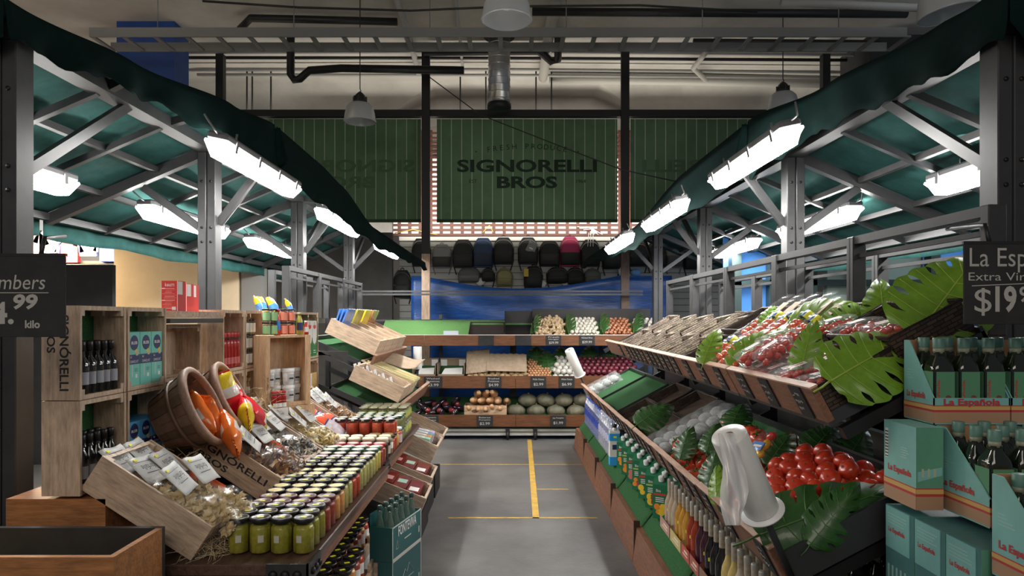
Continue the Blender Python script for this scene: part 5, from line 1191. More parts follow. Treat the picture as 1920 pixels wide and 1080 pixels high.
# tomatoes --------------------------------------------------------------
TOM = mat('ripe tomato', (.50, .035, .018), .22, c2=(.60, .06, .02), vs=12, coat=.5); TOM2 = mat('orange red tomato', (.66, .085, .025), .22, c2=(.55, .04, .02), vs=10, coat=.5); CALY = mat('tomato stalk', (.06, .13, .03), .6)
def mk_tom(tm, r, rib, calyx):
    def make():
        t = thing('tomato', '', 'tomato')
        m = MB(); m.ball((0, 0, 0), r, r, r * .84, tm, 18, 12, fn=lambda d: 1 - .06 * max(0, d.z) ** 6 * 1.5 + rib * math.cos(5 * math.atan2(d.y, d.x)) * (1 - abs(d.z)) - .12 * max(0, d.z - .9) * 5); m.build('flesh', t)
        if calyx:
            m = MB()
            for k in range(5): m.tube([(0, 0, r * .74), (r * .35 * math.cos(k * 1.257), r * .35 * math.sin(k * 1.257), r * .84), (r * .62 * math.cos(k * 1.257), r * .62 * math.sin(k * 1.257), r * .72)], [.003, .0028, .0008], CALY, 5)
            m.tube([(0, 0, r * .72), (.006, 0, r * 1.15)], .0025, CALY, 5); m.build('calyx', t)
        else:
            m = MB(); m.lathe([(.0035, 0), (.003, .0015), (0, .002)], CALY, 8, T(0, 0, r * .80)); m.build('stalk_scar', t)
        return t
    return make
KT = Kind(mk_tom(TOM, .036, .006, False)); KT2 = Kind(mk_tom(TOM2, .043, .022, True))
N0, N1, N2, N3, N4, N5 = TRM
for j in range(7):
    for i in range(8):
        x, y = .055 + i * .063 + (.03 if j % 2 else 0), .20 + j * .077
        if x > .52: continue
        KT.put(tl(N0, x + rnd(-.005, .005), y + rnd(-.005, .005), .040 + rnd(0, .012)) @ Euler((rnd(-.9, .9), rnd(-.9, .9), 0)).to_matrix().to_4x4(), 'ripe red tomato in the big loose pile on the near middle right tray', 'loose red tomatoes in the near pile')
for j in range(5):
    for i in range(6):
        x, y = .085 + i * .066 + (.03 if j % 2 else 0), .27 + j * .085
        KT.put(tl(N0, x + rnd(-.006, .006), y + rnd(-.006, .006), .098 + rnd(0, .012)) @ Euler((rnd(-.9, .9), rnd(-.9, .9), 0)).to_matrix().to_4x4(), 'ripe red tomato in the big loose pile on the near middle right tray', 'loose red tomatoes in the near pile')
for i, (x, y, z) in enumerate(((.05, .12, .045), (.06, .20, .045), (.06, .29, .05), (.06, .44, .045), (.06, .53, .045), (.07, .62, .045), (.06, .71, .045), (.14, .16, .05), (.14, .26, .06), (.14, .42, .05), (.14, .51, .05), (.15, .60, .05), (.15, .70, .05), (.10, .48, .115), (.11, .57, .115), (.11, .66, .115), (.33, .10, .05), (.34, .20, .05), (.33, .31, .05), (.41, .12, .05), (.41, .23, .05), (.42, .35, .05), (.37, .16, .115), (.38, .27, .115), (.47, .10, .05), (.33, .5, .05), (.34, .6, .05), (.41, .55, .05), (.41, .66, .05), (.37, .58, .115))):
    KT2.put(tl(N1, x, y, z) @ Euler((rnd(-.7, .7), rnd(-.7, .7), 0)).to_matrix().to_4x4(), 'orange red ribbed vine tomato on the second middle right tray', 'vine tomatoes on the second middle tray')
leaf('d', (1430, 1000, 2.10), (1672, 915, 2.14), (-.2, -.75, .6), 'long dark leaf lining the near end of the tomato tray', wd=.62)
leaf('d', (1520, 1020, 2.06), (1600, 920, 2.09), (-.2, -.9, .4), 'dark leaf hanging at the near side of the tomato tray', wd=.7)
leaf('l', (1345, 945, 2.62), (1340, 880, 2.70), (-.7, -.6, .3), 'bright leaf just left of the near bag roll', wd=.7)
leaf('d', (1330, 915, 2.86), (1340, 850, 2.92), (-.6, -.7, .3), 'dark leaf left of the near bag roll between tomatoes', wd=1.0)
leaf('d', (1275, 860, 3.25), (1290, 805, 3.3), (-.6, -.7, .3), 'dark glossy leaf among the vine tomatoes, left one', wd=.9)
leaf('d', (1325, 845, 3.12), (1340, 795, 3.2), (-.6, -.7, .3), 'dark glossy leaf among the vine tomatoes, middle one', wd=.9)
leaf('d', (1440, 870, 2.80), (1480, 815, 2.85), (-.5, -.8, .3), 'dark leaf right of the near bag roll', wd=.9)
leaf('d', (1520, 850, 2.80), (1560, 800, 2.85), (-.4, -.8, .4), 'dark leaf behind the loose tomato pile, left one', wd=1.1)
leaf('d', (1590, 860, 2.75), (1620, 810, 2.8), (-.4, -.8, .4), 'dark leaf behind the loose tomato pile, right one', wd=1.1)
leaf('d', (1195, 795, 4.2), (1250, 758, 4.25), (-.5, -.7, .5), 'dark leaf lying in the wicker basket of the middle tray', wd=1.0)
leaf('d', (1370, 800, 3.2), (1392, 755, 3.3), (-.5, -.7, .5), 'dark leaf at the back of the vine tomato tray', wd=1.0)
# mini pepper pack
t = thing('pepper_pack', 'clear pack of small yellow and red peppers behind the tomato pile', 'pack of peppers', tl(N0, .22, .70, .10) @ RY(-25) @ RZ(8))
YP = mat('small yellow pepper', (.72, .42, .02), .25, coat=.4)
for i in range(7):
    m = MB(); m.ball((0, 0, 0), .026, .016, .016, YP if i < 5 else REDB, 12, 8); o = m.build('pepper', t); o.matrix_local = T(.03 + .04 * (i // 2), -.022 + .044 * (i % 2), .022) @ RZ(rnd(-40, 40))
m = MB(); m.box((.07, -.05, .040), (.11, .05, .042), BLB); m.box((.085, -.04, .042), (.095, .03, .0425), WHITE); m.build('label', t)
m = MB(); film_shape(m, -.02, .20, .058, .05); m.build('film', t)
# clear packs and empty wicker on the other middle trays
def mk_dome():
    t = thing('clear_pack', '', 'pack', None, 'clear domed packs')
    m = MB(); m.lathe([(.055, 0), (.07, .004), (.072, .05), (.066, .085), (.045, .10), (0, .105)], CLAM, 24, pw=3.5, cap=False)
    m.build('dome', t)
    m = MB(); m.lathe([(.06, .0), (.076, .001), (.077, .006), (.06, .008), (0, .008)], CLAM, 24, pw=4, cap=False); m.build('base_tray', t)
    m = MB(); m.ball((0, 0, .04), .045, .045, .034, mat('pale leafy filling', (.42, .45, .44), .6, var=.4, vs=40), 14, 8); m.build('filling', t)
    return t
DOM = Kind(mk_dome)
for j in range(2):
    for i in range(6): DOM.put(tl(N2, .07 + i * .078, .07 + j * .15, .010) @ RZ(8 * ((i + j) % 3)), 'clear domed pack on the third middle tray, %s row, %s from the lip' % (('near', 'far')[j], ORD[i]))
for i in range(4): DOM.put(tl(N5, .05 + i * .09, .50, .010) @ S(.95), 'clear domed pack at the far end, near row, %s from the lip' % ORD[i])
for i in range(4): DOM.put(tl(N5, .05 + i * .09, .66, .010) @ S(.95), 'clear domed pack at the far end, far row, %s from the lip' % ORD[i])
for (M, y, nm) in ((N2, .36, 'third'), (N3, .04, 'fourth')):
    for j in range(2): wicker('wicker_basket', 'dark empty wicker basket on the %s middle tray, %s one' % (nm, ('lower', 'upper')[j]), tl(M, .03 + j * .26, y, .008), .25, .50, .07, WICK, 'empty wicker baskets on the middle trays')
# bag rolls on the right
def roll_at(b, tp, label, r, tail):
    B, Tp = at(*b), at(*tp); z = (Tp - B); L = z.length; M = facing(tuple(z.normalized()), (0, -1, 0)); M.translation = B
    t = bag_roll(M, label, L, r)
    if tail:
        BG = clear('loose bag plastic', gloss=.06, rough=.2, body=(.85, .84, .84), bodyfac=.72, fres=.08); Mi = M.inverted()
        LX = [(812, 1346, 1376), (840, 1350, 1388), (868, 1356, 1392), (895, 1354, 1400), (920, 1350, 1404), (945, 1350, 1398), (965, 1354, 1390), (985, 1360, 1388)]
        def f(u, v):
            q = u * 6.999; i = int(q); a = q - i; ya, la, ra = (LX[i][k] + (LX[i + 1][k] - LX[i][k]) * a for k in range(3))
            return tuple(Mi @ at(la + (ra - la) * v, ya, 1.845 + .010 * math.sin(v * 7 + u * 5) + .008 * math.sin(v * 15 - u * 9) - .02 * math.sin(math.pi * v) * u))
        m = MB(); m.grid(f, 28, 14, BG); m.build('loose_bag', t)
    return t
roll_at((1428, 955, 1.98), (1366, 815, 1.90), 'big tilted roll of clear produce bags with one bag hanging loose', .050, True)
roll_at((1087, 702, 7.38), (1067, 656, 7.28), 'smaller tilted white bag roll at the far end of the middle right trays', .05, False)
# floor tray: bottles, cartons, water
def mk_bottle(body, cap=None, glass_top=True):
    def make():
        t = thing('drink_bottle', '', 'bottle')
        m = MB(); m.lathe([(.028, 0), (.0305, .006), (.0305, .13), (.027, .155), (.015, .185), (.0125, .20), (.0125, .262)], body, 18); m.build('glass_body', t)
        m = MB(); m.lathe([(.0137, .205), (.0137, .252)], mat('tan neck label', (.40, .34, .26), .6, var=.2, vs=60), 14, cap=False); m.build('neck_label', t)
        m = MB(); m.lathe([(.0145, .252), (.0145, .272), (.0125, .276), (0, .276)], cap or mat('dull silver cap', (.40, .38, .34), .4, .3), 14, cap=False); m.build('cap', t)
        m = MB(); m.lathe([(.0308, .10), (.0308, .116)], YSTICK, 4, None, 0, R(-125), R(-98), False); m.build('price_sticker', t)
        return t
    return make
def liq(n, c, r=.15): return mat(n, c, r, coat=.6, var=.15, vs=20)
BK = [('cream', Kind(mk_bottle(liq('cream drink', (.50, .42, .33)))), 2.36, 5), ('pale yellow', Kind(mk_bottle(liq('yellow drink', (.55, .42, .15)))), 2.74, 2), ('black', Kind(mk_bottle(liq('black drink', (.012, .010, .012)))), 2.90, 3), ('purple', Kind(mk_bottle(liq('purple drink', (.05, .012, .022)))), 3.13, 2), ('red', Kind(mk_bottle(liq('red drink', (.30, .035, .012)))), 3.29, 2), ('amber', Kind(mk_bottle(liq('amber drink', (.48, .24, .03)))), 3.45, 3), ('clear pinkish', Kind(mk_bottle(liq('pale drink', (.42, .33, .24)))), 3.69, 3)]
for nm, K, y0, n in BK:
    for j in range(n):
        for i in range(4): K.put(T(.905 + i * .072, y0 + j * .077, .318 + .004) @ RZ(rnd(-15, 15)), '%s drink bottle on the floor tray, %s row, %s from the aisle' % (nm, ORD[j], ORD[i]), '%s drink bottles' % nm)
for nm, y0, n, c in (('tan', 2.72, .17, CARD), ('brown', 2.885, .23, mat('brown card', (.26, .15, .10), .6)), ('dark pink', 3.12, .16, mat('dusty red card', (.36, .10, .08), .6)), ('red', 3.285, .155, mat('red tray card', (.45, .09, .07), .6)), ('yellow', 3.445, .23, mat('yellow tray card', (.50, .40, .16), .6)), ('pinkish', 3.685, .23, mat('pinkish card', (.42, .24, .19), .6))):
    t = thing('card_tray', 'low %s card tray under drink bottles on the floor tray' % nm, 'card tray', T(.86, y0 - .016, .317), 'card trays under the bottles')
    m = MB(); m.box((0, 0, 0), (.33, n - .005, .003), c); m.build('base', t)
    m = MB(); m.box((0, 0, .003), (.003, n - .005, .062), c); m.box((-.0006, n * .2, .02), (0, n * .75, .026), CREAM); m.box((-.0006, n * .2, .035), (0, n * .6, .045), CREAM); m.build('front_panel', t)
    m = MB(); m.add([(0, 0, .003), (.33, 0, .003), (.33, 0, .12), (.12, 0, .12), (0, 0, .062), (0, .003, .003), (.33, .003, .003), (.33, .003, .12), (.12, .003, .12), (0, .003, .062)], [(0, 1, 2, 3, 4), (9, 8, 7, 6, 5)], c); m.build('side_panel', t)
JG = mat('green juice carton', (.012, .15, .065), .4)
def mk_juice(fruit):
    def make():
        t = thing('juice_carton', '', 'carton', None, 'green juice cartons')
        m = MB(); m.box((-.047, -.035, 0), (.047, .035, .20), JG); m.add([(-.047, -.035, .20), (.047, -.035, .20), (.047, .035, .20), (-.047, .035, .20), (-.047, 0, .235), (.047, 0, .235)], [(0, 1, 5, 4), (2, 3, 4, 5), (1, 2, 5), (3, 0, 4)], JG); m.build('carton_body', t)
        m = MB(); m.lathe([(.017, 0), (.017, .028), (.014, .030), (0, .030)], WHITEP, 16, T(0, -.012, .220) @ RX(18), cap=False); m.build('cap', t)
        m = MB(); rs = random.Random(len(fruit[0]))
        for k in range(4): m.lathe([(0, .0006), (rs.uniform(.014, .024), 0)], fruit[1 + k % 2], 14, T(-.02 + .03 * (k % 2) + rs.uniform(-.01, .01), -.0353 - .0003 * k, .04 + .03 * (k // 2)) @ F_CAM, cap=False)
        m.text('Bio', WHITE, T(-.012, -.0356, .165) @ F_CAM, height=.016, bold=.01); m.box((-.04, -.0358, .138), (.035, -.035, .148), REDC if len(fruit[0]) % 2 else mat('lime band', (.4, .5, .1), .5))
        for k in range(3): m.box((-.03, -.0356, .098 + .011 * k), (.02, -.035, .103 + .011 * k), WHITE)
        m.build('printing', t); return t
    return make
ORF = mat('orange fruit print', (.80, .26, .02), .5); YLF = mat('yellow fruit print', (.80, .52, .03), .5); PNF = mat('pink fruit print', (.60, .18, .15), .5); BRF = mat('cocoa fruit print', (.26, .06, .04), .5)
KJ = [('peach', Kind(mk_juice(('a', ORF, YLF)))), ('cherry', Kind(mk_juice(('ab', YLF, BRF)))), ('mango', Kind(mk_juice(('abc', YLF, ORF)))), ('grapefruit', Kind(mk_juice(('abcd', ORF, REDC)))), ('lychee', Kind(mk_juice(('abcde', PNF, BRF)))), ('apricot', Kind(mk_juice(('abcdef', ORF, YLF))))]
for j in range(7):
    nm, K = KJ[j % 6]
    for i in range(3): K.put(T(.905 + .092 * i, 4.04 + j * .225 + .02 * i, .322) @ RZ(-30), 'green juice carton with white cap, %s row, %s from the aisle' % (ORD[j], ORD[i]), 'green juice cartons on the floor tray')
for j in range(7):
    nm, K = KJ[(j + 2) % 6]
    for i in range(2): K.put(T(.95 + .092 * i, 4.15 + j * .225 + .02 * i, .322) @ RZ(-30), 'green juice carton with white cap behind the front cartons, %s row, %s one' % (ORD[j], ('left', 'right')[i]), 'green juice cartons on the floor tray')
OILG = clear('green oil', tint=(.55, .55, .15), gloss=.1, body=(.30, .30, .05), bodyfac=.6)
t = thing('oil_bottle', 'green oil bottle with dark cap before the blue water bottles', 'bottle', T(.88, 5.70, .322)); m = MB(); m.lathe([(.034, 0), (.036, .2), (.015, .25), (.013, .28)], OILG, 16, pw=5); m.build('glass_body', t); m = MB(); m.lathe([(.017, .27), (.017, .30)], BLACKPL, 12); m.build('cap', t); m = MB(); m.box((-.025, -.0375, .05), (.025, -.0366, .10), YSTICK); m.build('label', t)
t = thing('milk_carton', 'white and bright blue milk carton beside the green oil bottle', 'carton', T(.86, 5.60, .30)); m = MB(); m.box((-.04, -.035, 0), (.04, .035, .28), WHITE); m.box((-.0405, -.0355, 0), (.0405, .0355, .07), mat('bright blue card', (.03, .33, .78), .5)); m.box((-.0405, -.0355, .20), (.0405, .0355, .26), mat('bright blue card', (.03, .33, .78), .5)); m.build('carton_body', t); m = MB(); m.lathe([(.015, .28), (.015, .30)], WHITEP, 12); m.build('cap', t); m = MB(); m.box((-.02, -.0362, .13), (.02, -.0354, .17), NAVY); m.box((-.01, -.0362, .225), (.015, -.0354, .24), YSTICK); m.build('printing', t)
for i in range(3):
    t = thing('dark_jar', 'dark blue lidded jar behind the juice cartons, %s from the aisle' % ORD[i], 'jar', T(.94 + i * .085, 5.66, .322), 'dark blue jars'); m = MB(); m.lathe([(.036, 0), (.038, .01), (.038, .22), (.03, .25)], mat('dark blue jar', (.03, .03, .09), .2, coat=.4), 16); m.build('jar_body', t); m = MB(); m.lathe([(.033, .245), (.033, .275)], BLACKPL, 14); m.build('lid', t); m = MB(); m.lathe([(.0384, .12), (.0384, .135)], YSTICK, 4, None, 0, R(-120), R(-95), False); m.build('price_sticker', t)
WBL = clear('blue water plastic', tint=(.45, .60, .95), gloss=.16, rough=.08, body=(.22, .33, .75), bodyfac=.35, bump=18); WCL = clear('clear water plastic', tint=(.82, .88, 1), gloss=.16, rough=.08, body=(.62, .68, .85), bodyfac=.3, bump=18)
def mk_water(p, lab):
    def make():
        t = thing('water_bottle', '', 'bottle')
        m = MB(); m.lathe([(.030, 0), (.038, .006), (.038, .05), (.034, .07), (.038, .09), (.038, .20), (.030, .24), (.014, .275), (.013, .30)], p, 18, wob=lambda q, i: 1 + .03 * math.sin(6 * q) * (i in (2, 3, 4))); m.build('plastic_body', t)
        m = MB(); m.lathe([(.016, .292), (.016, .312), (0, .314)], lab, 12, cap=False); m.build('cap', t)
        m = MB(); m.lathe([(.0385, .11), (.0385, .18)], lab, 18, cap=False); m.build('label', t); return t
    return make
KW = (Kind(mk_water(WBL, mat('deep blue label', (.02, .06, .45), .4))), Kind(mk_water(WCL, mat('pale lilac label', (.5, .52, .72), .4))))
for j in range(16):
    c = 1 if j < 6 else 0
    for i in range(3): KW[c].put(T(.85 + i * .082 + .03, 5.86 + j * .12, .322 if 5.86 + j * .12 < 8 else .25) @ RZ(20 * i), '%s plastic water bottle on the floor tray, %s row, %s from the aisle' % (('blue', 'clear')[c], ORD[j], ORD[i]), '%s plastic water bottles' % ('blue', 'clear')[c])
# olive oil -------------------------------------------------------------
OTEAL = mat('pale teal card', (.20, .46, .43), .5, var=.1, vs=5); OGRN = mat('green teal card', (.10, .30, .20), .55, var=.12, vs=5); OKR = mat('inside kraft', (.38, .20, .10), .7); ORD_ = mat('brand red', (.48, .05, .05), .5); OYEL = mat('yellow stripe', (.60, .38, .12), .5); OTAN = mat('tan stripe', (.42, .25, .15), .6)
def base_stripes(m, x0, x1, z, face, h=.055, y=-.0006):
    m.box((x0, y, z), (x1, 0, z + h * .62), OTAN); m.box((x0, y * 1.5, z + h * .62), (x1, 0, z + h * .74), ORD_); m.box((x0, y * 1.5, z + h * .74), (x1, 0, z + h * .95), OYEL); m.box((x0, y * 1.5, z + h * .95), (x1, 0, z + h), ORD_)
def espanola(m, M, wd, h): m.text('La Espa\u00f1ola', ORD_, M, width=wd, height=h, bold=.035)
OILB = mat('dark oil bottle', (.008, .013, .006), .08, coat=.6); CAPG = mat('pale green cap', (.10, .22, .18), .4); COLR = mat('cap collar', (.26, .28, .20), .4); OLAB = mat('green bottle label', (.09, .26, .14), .5)
def mk_oil():
    t = thing('olive_oil_bottle', '', 'bottle')
    m = MB(); m.lathe([(.028, 0), (.031, .004), (.031, .150), (.028, .165), (.0145, .188), (.0135, .20)], OILB, 28, pw=7); m.build('glass_body', t)
    m = MB(); m.lathe([(.0145, .196), (.0145, .212)], COLR, 16); m.lathe([(.0155, .212), (.0155, .238), (.0145, .24), (0, .24)], CAPG, 18, cap=False); m.build('cap', t)
    m = MB()
    for Mx in (Matrix(), RZ(-90)):
        mm = MB(); m.M = Mx; m.box((-.026, -.0322, .02), (.026, -.0316, .145), OLAB); m.text('Espa\u00f1ola', ORD_, T(-.019, -.0323, .075) @ F_CAM @ RZ(90), width=.095, height=.011, bold=.03)
        m.lathe([(0, .0002), (.009, 0)], mat('brown hair print', (.16, .05, .03), .6), 12, T(.008, -.0323, .070) @ F_CAM, cap=False); m.lathe([(0, .0002), (.0055, 0)], mat('portrait skin print', (.55, .33, .24), .6), 12, T(.0085, -.0326, .066) @ F_CAM, cap=False)
    m.M = Matrix(); m.build('label', t); return t
OIL = Kind(mk_oil)
def oil_box(x0, x1, y0, y1, z0, h, label, nx, ny, where, low=.075):
    t = thing('olive_oil_box', label, 'box', T(x0, y0, z0), 'cut open olive oil boxes'); W, D = x1 - x0, y1 - y0
    m = MB(); m.box((0, 0, 0), (W, .003, low), OTEAL); base_stripes(m, 0, W, .004, 0, .05); espanola(m, T(W / 2, -.0008, low - .014) @ F_CAM, min(W * .8, .16), .024); m.build('front_panel', t)
    for x in (0, W - .003):
        m = MB(); pts = [(0, 0), (D, 0), (D, h), (D * .82, h), (0, low)]
        m.add([(x, a, b) for a, b in pts] + [(x + .003, a, b) for a, b in pts], [(4, 3, 2, 1, 0), (5, 6, 7, 8, 9)] + [(i, (i + 1) % 5, 5 + (i + 1) % 5, 5 + i) for i in range(5)], OTEAL)
        if x == 0:
            m.M = RZ(-90) @ T(-D, 0, 0); base_stripes(m, 0, D, .004, 0, .05); espanola(m, T(D * .42, -.0008, .075) @ F_CAM, D * .62, .024)
            for k in range(4): m.box((D * .1, -.0005, h * (.52 + .035 * k)), (D * rnd(.2, .38), 0, h * (.53 + .035 * k)), mat('pale teal print', (.32, .52, .48), .5))
            m.M = Matrix()
        m.build('side_panel', t)
    m = MB(); m.box((.003, D - .004, 0), (W - .003, D, h), OKR); m.build('back_panel', t)
    m = MB(); m.box((.003, .003, 0), (W - .003, D - .004, .003), OKR); m.build('base', t)
    for j in range(ny):
        for i in range(nx): OIL.put(T(x0 + .036 + i * (W - .072) / max(1, nx - 1), y0 + .036 + j * (D - .074) / max(1, ny - 1), z0 + .0035), 'dark oil bottle %s, %s row, %s from left' % (where, ('front', 'second', 'third')[j], ORD[i]), 'olive oil bottles')
def closed_box(x0, x1, y0, y1, z0, h, label, stripes=True, flap=False):
    t = thing('olive_oil_box', label, 'box', T(x0, y0, z0), 'closed olive oil boxes'); W, D = x1 - x0, y1 - y0
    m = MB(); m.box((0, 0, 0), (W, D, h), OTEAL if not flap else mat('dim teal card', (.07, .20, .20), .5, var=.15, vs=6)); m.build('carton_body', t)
    m = MB(); m.box((0, -.0008, .0), (W, 0, h), OGRN)
    if stripes: base_stripes(m, 0, W, 0, 0, .06, -.0012)
    m.add([(W * .05, -.0012, h * .34), (W * .95, -.0012, h * .42), (W * .95, -.0012, h * .52), (W * .05, -.0012, h * .46)], [(0, 1, 2, 3)], OTEAL)
    for k in range(3): m.box((W * (.2 + .22 * k), -.0014, h * .40), (W * (.28 + .22 * k), 0, h * .50), mat('pale arrows', (.42, .46, .32), .5))
    m.M = RZ(-90) @ T(-D, 0, 0)
    if stripes:
        base_stripes(m, 0, D, 0, 0, .06); espanola(m, T(D * .5, -.0008, h * .40) @ F_CAM, D * .72, .024)
        for k in range(5): m.box((D * .55, -.0006, h * (.58 + .03 * k)), (D * rnd(.7, .85), 0, h * (.592 + .03 * k)), mat('pale teal print', (.32, .52, .48), .5))
        m.box((D * .05, -.0007, h * .52), (D * .14, 0, h * .9), WHITE)
        for k in range(9): m.box((D * .05, -.0009, h * (.53 + .04 * k)), (D * .14, 0, h * (.545 + .04 * k)), INK)
    if flap:
        m.box((D * .02, -.002, h * .5), (D * .86, 0, h * .99), OTEAL); espanola(m, T(D * .42, -.0022, h * .72) @ F_CAM, D * .58, .018)
        for k in range(4): m.box((D * .1, -.0026, h * (.8 + .035 * k)), (D * rnd(.6, .8), 0, h * (.81 + .035 * k)), mat('pale teal print', (.32, .52, .48), .5))
        for k in range(6): m.box((D * (.08 + .15 * k), -.0012, h * .14), (D * (.13 + .15 * k), 0, h * .30), mat('pale teal print', (.32, .52, .48), .5))
    m.build('printing', t)
oil_box(1.20, 1.415, 1.93, 2.075, 1.2, .235, 'cut open olive oil box on top of the stack, under the right blackboard', 3, 2, 'in the topmost box')
oil_box(1.42, 1.64, 1.93, 2.075, 1.2, .235, 'topmost cut open olive oil box at the right edge of the photo', 3, 2, 'in the topmost box at the photo edge')
closed_box(1.12, 1.195, 1.88, 2.04, .972, .227, 'closed teal olive oil box with barcode, beside the tomato tray')
oil_box(1.205, 1.42, 1.71, 1.925, .972, .227, 'cut open olive oil box in the middle of the stack', 3, 3, 'in the middle box')
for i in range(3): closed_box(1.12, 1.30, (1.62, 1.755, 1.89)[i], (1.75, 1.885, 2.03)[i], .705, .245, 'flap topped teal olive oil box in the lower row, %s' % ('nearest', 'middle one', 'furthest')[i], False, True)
oil_box(1.135, 1.36, 1.40, 1.605, .90, .235, 'cut open olive oil box nearest the camera at the bottom right', 3, 3, 'in the nearest box')
oil_box(1.10, 1.32, 2.22, 2.44, .50, .20, 'low olive oil box standing under the tomato tray', 3, 3, 'under the tomato tray')
m = MB(); m.box((1.31, 1.6, .0), (1.7, 2.08, .968), BLACK); m.box((1.12, 1.62, 0), (1.30, 2.05, .70), BLACK); m.box((1.13, 1.38, 0), (1.40, 1.60, .895), BLACK); m.build('stack_base', None, label='black base under the stack of olive oil boxes', cat='base')
m = MB(); m.box((1.06, 2.2, .23), (1.40, 2.46, .496), BLACK); m.build('crate_stand', None, label='black stand under the low olive oil box', cat='stand')
# blackboards -----------------------------------------------------------
def blackboard(label, px0, px1, py0, py1, y, draw):
    a, b = at(px0, py1, y), at(px1, py0, y); t = thing('blackboard_sign', label, 'sign', None, 'hanging blackboard price signs')
    m = MB(); m.box((a.x, y, a.z), (b.x, y + .006, b.z), SLATE, bev=.001); m.build('board', t)
    m = MB(); draw(m, lambda px, py: T(*at(px, py, y - .0006)) @ F_CAM, y / FPX); m.build('chalk_writing', t)
    m = MB(); m.box((a.x - .002, y - .001, b.z - .004), (b.x + .002, y + .008, b.z + .004), BLACKPL); m.build('clip_rail', t)
    m = MB(); s = 1 if a.x > 0 else -1; xx = a.x + .07 if s > 0 else b.x - .07; m.tube([(xx, y + .004, b.z), (xx, y + .02, b.z + .05), (xx + s * .3, 2.47, b.z + .12)], .006, BLACK, 6); m.build('hook', t)
def dr(m, F, k):
    m.text('La Esp', CHALK, F(1872, 488), height=46 * k, align='CENTER', width=108 * k); m.text('a\u00f1ola', CHALK, F(1965, 482), height=32 * k, width=70 * k)
    m.text('Extra Virgin', CHALK, F(1885, 521), height=20 * k, width=138 * k); m.bar(tuple(F(1822, 536).translation), tuple(F(1985, 529).translation), .0022, .0006, CHALK, (0, -1, 0))
    m.text('$', CHALK, F(1843, 566), height=52 * k, width=32 * k, bold=.0); m.text('19', CHALK, F(1886, 561), height=50 * k, width=40 * k, bold=.035); m.text('99', CHALK, F(1929, 552), height=30 * k, width=36 * k, bold=.02)
blackboard('hanging blackboard chalked La Espa\u00f1ola Extra Virgin and $19, right of the leaves', 1808, 2000, 455, 608, 1.82, dr)
def dl(m, F, k):
    m.text('Cucu', CHALK, F(-40, 528), height=28 * k, width=66 * k); m.text('mbers', CHALK, F(41, 529), height=27 * k, width=88 * k, shear=.15); m.bar(tuple(F(-70, 549).translation), tuple(F(91, 549).translation), .0022, .0006, CHALK, (0, -1, 0))
    m.text('$', CHALK, F(-50, 585), height=44 * k, bold=.02); m.text('4.', CHALK, F(4, 587), height=42 * k, width=44 * k, bold=.03); m.text('99', CHALK, F(48, 566), height=29 * k, width=46 * k, bold=.035, shear=.15); m.text('kilo', CHALK, F(61, 608), height=15 * k, width=28 * k, bold=.03)
blackboard('hanging blackboard chalked with cucumbers price 4.99 kilo, at the left edge', -110, 122, 478, 632, 1.9, dl)
# ================================================================ BACK DISPLAY GOODS
def bx(px): return (px - CX) * KB
def tier_pt(ti, x, v, dz=0): zt, zb = TIER[ti]; return T(x, DY + .03 + .46 * v, zb + .055 + .24 * v + dz)
def pile(K, ti, px0, px1, n, m_, r, label, grp, dz=.02, lay=1, v0=.02, v1=.95):
    x0, x1 = bx(px0), bx(px1)
    for L in range(lay):
        for j in range(m_ - L):
            for i in range(n - L):
                x = x0 + (x1 - x0) * (i + .5 + .5 * L + (.25 if j % 2 else -.2)) / n; v = v0 + (v1 - v0) * (j + .5 + .4 * L) / m_
                K.put(tier_pt(ti, x + rnd(-.15, .15) * r, v, dz + r + L * r * 1.5) @ Euler((rnd(-3, 3), rnd(-1.5, 1.5), rnd(-3, 3))).to_matrix().to_4x4(), label, grp)
def veg(name, cat, fn):
    def make():
        t = thing(name, '', cat); fn(t); return t
    return make
def one(name, mt, rx, ry, rz, fn=None, seg=12, rings=8):
    def make():
        m = MB(); m.ball((0, 0, 0), rx, ry, rz, mt, seg, rings, fn); return m.build(name, None, cat=name.replace('_', ' '))
    return make
GING = mat('ginger skin', (.42, .28, .15), .6, c2=(.58, .44, .28), vs=30); GARL = mat('garlic skin', (.62, .58, .50), .5, var=.1, vs=20); SHAL = mat('shallot skin', (.34, .11, .055), .3, c2=(.48, .22, .12), vs=25, coat=.3); ONW = mat('white onion skin', (.62, .60, .54), .35, var=.08, vs=20, coat=.2); ONP = mat('small brown onion skin', (.46, .20, .08), .35, c2=(.60, .33, .17), vs=25, coat=.3); ONR = mat('red onion skin', (.10, .014, .026), .25, c2=(.17, .03, .045), vs=20, coat=.4); POT = mat('brushed potato', (.30, .19, .09), .7, c2=(.42, .29, .15), vs=18); BUT = mat('butternut skin', (.56, .33, .17), .5, var=.08, vs=8); PUM = mat('grey green pumpkin', (.10, .11, .075), .6, c2=(.20, .17, .11), vs=10, bump=.3, bs=20); EGG = mat('aubergine skin', (.018, .008, .016), .15, coat=.6)
def mk_ginger():
    m = MB(); m.ball((0, 0, 0), .05, .024, .02, GING, 12, 8); m.ball((.03, .025, 0), .022, .03, .018, GING, 10, 6); m.ball((-.025, -.022, .004), .02, .028, .016, GING, 10, 6); m.ball((-.045, .012, 0), .02, .022, .016, GING, 10, 6); m.ball((.05, -.012, .005), .022, .016, .015, GING, 10, 6)
    return m.build('ginger_root', None, cat='ginger')
pile(Kind(mk_ginger), 2, 1002, 1060, 5, 6, .022, 'knobbly ginger root in the ginger heap, top tier of the back display', 'ginger roots', lay=2)
GB = lambda d: (1 + .05 * math.cos(8 * math.atan2(d.y, d.x)) * (1 - d.z * d.z)) * (1 + max(0, d.z - .8) * 2.4)
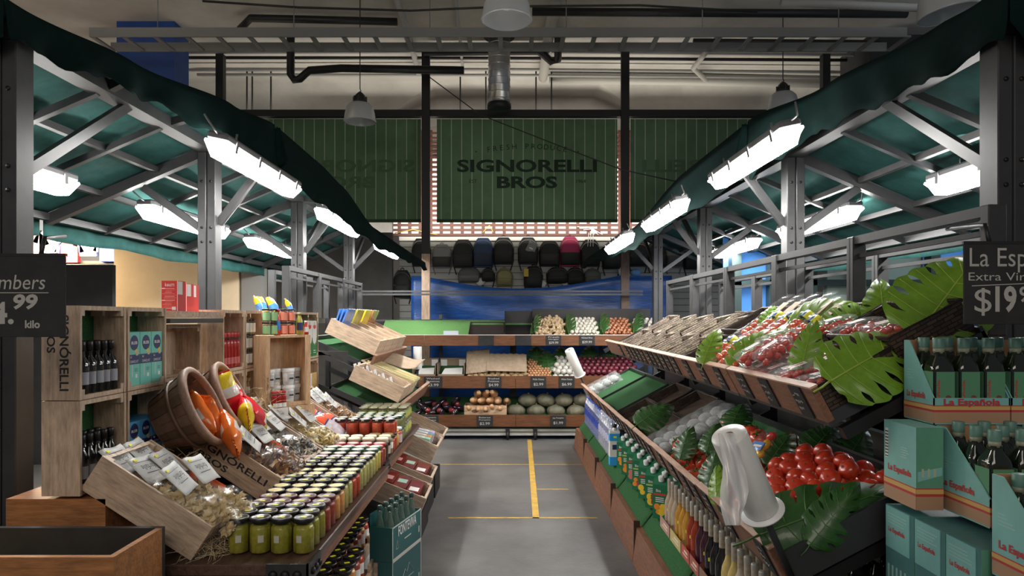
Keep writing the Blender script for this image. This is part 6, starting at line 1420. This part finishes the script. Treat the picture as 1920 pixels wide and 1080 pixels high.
KG = Kind(one('garlic_bulb', GARL, .026, .026, .022, GB, 16, 10))
pile(KG, 2, 1068, 1125, 7, 7, .024, 'white garlic bulb in the heap right of the ginger', 'garlic bulbs right of the ginger', lay=2)
pile(KG, 2, 1196, 1300, 10, 6, .024, 'white garlic bulb at the far right of the top tier', 'garlic bulbs at the far right', lay=2)
pile(Kind(one('shallot', SHAL, .020, .020, .028, lambda d: 1 + .25 * max(0, abs(d.z) - .8))), 2, 1133, 1190, 7, 8, .021, 'reddish shallot between the two garlic heaps', 'shallots', lay=2)
KPO = Kind(one('pickling_onion', ONP, .019, .019, .019, lambda d: 1 + .2 * max(0, d.z - .85) * 5)); pile(KPO, 1, 988, 1035, 8, 9, .019, 'small brown pickling onion in the heap beside the potatoes', 'pickling onions', lay=2)
pile(Kind(one('white_onion', ONW, .036, .036, .033, lambda d: 1 + .25 * max(0, d.z - .85) * 4)), 1, 1038, 1082, 4, 6, .034, 'white onion in the heap on the middle tier', 'white onions', lay=2)
pile(Kind(one('red_onion', ONR, .034, .034, .030, lambda d: 1 + .25 * max(0, d.z - .85) * 4)), 1, 1084, 1200, 11, 6, .032, 'red onion in the heap on the middle tier', 'red onions', lay=2)
pile(Kind(one('potato', POT, .045, .036, .034, lambda d: 1 + .08 * math.sin(5 * d.x + 3 * d.y))), 1, 876, 986, 9, 4, .034, 'brown brushed potato under the cardboard sheets', 'brushed potatoes', lay=1, v1=.6)
for i, (px0, px1, y0, y1, lb) in enumerate(((873, 918, 655, 698, 'moulded cardboard sheet over the potatoes, left and upper one'), (912, 987, 662, 695, 'moulded cardboard sheet over the potatoes, right and wider one'))):
    a, b = at(px0, y1, DY + .08), at(px1, y0, DY + .30)
    m = MB(); m.grid(lambda u, v: (a.x + (b.x - a.x) * u, a.y + (b.y - a.y) * v - .02 * i, a.z + (b.z - a.z) * v + (.03 * u - .02 if i == 0 else -.01 * u) + .005 * math.sin(u * 40) * math.sin(v * 24)), 40, 20, CARD, th=.005); m.build('cardboard_sheet', None, label=lb, cat='cardboard', group='cardboard sheets over the potatoes')
for i, (px0, px1, lb) in enumerate(((772, 816, 'empty white lined cardboard box behind the left bag roll'), (819, 870, 'open cardboard box left of the potatoes'))):
    t = thing('produce_box', lb, 'box', None, 'cardboard produce boxes'); x0, x1 = bx(px0), bx(px1); zb = TIER[1][1] + .10
    BXM = mat('brown box card', (.26, .19, .13), .75)
    for nm, lo, hi in (('side_panel', (x0, DY + .05, zb), (x0 + .006, DY + .42, zb + .20)), ('side_panel', (x1 - .006, DY + .05, zb), (x1, DY + .42, zb + .20)), ('back_panel', (x0, DY + .41, zb), (x1, DY + .42, zb + .25)), ('front_panel', (x0, DY + .05, zb), (x1, DY + .056, zb + .07)), ('base', (x0, DY + .05, zb), (x1, DY + .42, zb + .005))): m = MB(); m.box(lo, hi, BXM); m.build(nm, t)
    m = MB(); m.add([(x0 + .02, DY + .06, zb + .02), (x1 - .03, DY + .06, zb + .02), (x1 - .03, DY + .2, zb + .14), (x0 + .08, DY + .2, zb + .13)], [(0, 1, 2, 3)], WHITE); m.build('paper_liner', t)
    for x in (x0 + .01, x1 - .09): m = MB(); m.box((x, DY + .405, zb + .15), (x + .08, DY + .409, zb + .23), WHITE); m.build('corner_flap', t)
# black trays of the top tier
for i, (px0, px1, h, lb) in enumerate(((878, 945, .02, 'flat black display tray left of the tall black box'), (946, 1000, .16, 'tall black display box left of the ginger'))):
    t = thing('display_tray', lb, 'tray', None, 'black display trays'); x0, x1 = bx(px0), bx(px1); zb = TIER[2][1]
    m = MB(); m.add([(x0, DY + .03, zb + .09), (x1, DY + .03, zb + .09), (x1, DY + .45, zb + .27), (x0, DY + .45, zb + .27)], [(0, 1, 2, 3)], BLACKPL); m.build('base', t)
    m = MB(); m.box((x0, DY + .45, zb + .2), (x1, DY + .46, zb + .27 + h), BLACK); m.build('back_panel', t)
    for x in (x0, x1 - .006): m = MB(); m.add([(x, DY + .03, zb + .05), (x, DY + .45, zb + .2), (x, DY + .45, zb + .27 + h), (x, DY + .03, zb + .16), (x + .006, DY + .03, zb + .05), (x + .006, DY + .45, zb + .2), (x + .006, DY + .45, zb + .27 + h), (x + .006, DY + .03, zb + .16)], [(0, 1, 2, 3), (7, 6, 5, 4), (2, 6, 7, 3), (0, 3, 7, 4)], BLACKPL); m.build('side_panel', t)
m = MB(); m.box((bx(1000), DY + .49, TIER[2][1] + .15), (bx(1235), DY + .51, TIER[2][1] + .46), BLACK); m.build('back_panel_board', None, label='long black board behind the ginger, garlic and shallots', cat='board')
m = MB(); m.box((bx(831), DY + .03, TIER[2][1] + .07), (bx(859), DY + .04, TIER[2][0] + .05), mat('pale blue card', (.5, .56, .66), .6)); m.build('blank_card', None, label='blank pale card standing on the green turf of the top tier', cat='card')
# leaves between the heaps
for (b, tp, lb) in (((995, 625, 8.5), (1003, 590, 8.75), 'dark leaf between the black box and the ginger'), ((1066, 625, 8.5), (1060, 590, 8.75), 'dark leaf between ginger and garlic'), ((1130, 622, 8.5), (1124, 590, 8.75), 'dark leaf between garlic and shallots'), ((1188, 622, 8.5), (1192, 588, 8.75), 'dark leaf between shallots and the far garlic')):
    leaf('d', b, tp, (-.85, -.5, .2), lb, 'dark leaves between the heaps', wd=.8)
for (b, tp, lb) in (((1008, 690, 8.75), (1006, 650, 8.86), 'broad dark leaf standing behind the pickling onions'), ((1053, 684, 8.75), (1052, 652, 8.86), 'broad dark leaf standing behind the white onions'), ((1105, 684, 8.75), (1108, 650, 8.86), 'broad dark leaf behind the red onions, left one'), ((1145, 684, 8.75), (1150, 652, 8.86), 'broad dark leaf behind the red onions, right one'), ((1030, 695, 8.6), (1024, 660, 8.75), 'dark leaf between pickling onions and white onions')):
    leaf('d', b, tp, (0, -1, .3), lb, 'broad dark leaves on the middle tier', wd=1.15)
# bottom tier
pile(Kind(one('aubergine', EGG, .085, .036, .036, lambda d: 1 + .15 * max(0, -d.x))), 0, 772, 866, 4, 3, .036, 'dark aubergine heaped left of the butternut box', 'aubergines', lay=2, v1=.7)
pile(Kind(one('red_capsicum', mat('dull red capsicum', (.20, .02, .02), .3, coat=.3), .035, .035, .04, lambda d: 1 + .06 * math.cos(4 * math.atan2(d.y, d.x)))), 0, 795, 860, 3, 2, .03, 'dull red capsicum among the aubergines', 'red capsicums', dz=.07, v1=.5)
t = thing('pumpkin_box', 'pale wooden box of butternut pumpkins on the bottom tier', 'box'); x0, x1 = bx(870), bx(950); zb = TIER[0][0] - .005
BW = wood('butternut box wood', (.56, .38, .24), .2)
for nm, lo, hi in (('front_panel', (x0, DY + .04, zb), (x1, DY + .05, zb + .115)), ('back_panel', (x0, DY + .33, zb), (x1, DY + .34, zb + .115)), ('side_panel', (x0, DY + .05, zb), (x0 + .01, DY + .33, zb + .115)), ('side_panel', (x1 - .01, DY + .05, zb), (x1, DY + .33, zb + .115)), ('base', (x0 + .01, DY + .05, zb), (x1 - .01, DY + .33, zb + .01))):
    m = MB(); m.box(lo, hi, BW)
    if nm == 'front_panel':
        m.lathe([(0, .0006), (.03, 0)], mat('brown stamp', (.16, .09, .05), .7), 20, T(x0 + .13, DY + .0395, zb + .045) @ F_CAM @ Matrix.Diagonal((1.3, .7, 1, 1)), cap=False); m.box((x0 + .24, DY + .0385, zb + .03), (x0 + .29, DY + .04, zb + .10), mat('brown stamp', (.16, .09, .05), .7))
    m.build(nm, t)
def mk_but():
    t = thing('butternut_pumpkin', '', 'pumpkin', None, 'butternut pumpkins')
    m = MB(); m.lathe([(0, -.055), (.035, -.052), (.052, -.03), (.05, .0), (.036, .04), (.030, .09), (.028, .13), (.018, .145), (0, .147)], BUT, 18, cap=False); m.build('flesh', t)
    m = MB(); m.lathe([(.010, -.060), (.011, -.054), (0, -.052)], mat('pumpkin scar', (.22, .12, .06), .7), 10, cap=False); m.build('blossom_scar', t); return t
KBU = Kind(mk_but)
for j in range(3):
    for i in range(5 - (j > 1) * 2): KBU.put(T(x0 + .065 + i * .099 + (.05 if j else 0) + .05 * (j > 1), DY + .12 + .02 * j, zb + (.065, .165, .25)[j]) @ RX(80 + rnd(-12, 8)) @ RY(rnd(-10, 10)) if not (j == 1 and i == 4) else T(x1 + .0, DY + .25, zb + .14) @ RX(75), 'butternut pumpkin in the wooden box, %s layer, %s from the left' % (('bottom', 'middle', 'top')[j], ORD[i]))
def mk_pum():
    t = thing('jap_pumpkin', '', 'pumpkin', None, 'grey green pumpkins')
    m = MB(); m.ball((0, 0, 0), .115, .115, .082, PUM, 40, 14, fn=lambda d: 1 + .035 * math.cos(10 * math.atan2(d.y, d.x)) * (1 - abs(d.z)) - .18 * max(0, abs(d.z) - .75)); m.build('flesh', t)
    m = MB(); m.tube([(0, 0, .055), (.006, 0, .075), (.02, .004, .092)], [.016, .011, .013], mat('pumpkin stalk', (.22, .17, .09), .8), 8); m.build('stalk', t); return t
KPU = Kind(mk_pum)
for i in range(6): KPU.put(T(bx(968 + i * 38), DY + .17, TIER[0][0] + .03) @ RZ(40 * i) @ RX(rnd(-12, 12)), 'grey green ribbed pumpkin on the bottom tier, lower row, %s from the left' % ORD[i])
for i in range(5): KPU.put(T(bx(990 + i * 35), DY + .20, TIER[0][0] + .16) @ RZ(70 * i) @ RX(rnd(-14, 14)), 'grey green ribbed pumpkin on the bottom tier, upper row, %s from the left' % ORD[i])
# slates on the tier boards
def bslate(px0, px1, ti, lines, label):
    zt, zb = TIER[ti]; x0, x1 = bx(px0), bx(px1); t = thing('price_slate', label, 'price slate', None, 'price slates of the back display')
    m = MB(); m.box((x0, DY - .012, zb + .002), (x1, DY - .003, zt - .006), SLATE); m.build('board', t)
    if lines:
        m = MB(); n = len(lines); h = (zt - zb)
        for i, s in enumerate(lines):
            big = s.startswith('$'); m.text(s, CHALK, T((x0 + x1) / 2, DY - .0126, zt - h * ((.20, .42, .74)[i] if n == 3 else (.26, .68)[i])) @ F_CAM, width=(x1 - x0) * (.62 if big else .72), height=h * (.26 if big else .14), bold=.01)
        m.build('chalk_writing', t)
for px0, px1, ti, L, lb in ((897, 926, 2, None, 'blank black slate on the top tier board, left one'), (967, 996, 2, None, 'blank black slate on the top tier board, right one'), (1024, 1052, 2, ['Fresh', 'Ginger', '$39.99'], 'black price slate under the ginger'), (1086, 1115, 2, ['Garlic', '$29.99'], 'black price slate under the garlic'),
                            (795, 829, 1, ['Washed', 'Potatoes', '$3.99'], 'black price slate behind the left spaghetti packs'), (911, 940, 1, ['Brushed', 'Potatoes', '$4.99'], 'black price slate under the potatoes'), (995, 1024, 1, ['Pickle Onions', '$2.99'], 'black price slate under the pickling onions'), (1048, 1077, 1, ['White Onions', '$6.99'], 'black price slate under the white onions'),
                            (791, 822, 0, ['Brown', 'Onions', '$2.99'], 'black price slate at the left end of the bottom tier'), (894, 924, 0, ['Butternut', 'Pumpkin', '$2.99'], 'black price slate under the butternut box'), (1032, 1061, 0, ['Jap Pumpkin', '$1.99'], 'black price slate under the grey green pumpkins')): bslate(px0, px1, ti, L, lb)
# backpacks on the shop wall ---------------------------------------------
BPY = 10.58
def backpack(px, py0, py1, wpx, c, label, c2=None, c3=None):
    k = BPY / FPX; zt, zb = EYE - (py0 - CY) * k, EYE - (py1 - CY) * k; x = (px - CX) * k; W, H, D = wpx * k / 2, (zt - zb), .11
    t = thing('backpack', label, 'backpack', T(x, SY - .024, zb), 'backpacks hung on the shop wall')
    C1 = mat('cloth %.3f %.3f %.3f' % c, c, .7); C2 = mat('cloth %.3f %.3f %.3f' % (c2 or c), c2 or c, .7)
    def sh(u, v, W=W, H=H, D=D):
        q = math.pi * (u - .5) * 1.0; zz = v; w_ = W * (1 - .5 * max(0, zz - .62) ** 2 * 6.0) * (.94 + .06 * math.sin(zz * 3)); d = D * (math.sin(math.pi * min(1, .12 + .82 * zz)) ** .5)
        cx = math.copysign(abs(math.sin(q)) ** .55, math.sin(q)); cy = abs(math.cos(q)) ** .55
        return (w_ * cx, -d * cy, H * zz)
    m = MB(); m.grid(sh, 20, 18, C1); m.add([(-W * .9, 0, 0), (W * .9, 0, 0), (W * .55, 0, H), (-W * .55, 0, H)], [(0, 1, 2, 3)], C1); m.add([(-W * .93, 0, 0), (-W * .8, -D * .6, 0), (W * .8, -D * .6, 0), (W * .93, 0, 0)], [(0, 1, 2, 3)], C1); m.build('main_bag', t)
    m = MB(); m.grid(lambda u, v: tuple(a + b for a, b in zip(sh(.12 + .76 * u, .04 + .42 * v), (0, -.028 * math.sin(math.pi * min(1, .1 + v * .85)) ** .4, 0))), 12, 10, C2, th=.01); m.build('front_pocket', t)
    m = MB(); m.tube([tuple(a + b for a, b in zip(sh(u, .50 + .40 * math.sin(math.pi * u)), (0, -.006, 0))) for u in [i / 12 for i in range(1, 12)]], .005, mat('zip tape', (.10, .10, .11), .5) if not c3 else mat('trim %.2f' % c3[0], c3, .5), 5); m.build('zip', t)
    m = MB(); m.tube([(-.03, -.02, H * .98), (-.02, -.01, H * 1.07), (.02, -.01, H * 1.07), (.03, -.02, H * .98)], .007, C1, 6); m.tube([(0, -.01, H * 1.06), (0, -.0, H * 1.13), (0, .01, H * 1.10)], .003, STEEL, 5); m.build('top_loop', t)
    for s in (-1, 1): m = MB(); m.tube([(s * W * .5, -.005, H * .9), (s * W * 1.02, .01, H * .6), (s * W * 1.0, .01, H * .12), (s * W * .7, .01, -.10)], .009, C1, 5); m.build('strap', t)
    return t
KK, KD = (.012, .012, .013), (.02, .02, .022)
for a in ((790, 448, 500, 34, KK, 'black backpack half hidden by the first black post', KK, (.3, .3, .3)), (829, 459, 503, 36, (.20, .20, .21), 'grey topped small backpack with dark pocket, first right of the black post', (.035, .03, .026), (.5, .3, .25)), (869, 450, 503, 38, KK, 'shiny black backpack second from the black post', (.016, .016, .018)),
          (906, 447, 502, 37, (.030, .055, .12), 'navy blue backpack, the only blue one in the row', (.02, .03, .06), (.12, .18, .32)), (944, 446, 496, 37, KD, 'dark grey backpack with pale piping right of the navy one', KD, (.25, .25, .27)), (990, 446, 496, 36, (.03, .03, .032), 'charcoal backpack with a grey tag hanging from its strap', KD, (.4, .4, .4)), (1030, 452, 500, 38, KK, 'plain black boxy backpack left of the pink one', KD),
          (1068, 445, 500, 37, (.42, .03, .11), 'pink topped backpack with black pocket', KK, (.5, .08, .18)), (1106, 450, 500, 36, KK, 'black backpack with hanging white tags right of the pink one', KK, (.4, .4, .4)), (1196, 455, 500, 36, KD, 'black backpack with pale top trim behind the right stall', KK, (.5, .5, .5)), (1230, 452, 500, 34, KK, 'tall black backpack behind the last right post', KD), (1262, 455, 502, 32, (.16, .16, .15), 'pale grey backpack seen between right stall braces', (.06, .06, .06), (.4, .4, .4)), (1298, 462, 505, 34, KK, 'black backpack furthest right in the row', KK, (.3, .3, .3)), (1146, 462, 505, 34, KK, 'black backpack behind the right canopy end', KK)): backpack(*a)
for a in ((755, 507, 558, 34, KK, 'black backpack hanging low at the left end of the shop wall', KD), (946, 504, 537, 30, (.24, .22, .10), 'small khaki backpack in the lower row', (.20, .18, .08)), (1000, 500, 540, 34, KK, 'black lower backpack with a yellow tag', KK), (880, 502, 530, 40, (.09, .09, .095), 'grey patterned bag hanging under the black backpack', (.12, .12, .12)), (1045, 502, 532, 40, KK, 'black lower backpack right of the yellow tag', KK), (1078, 503, 534, 32, KK, 'black lower backpack under the pink one', KK), (1110, 505, 532, 30, (.10, .105, .10), 'grey green lower bag under the canopy end', (.08, .08, .08)), (915, 504, 528, 24, KK, 'black lower bag left of the khaki backpack', KK)): backpack(*a)
m = MB(); p = at(986, 511, 10.42); m.box((p.x - .03, 10.43, p.z - .06), (p.x + .04, 10.435, p.z + .06), mat('yellow tag', (.55, .38, .03), .5)); m.build('yellow_tag', None, label='yellow tag hanging on a black lower backpack', cat='tag')
m = MB(); p = at(997, 463, 10.40); m.M = T(p.x, 10.435, p.z) @ RY(25); m.box((-.07, 0, -.08), (.07, .005, .08), mat('grey tag', (.22, .22, .23), .5)); m.box((-.03, -.001, -.03), (.03, 0, -.01), WHITE); m.build('grey_tag', None, label='grey card tag hanging on the charcoal backpack', cat='tag')
m = MB(); m.tube([at(740, 437, 10.5), at(775, 430, 10.5), at(790, 434, 10.5), at(820, 440, 10.5)], .008, mat('yellow string', (.7, .5, .1), .6), 5); m.tube([at(905, 436, 10.5), at(918, 422, 10.5), at(925, 436, 10.5)], .008, mat('yellow string', (.7, .5, .1), .6), 5); m.build('cable_tangle', None, label='yellow string looped along the white ledge above the backpacks', cat='string')
m = MB()
for k in range(7): a = at(1082 + k * 6, 425 + 3 * (k % 3), 10.5); b = at(1130 - k * 4, 440 - 2 * (k % 2), 10.45); m.tube([a, (a + b) / 2 + Vector((0, 0, .05)), b], .007, WHITEP, 5)
for k in range(3): m.tube([at(1104 + k * 4, 436, 10.45), at(1102 + k * 5, 462, 10.4)], .006, WHITEP, 5)
m.build('cable_tangle', None, label='tangle of white cables on the ledge right of the pink backpack', cat='cables')
# pale goods under the backpacks
for i, (px, py, w_, h_, c) in enumerate(((900, 528, 20, 16, (.6, .6, .58)), (1010, 533, 30, 16, (.6, .62, .6)), (1060, 530, 18, 14, (.5, .47, .42)), (1165, 508, 14, 22, (.7, .7, .7)), (1112, 512, 16, 10, (.2, .6, .15)), (1192, 512, 20, 16, (.15, .35, .75)))):
    a = at(px, py, 10.54); m = MB(); m.ball(tuple(a), w_ * .0041, .045, h_ * .0041, mat('wrapped goods %d' % i, c, .4, var=.2, vs=30), 14, 10, fn=lambda d: 1 + .1 * math.sin(7 * d.x + 5 * d.z)); m.build('wrapped_goods', None, label='%s wrapped goods glimpsed above the blue tarpaulin, %s from left' % (('white', 'white', 'beige', 'white', 'lime green', 'bright blue')[i], ORD[i]), cat='wrapped goods')
# jersey shop on the left
m = MB(); m.box((-6.6, 9.3, 2.05), (-4.95, 9.36, 3.0), mat('shop back wall', (.55, .54, .52), .7)); struct('wall_shop_left', m)
for z, lb in ((2.22, 'lower'), (2.62, 'upper')): m = MB(); m.box((-6.6, 9.0, z), (-4.95, 9.04, z + .04), STEEL); m.box((-6.6, 9.0, 0), (-6.56, 9.04, z), STEEL); m.box((-5.0, 9.0 if lb == 'upper' else 9.05, 0), (-4.96, 9.04 if lb == 'upper' else 9.09, z), STEEL); m.build('garment_rail', None, label='%s steel rail of the jersey shop behind the left stall' % lb, cat='rail')
def shirt(px, py, c1, c2, lb):
    p = at(px, py, 9.0); t = thing('football_shirt', lb, 'shirt', T(p.x, 8.972, p.z), 'shirts in the jersey shop')
    for nm, pts, c in (('shirt_body', [(-.11, -.16), (.11, -.16), (.11, .10), (.05, .15), (-.05, .15), (-.11, .10)], c1), ('sleeve', [(-.11, .10), (-.05, .15), (-.16, .05), (-.20, -.02), (-.13, -.04)], c2), ('sleeve', [(.11, .10), (.05, .15), (.16, .05), (.20, -.02), (.13, -.04)], c2)):
        n = len(pts); m = MB(); m.add([(x, -.03, z) for x, z in pts] + [(x, .03, z) for x, z in pts], [tuple(range(n)), tuple(range(2 * n - 1, n - 1, -1))] + [(i, n + i, n + (i + 1) % n, (i + 1) % n) for i in range(n)], mat('shirt %.2f %.2f %.2f' % c, c, .6)); m.build(nm, t)
for a in ((135, 470, (.55, .04, .05), (.05, .10, .5), 'red and blue football shirt seen behind the left stall'), (207, 468, (.05, .12, .55), (.55, .55, .55), 'blue football shirt beside the cream wall'), (95, 452, (.55, .53, .52), (.5, .5, .5), 'white wrapped shirt left of the red one'), (170, 458, (.62, .62, .62), (.55, .55, .55), 'white wrapped shirt between red and blue shirts'), (70, 456, (.3, .2, .2), (.5, .5, .5), 'maroon and white shirt at the far left')): shirt(*a)
area('shop_light', (-5.6, 8.6, 3.1), (0, 0, 0), 1.5, .3, 30, (1, .98, .95))
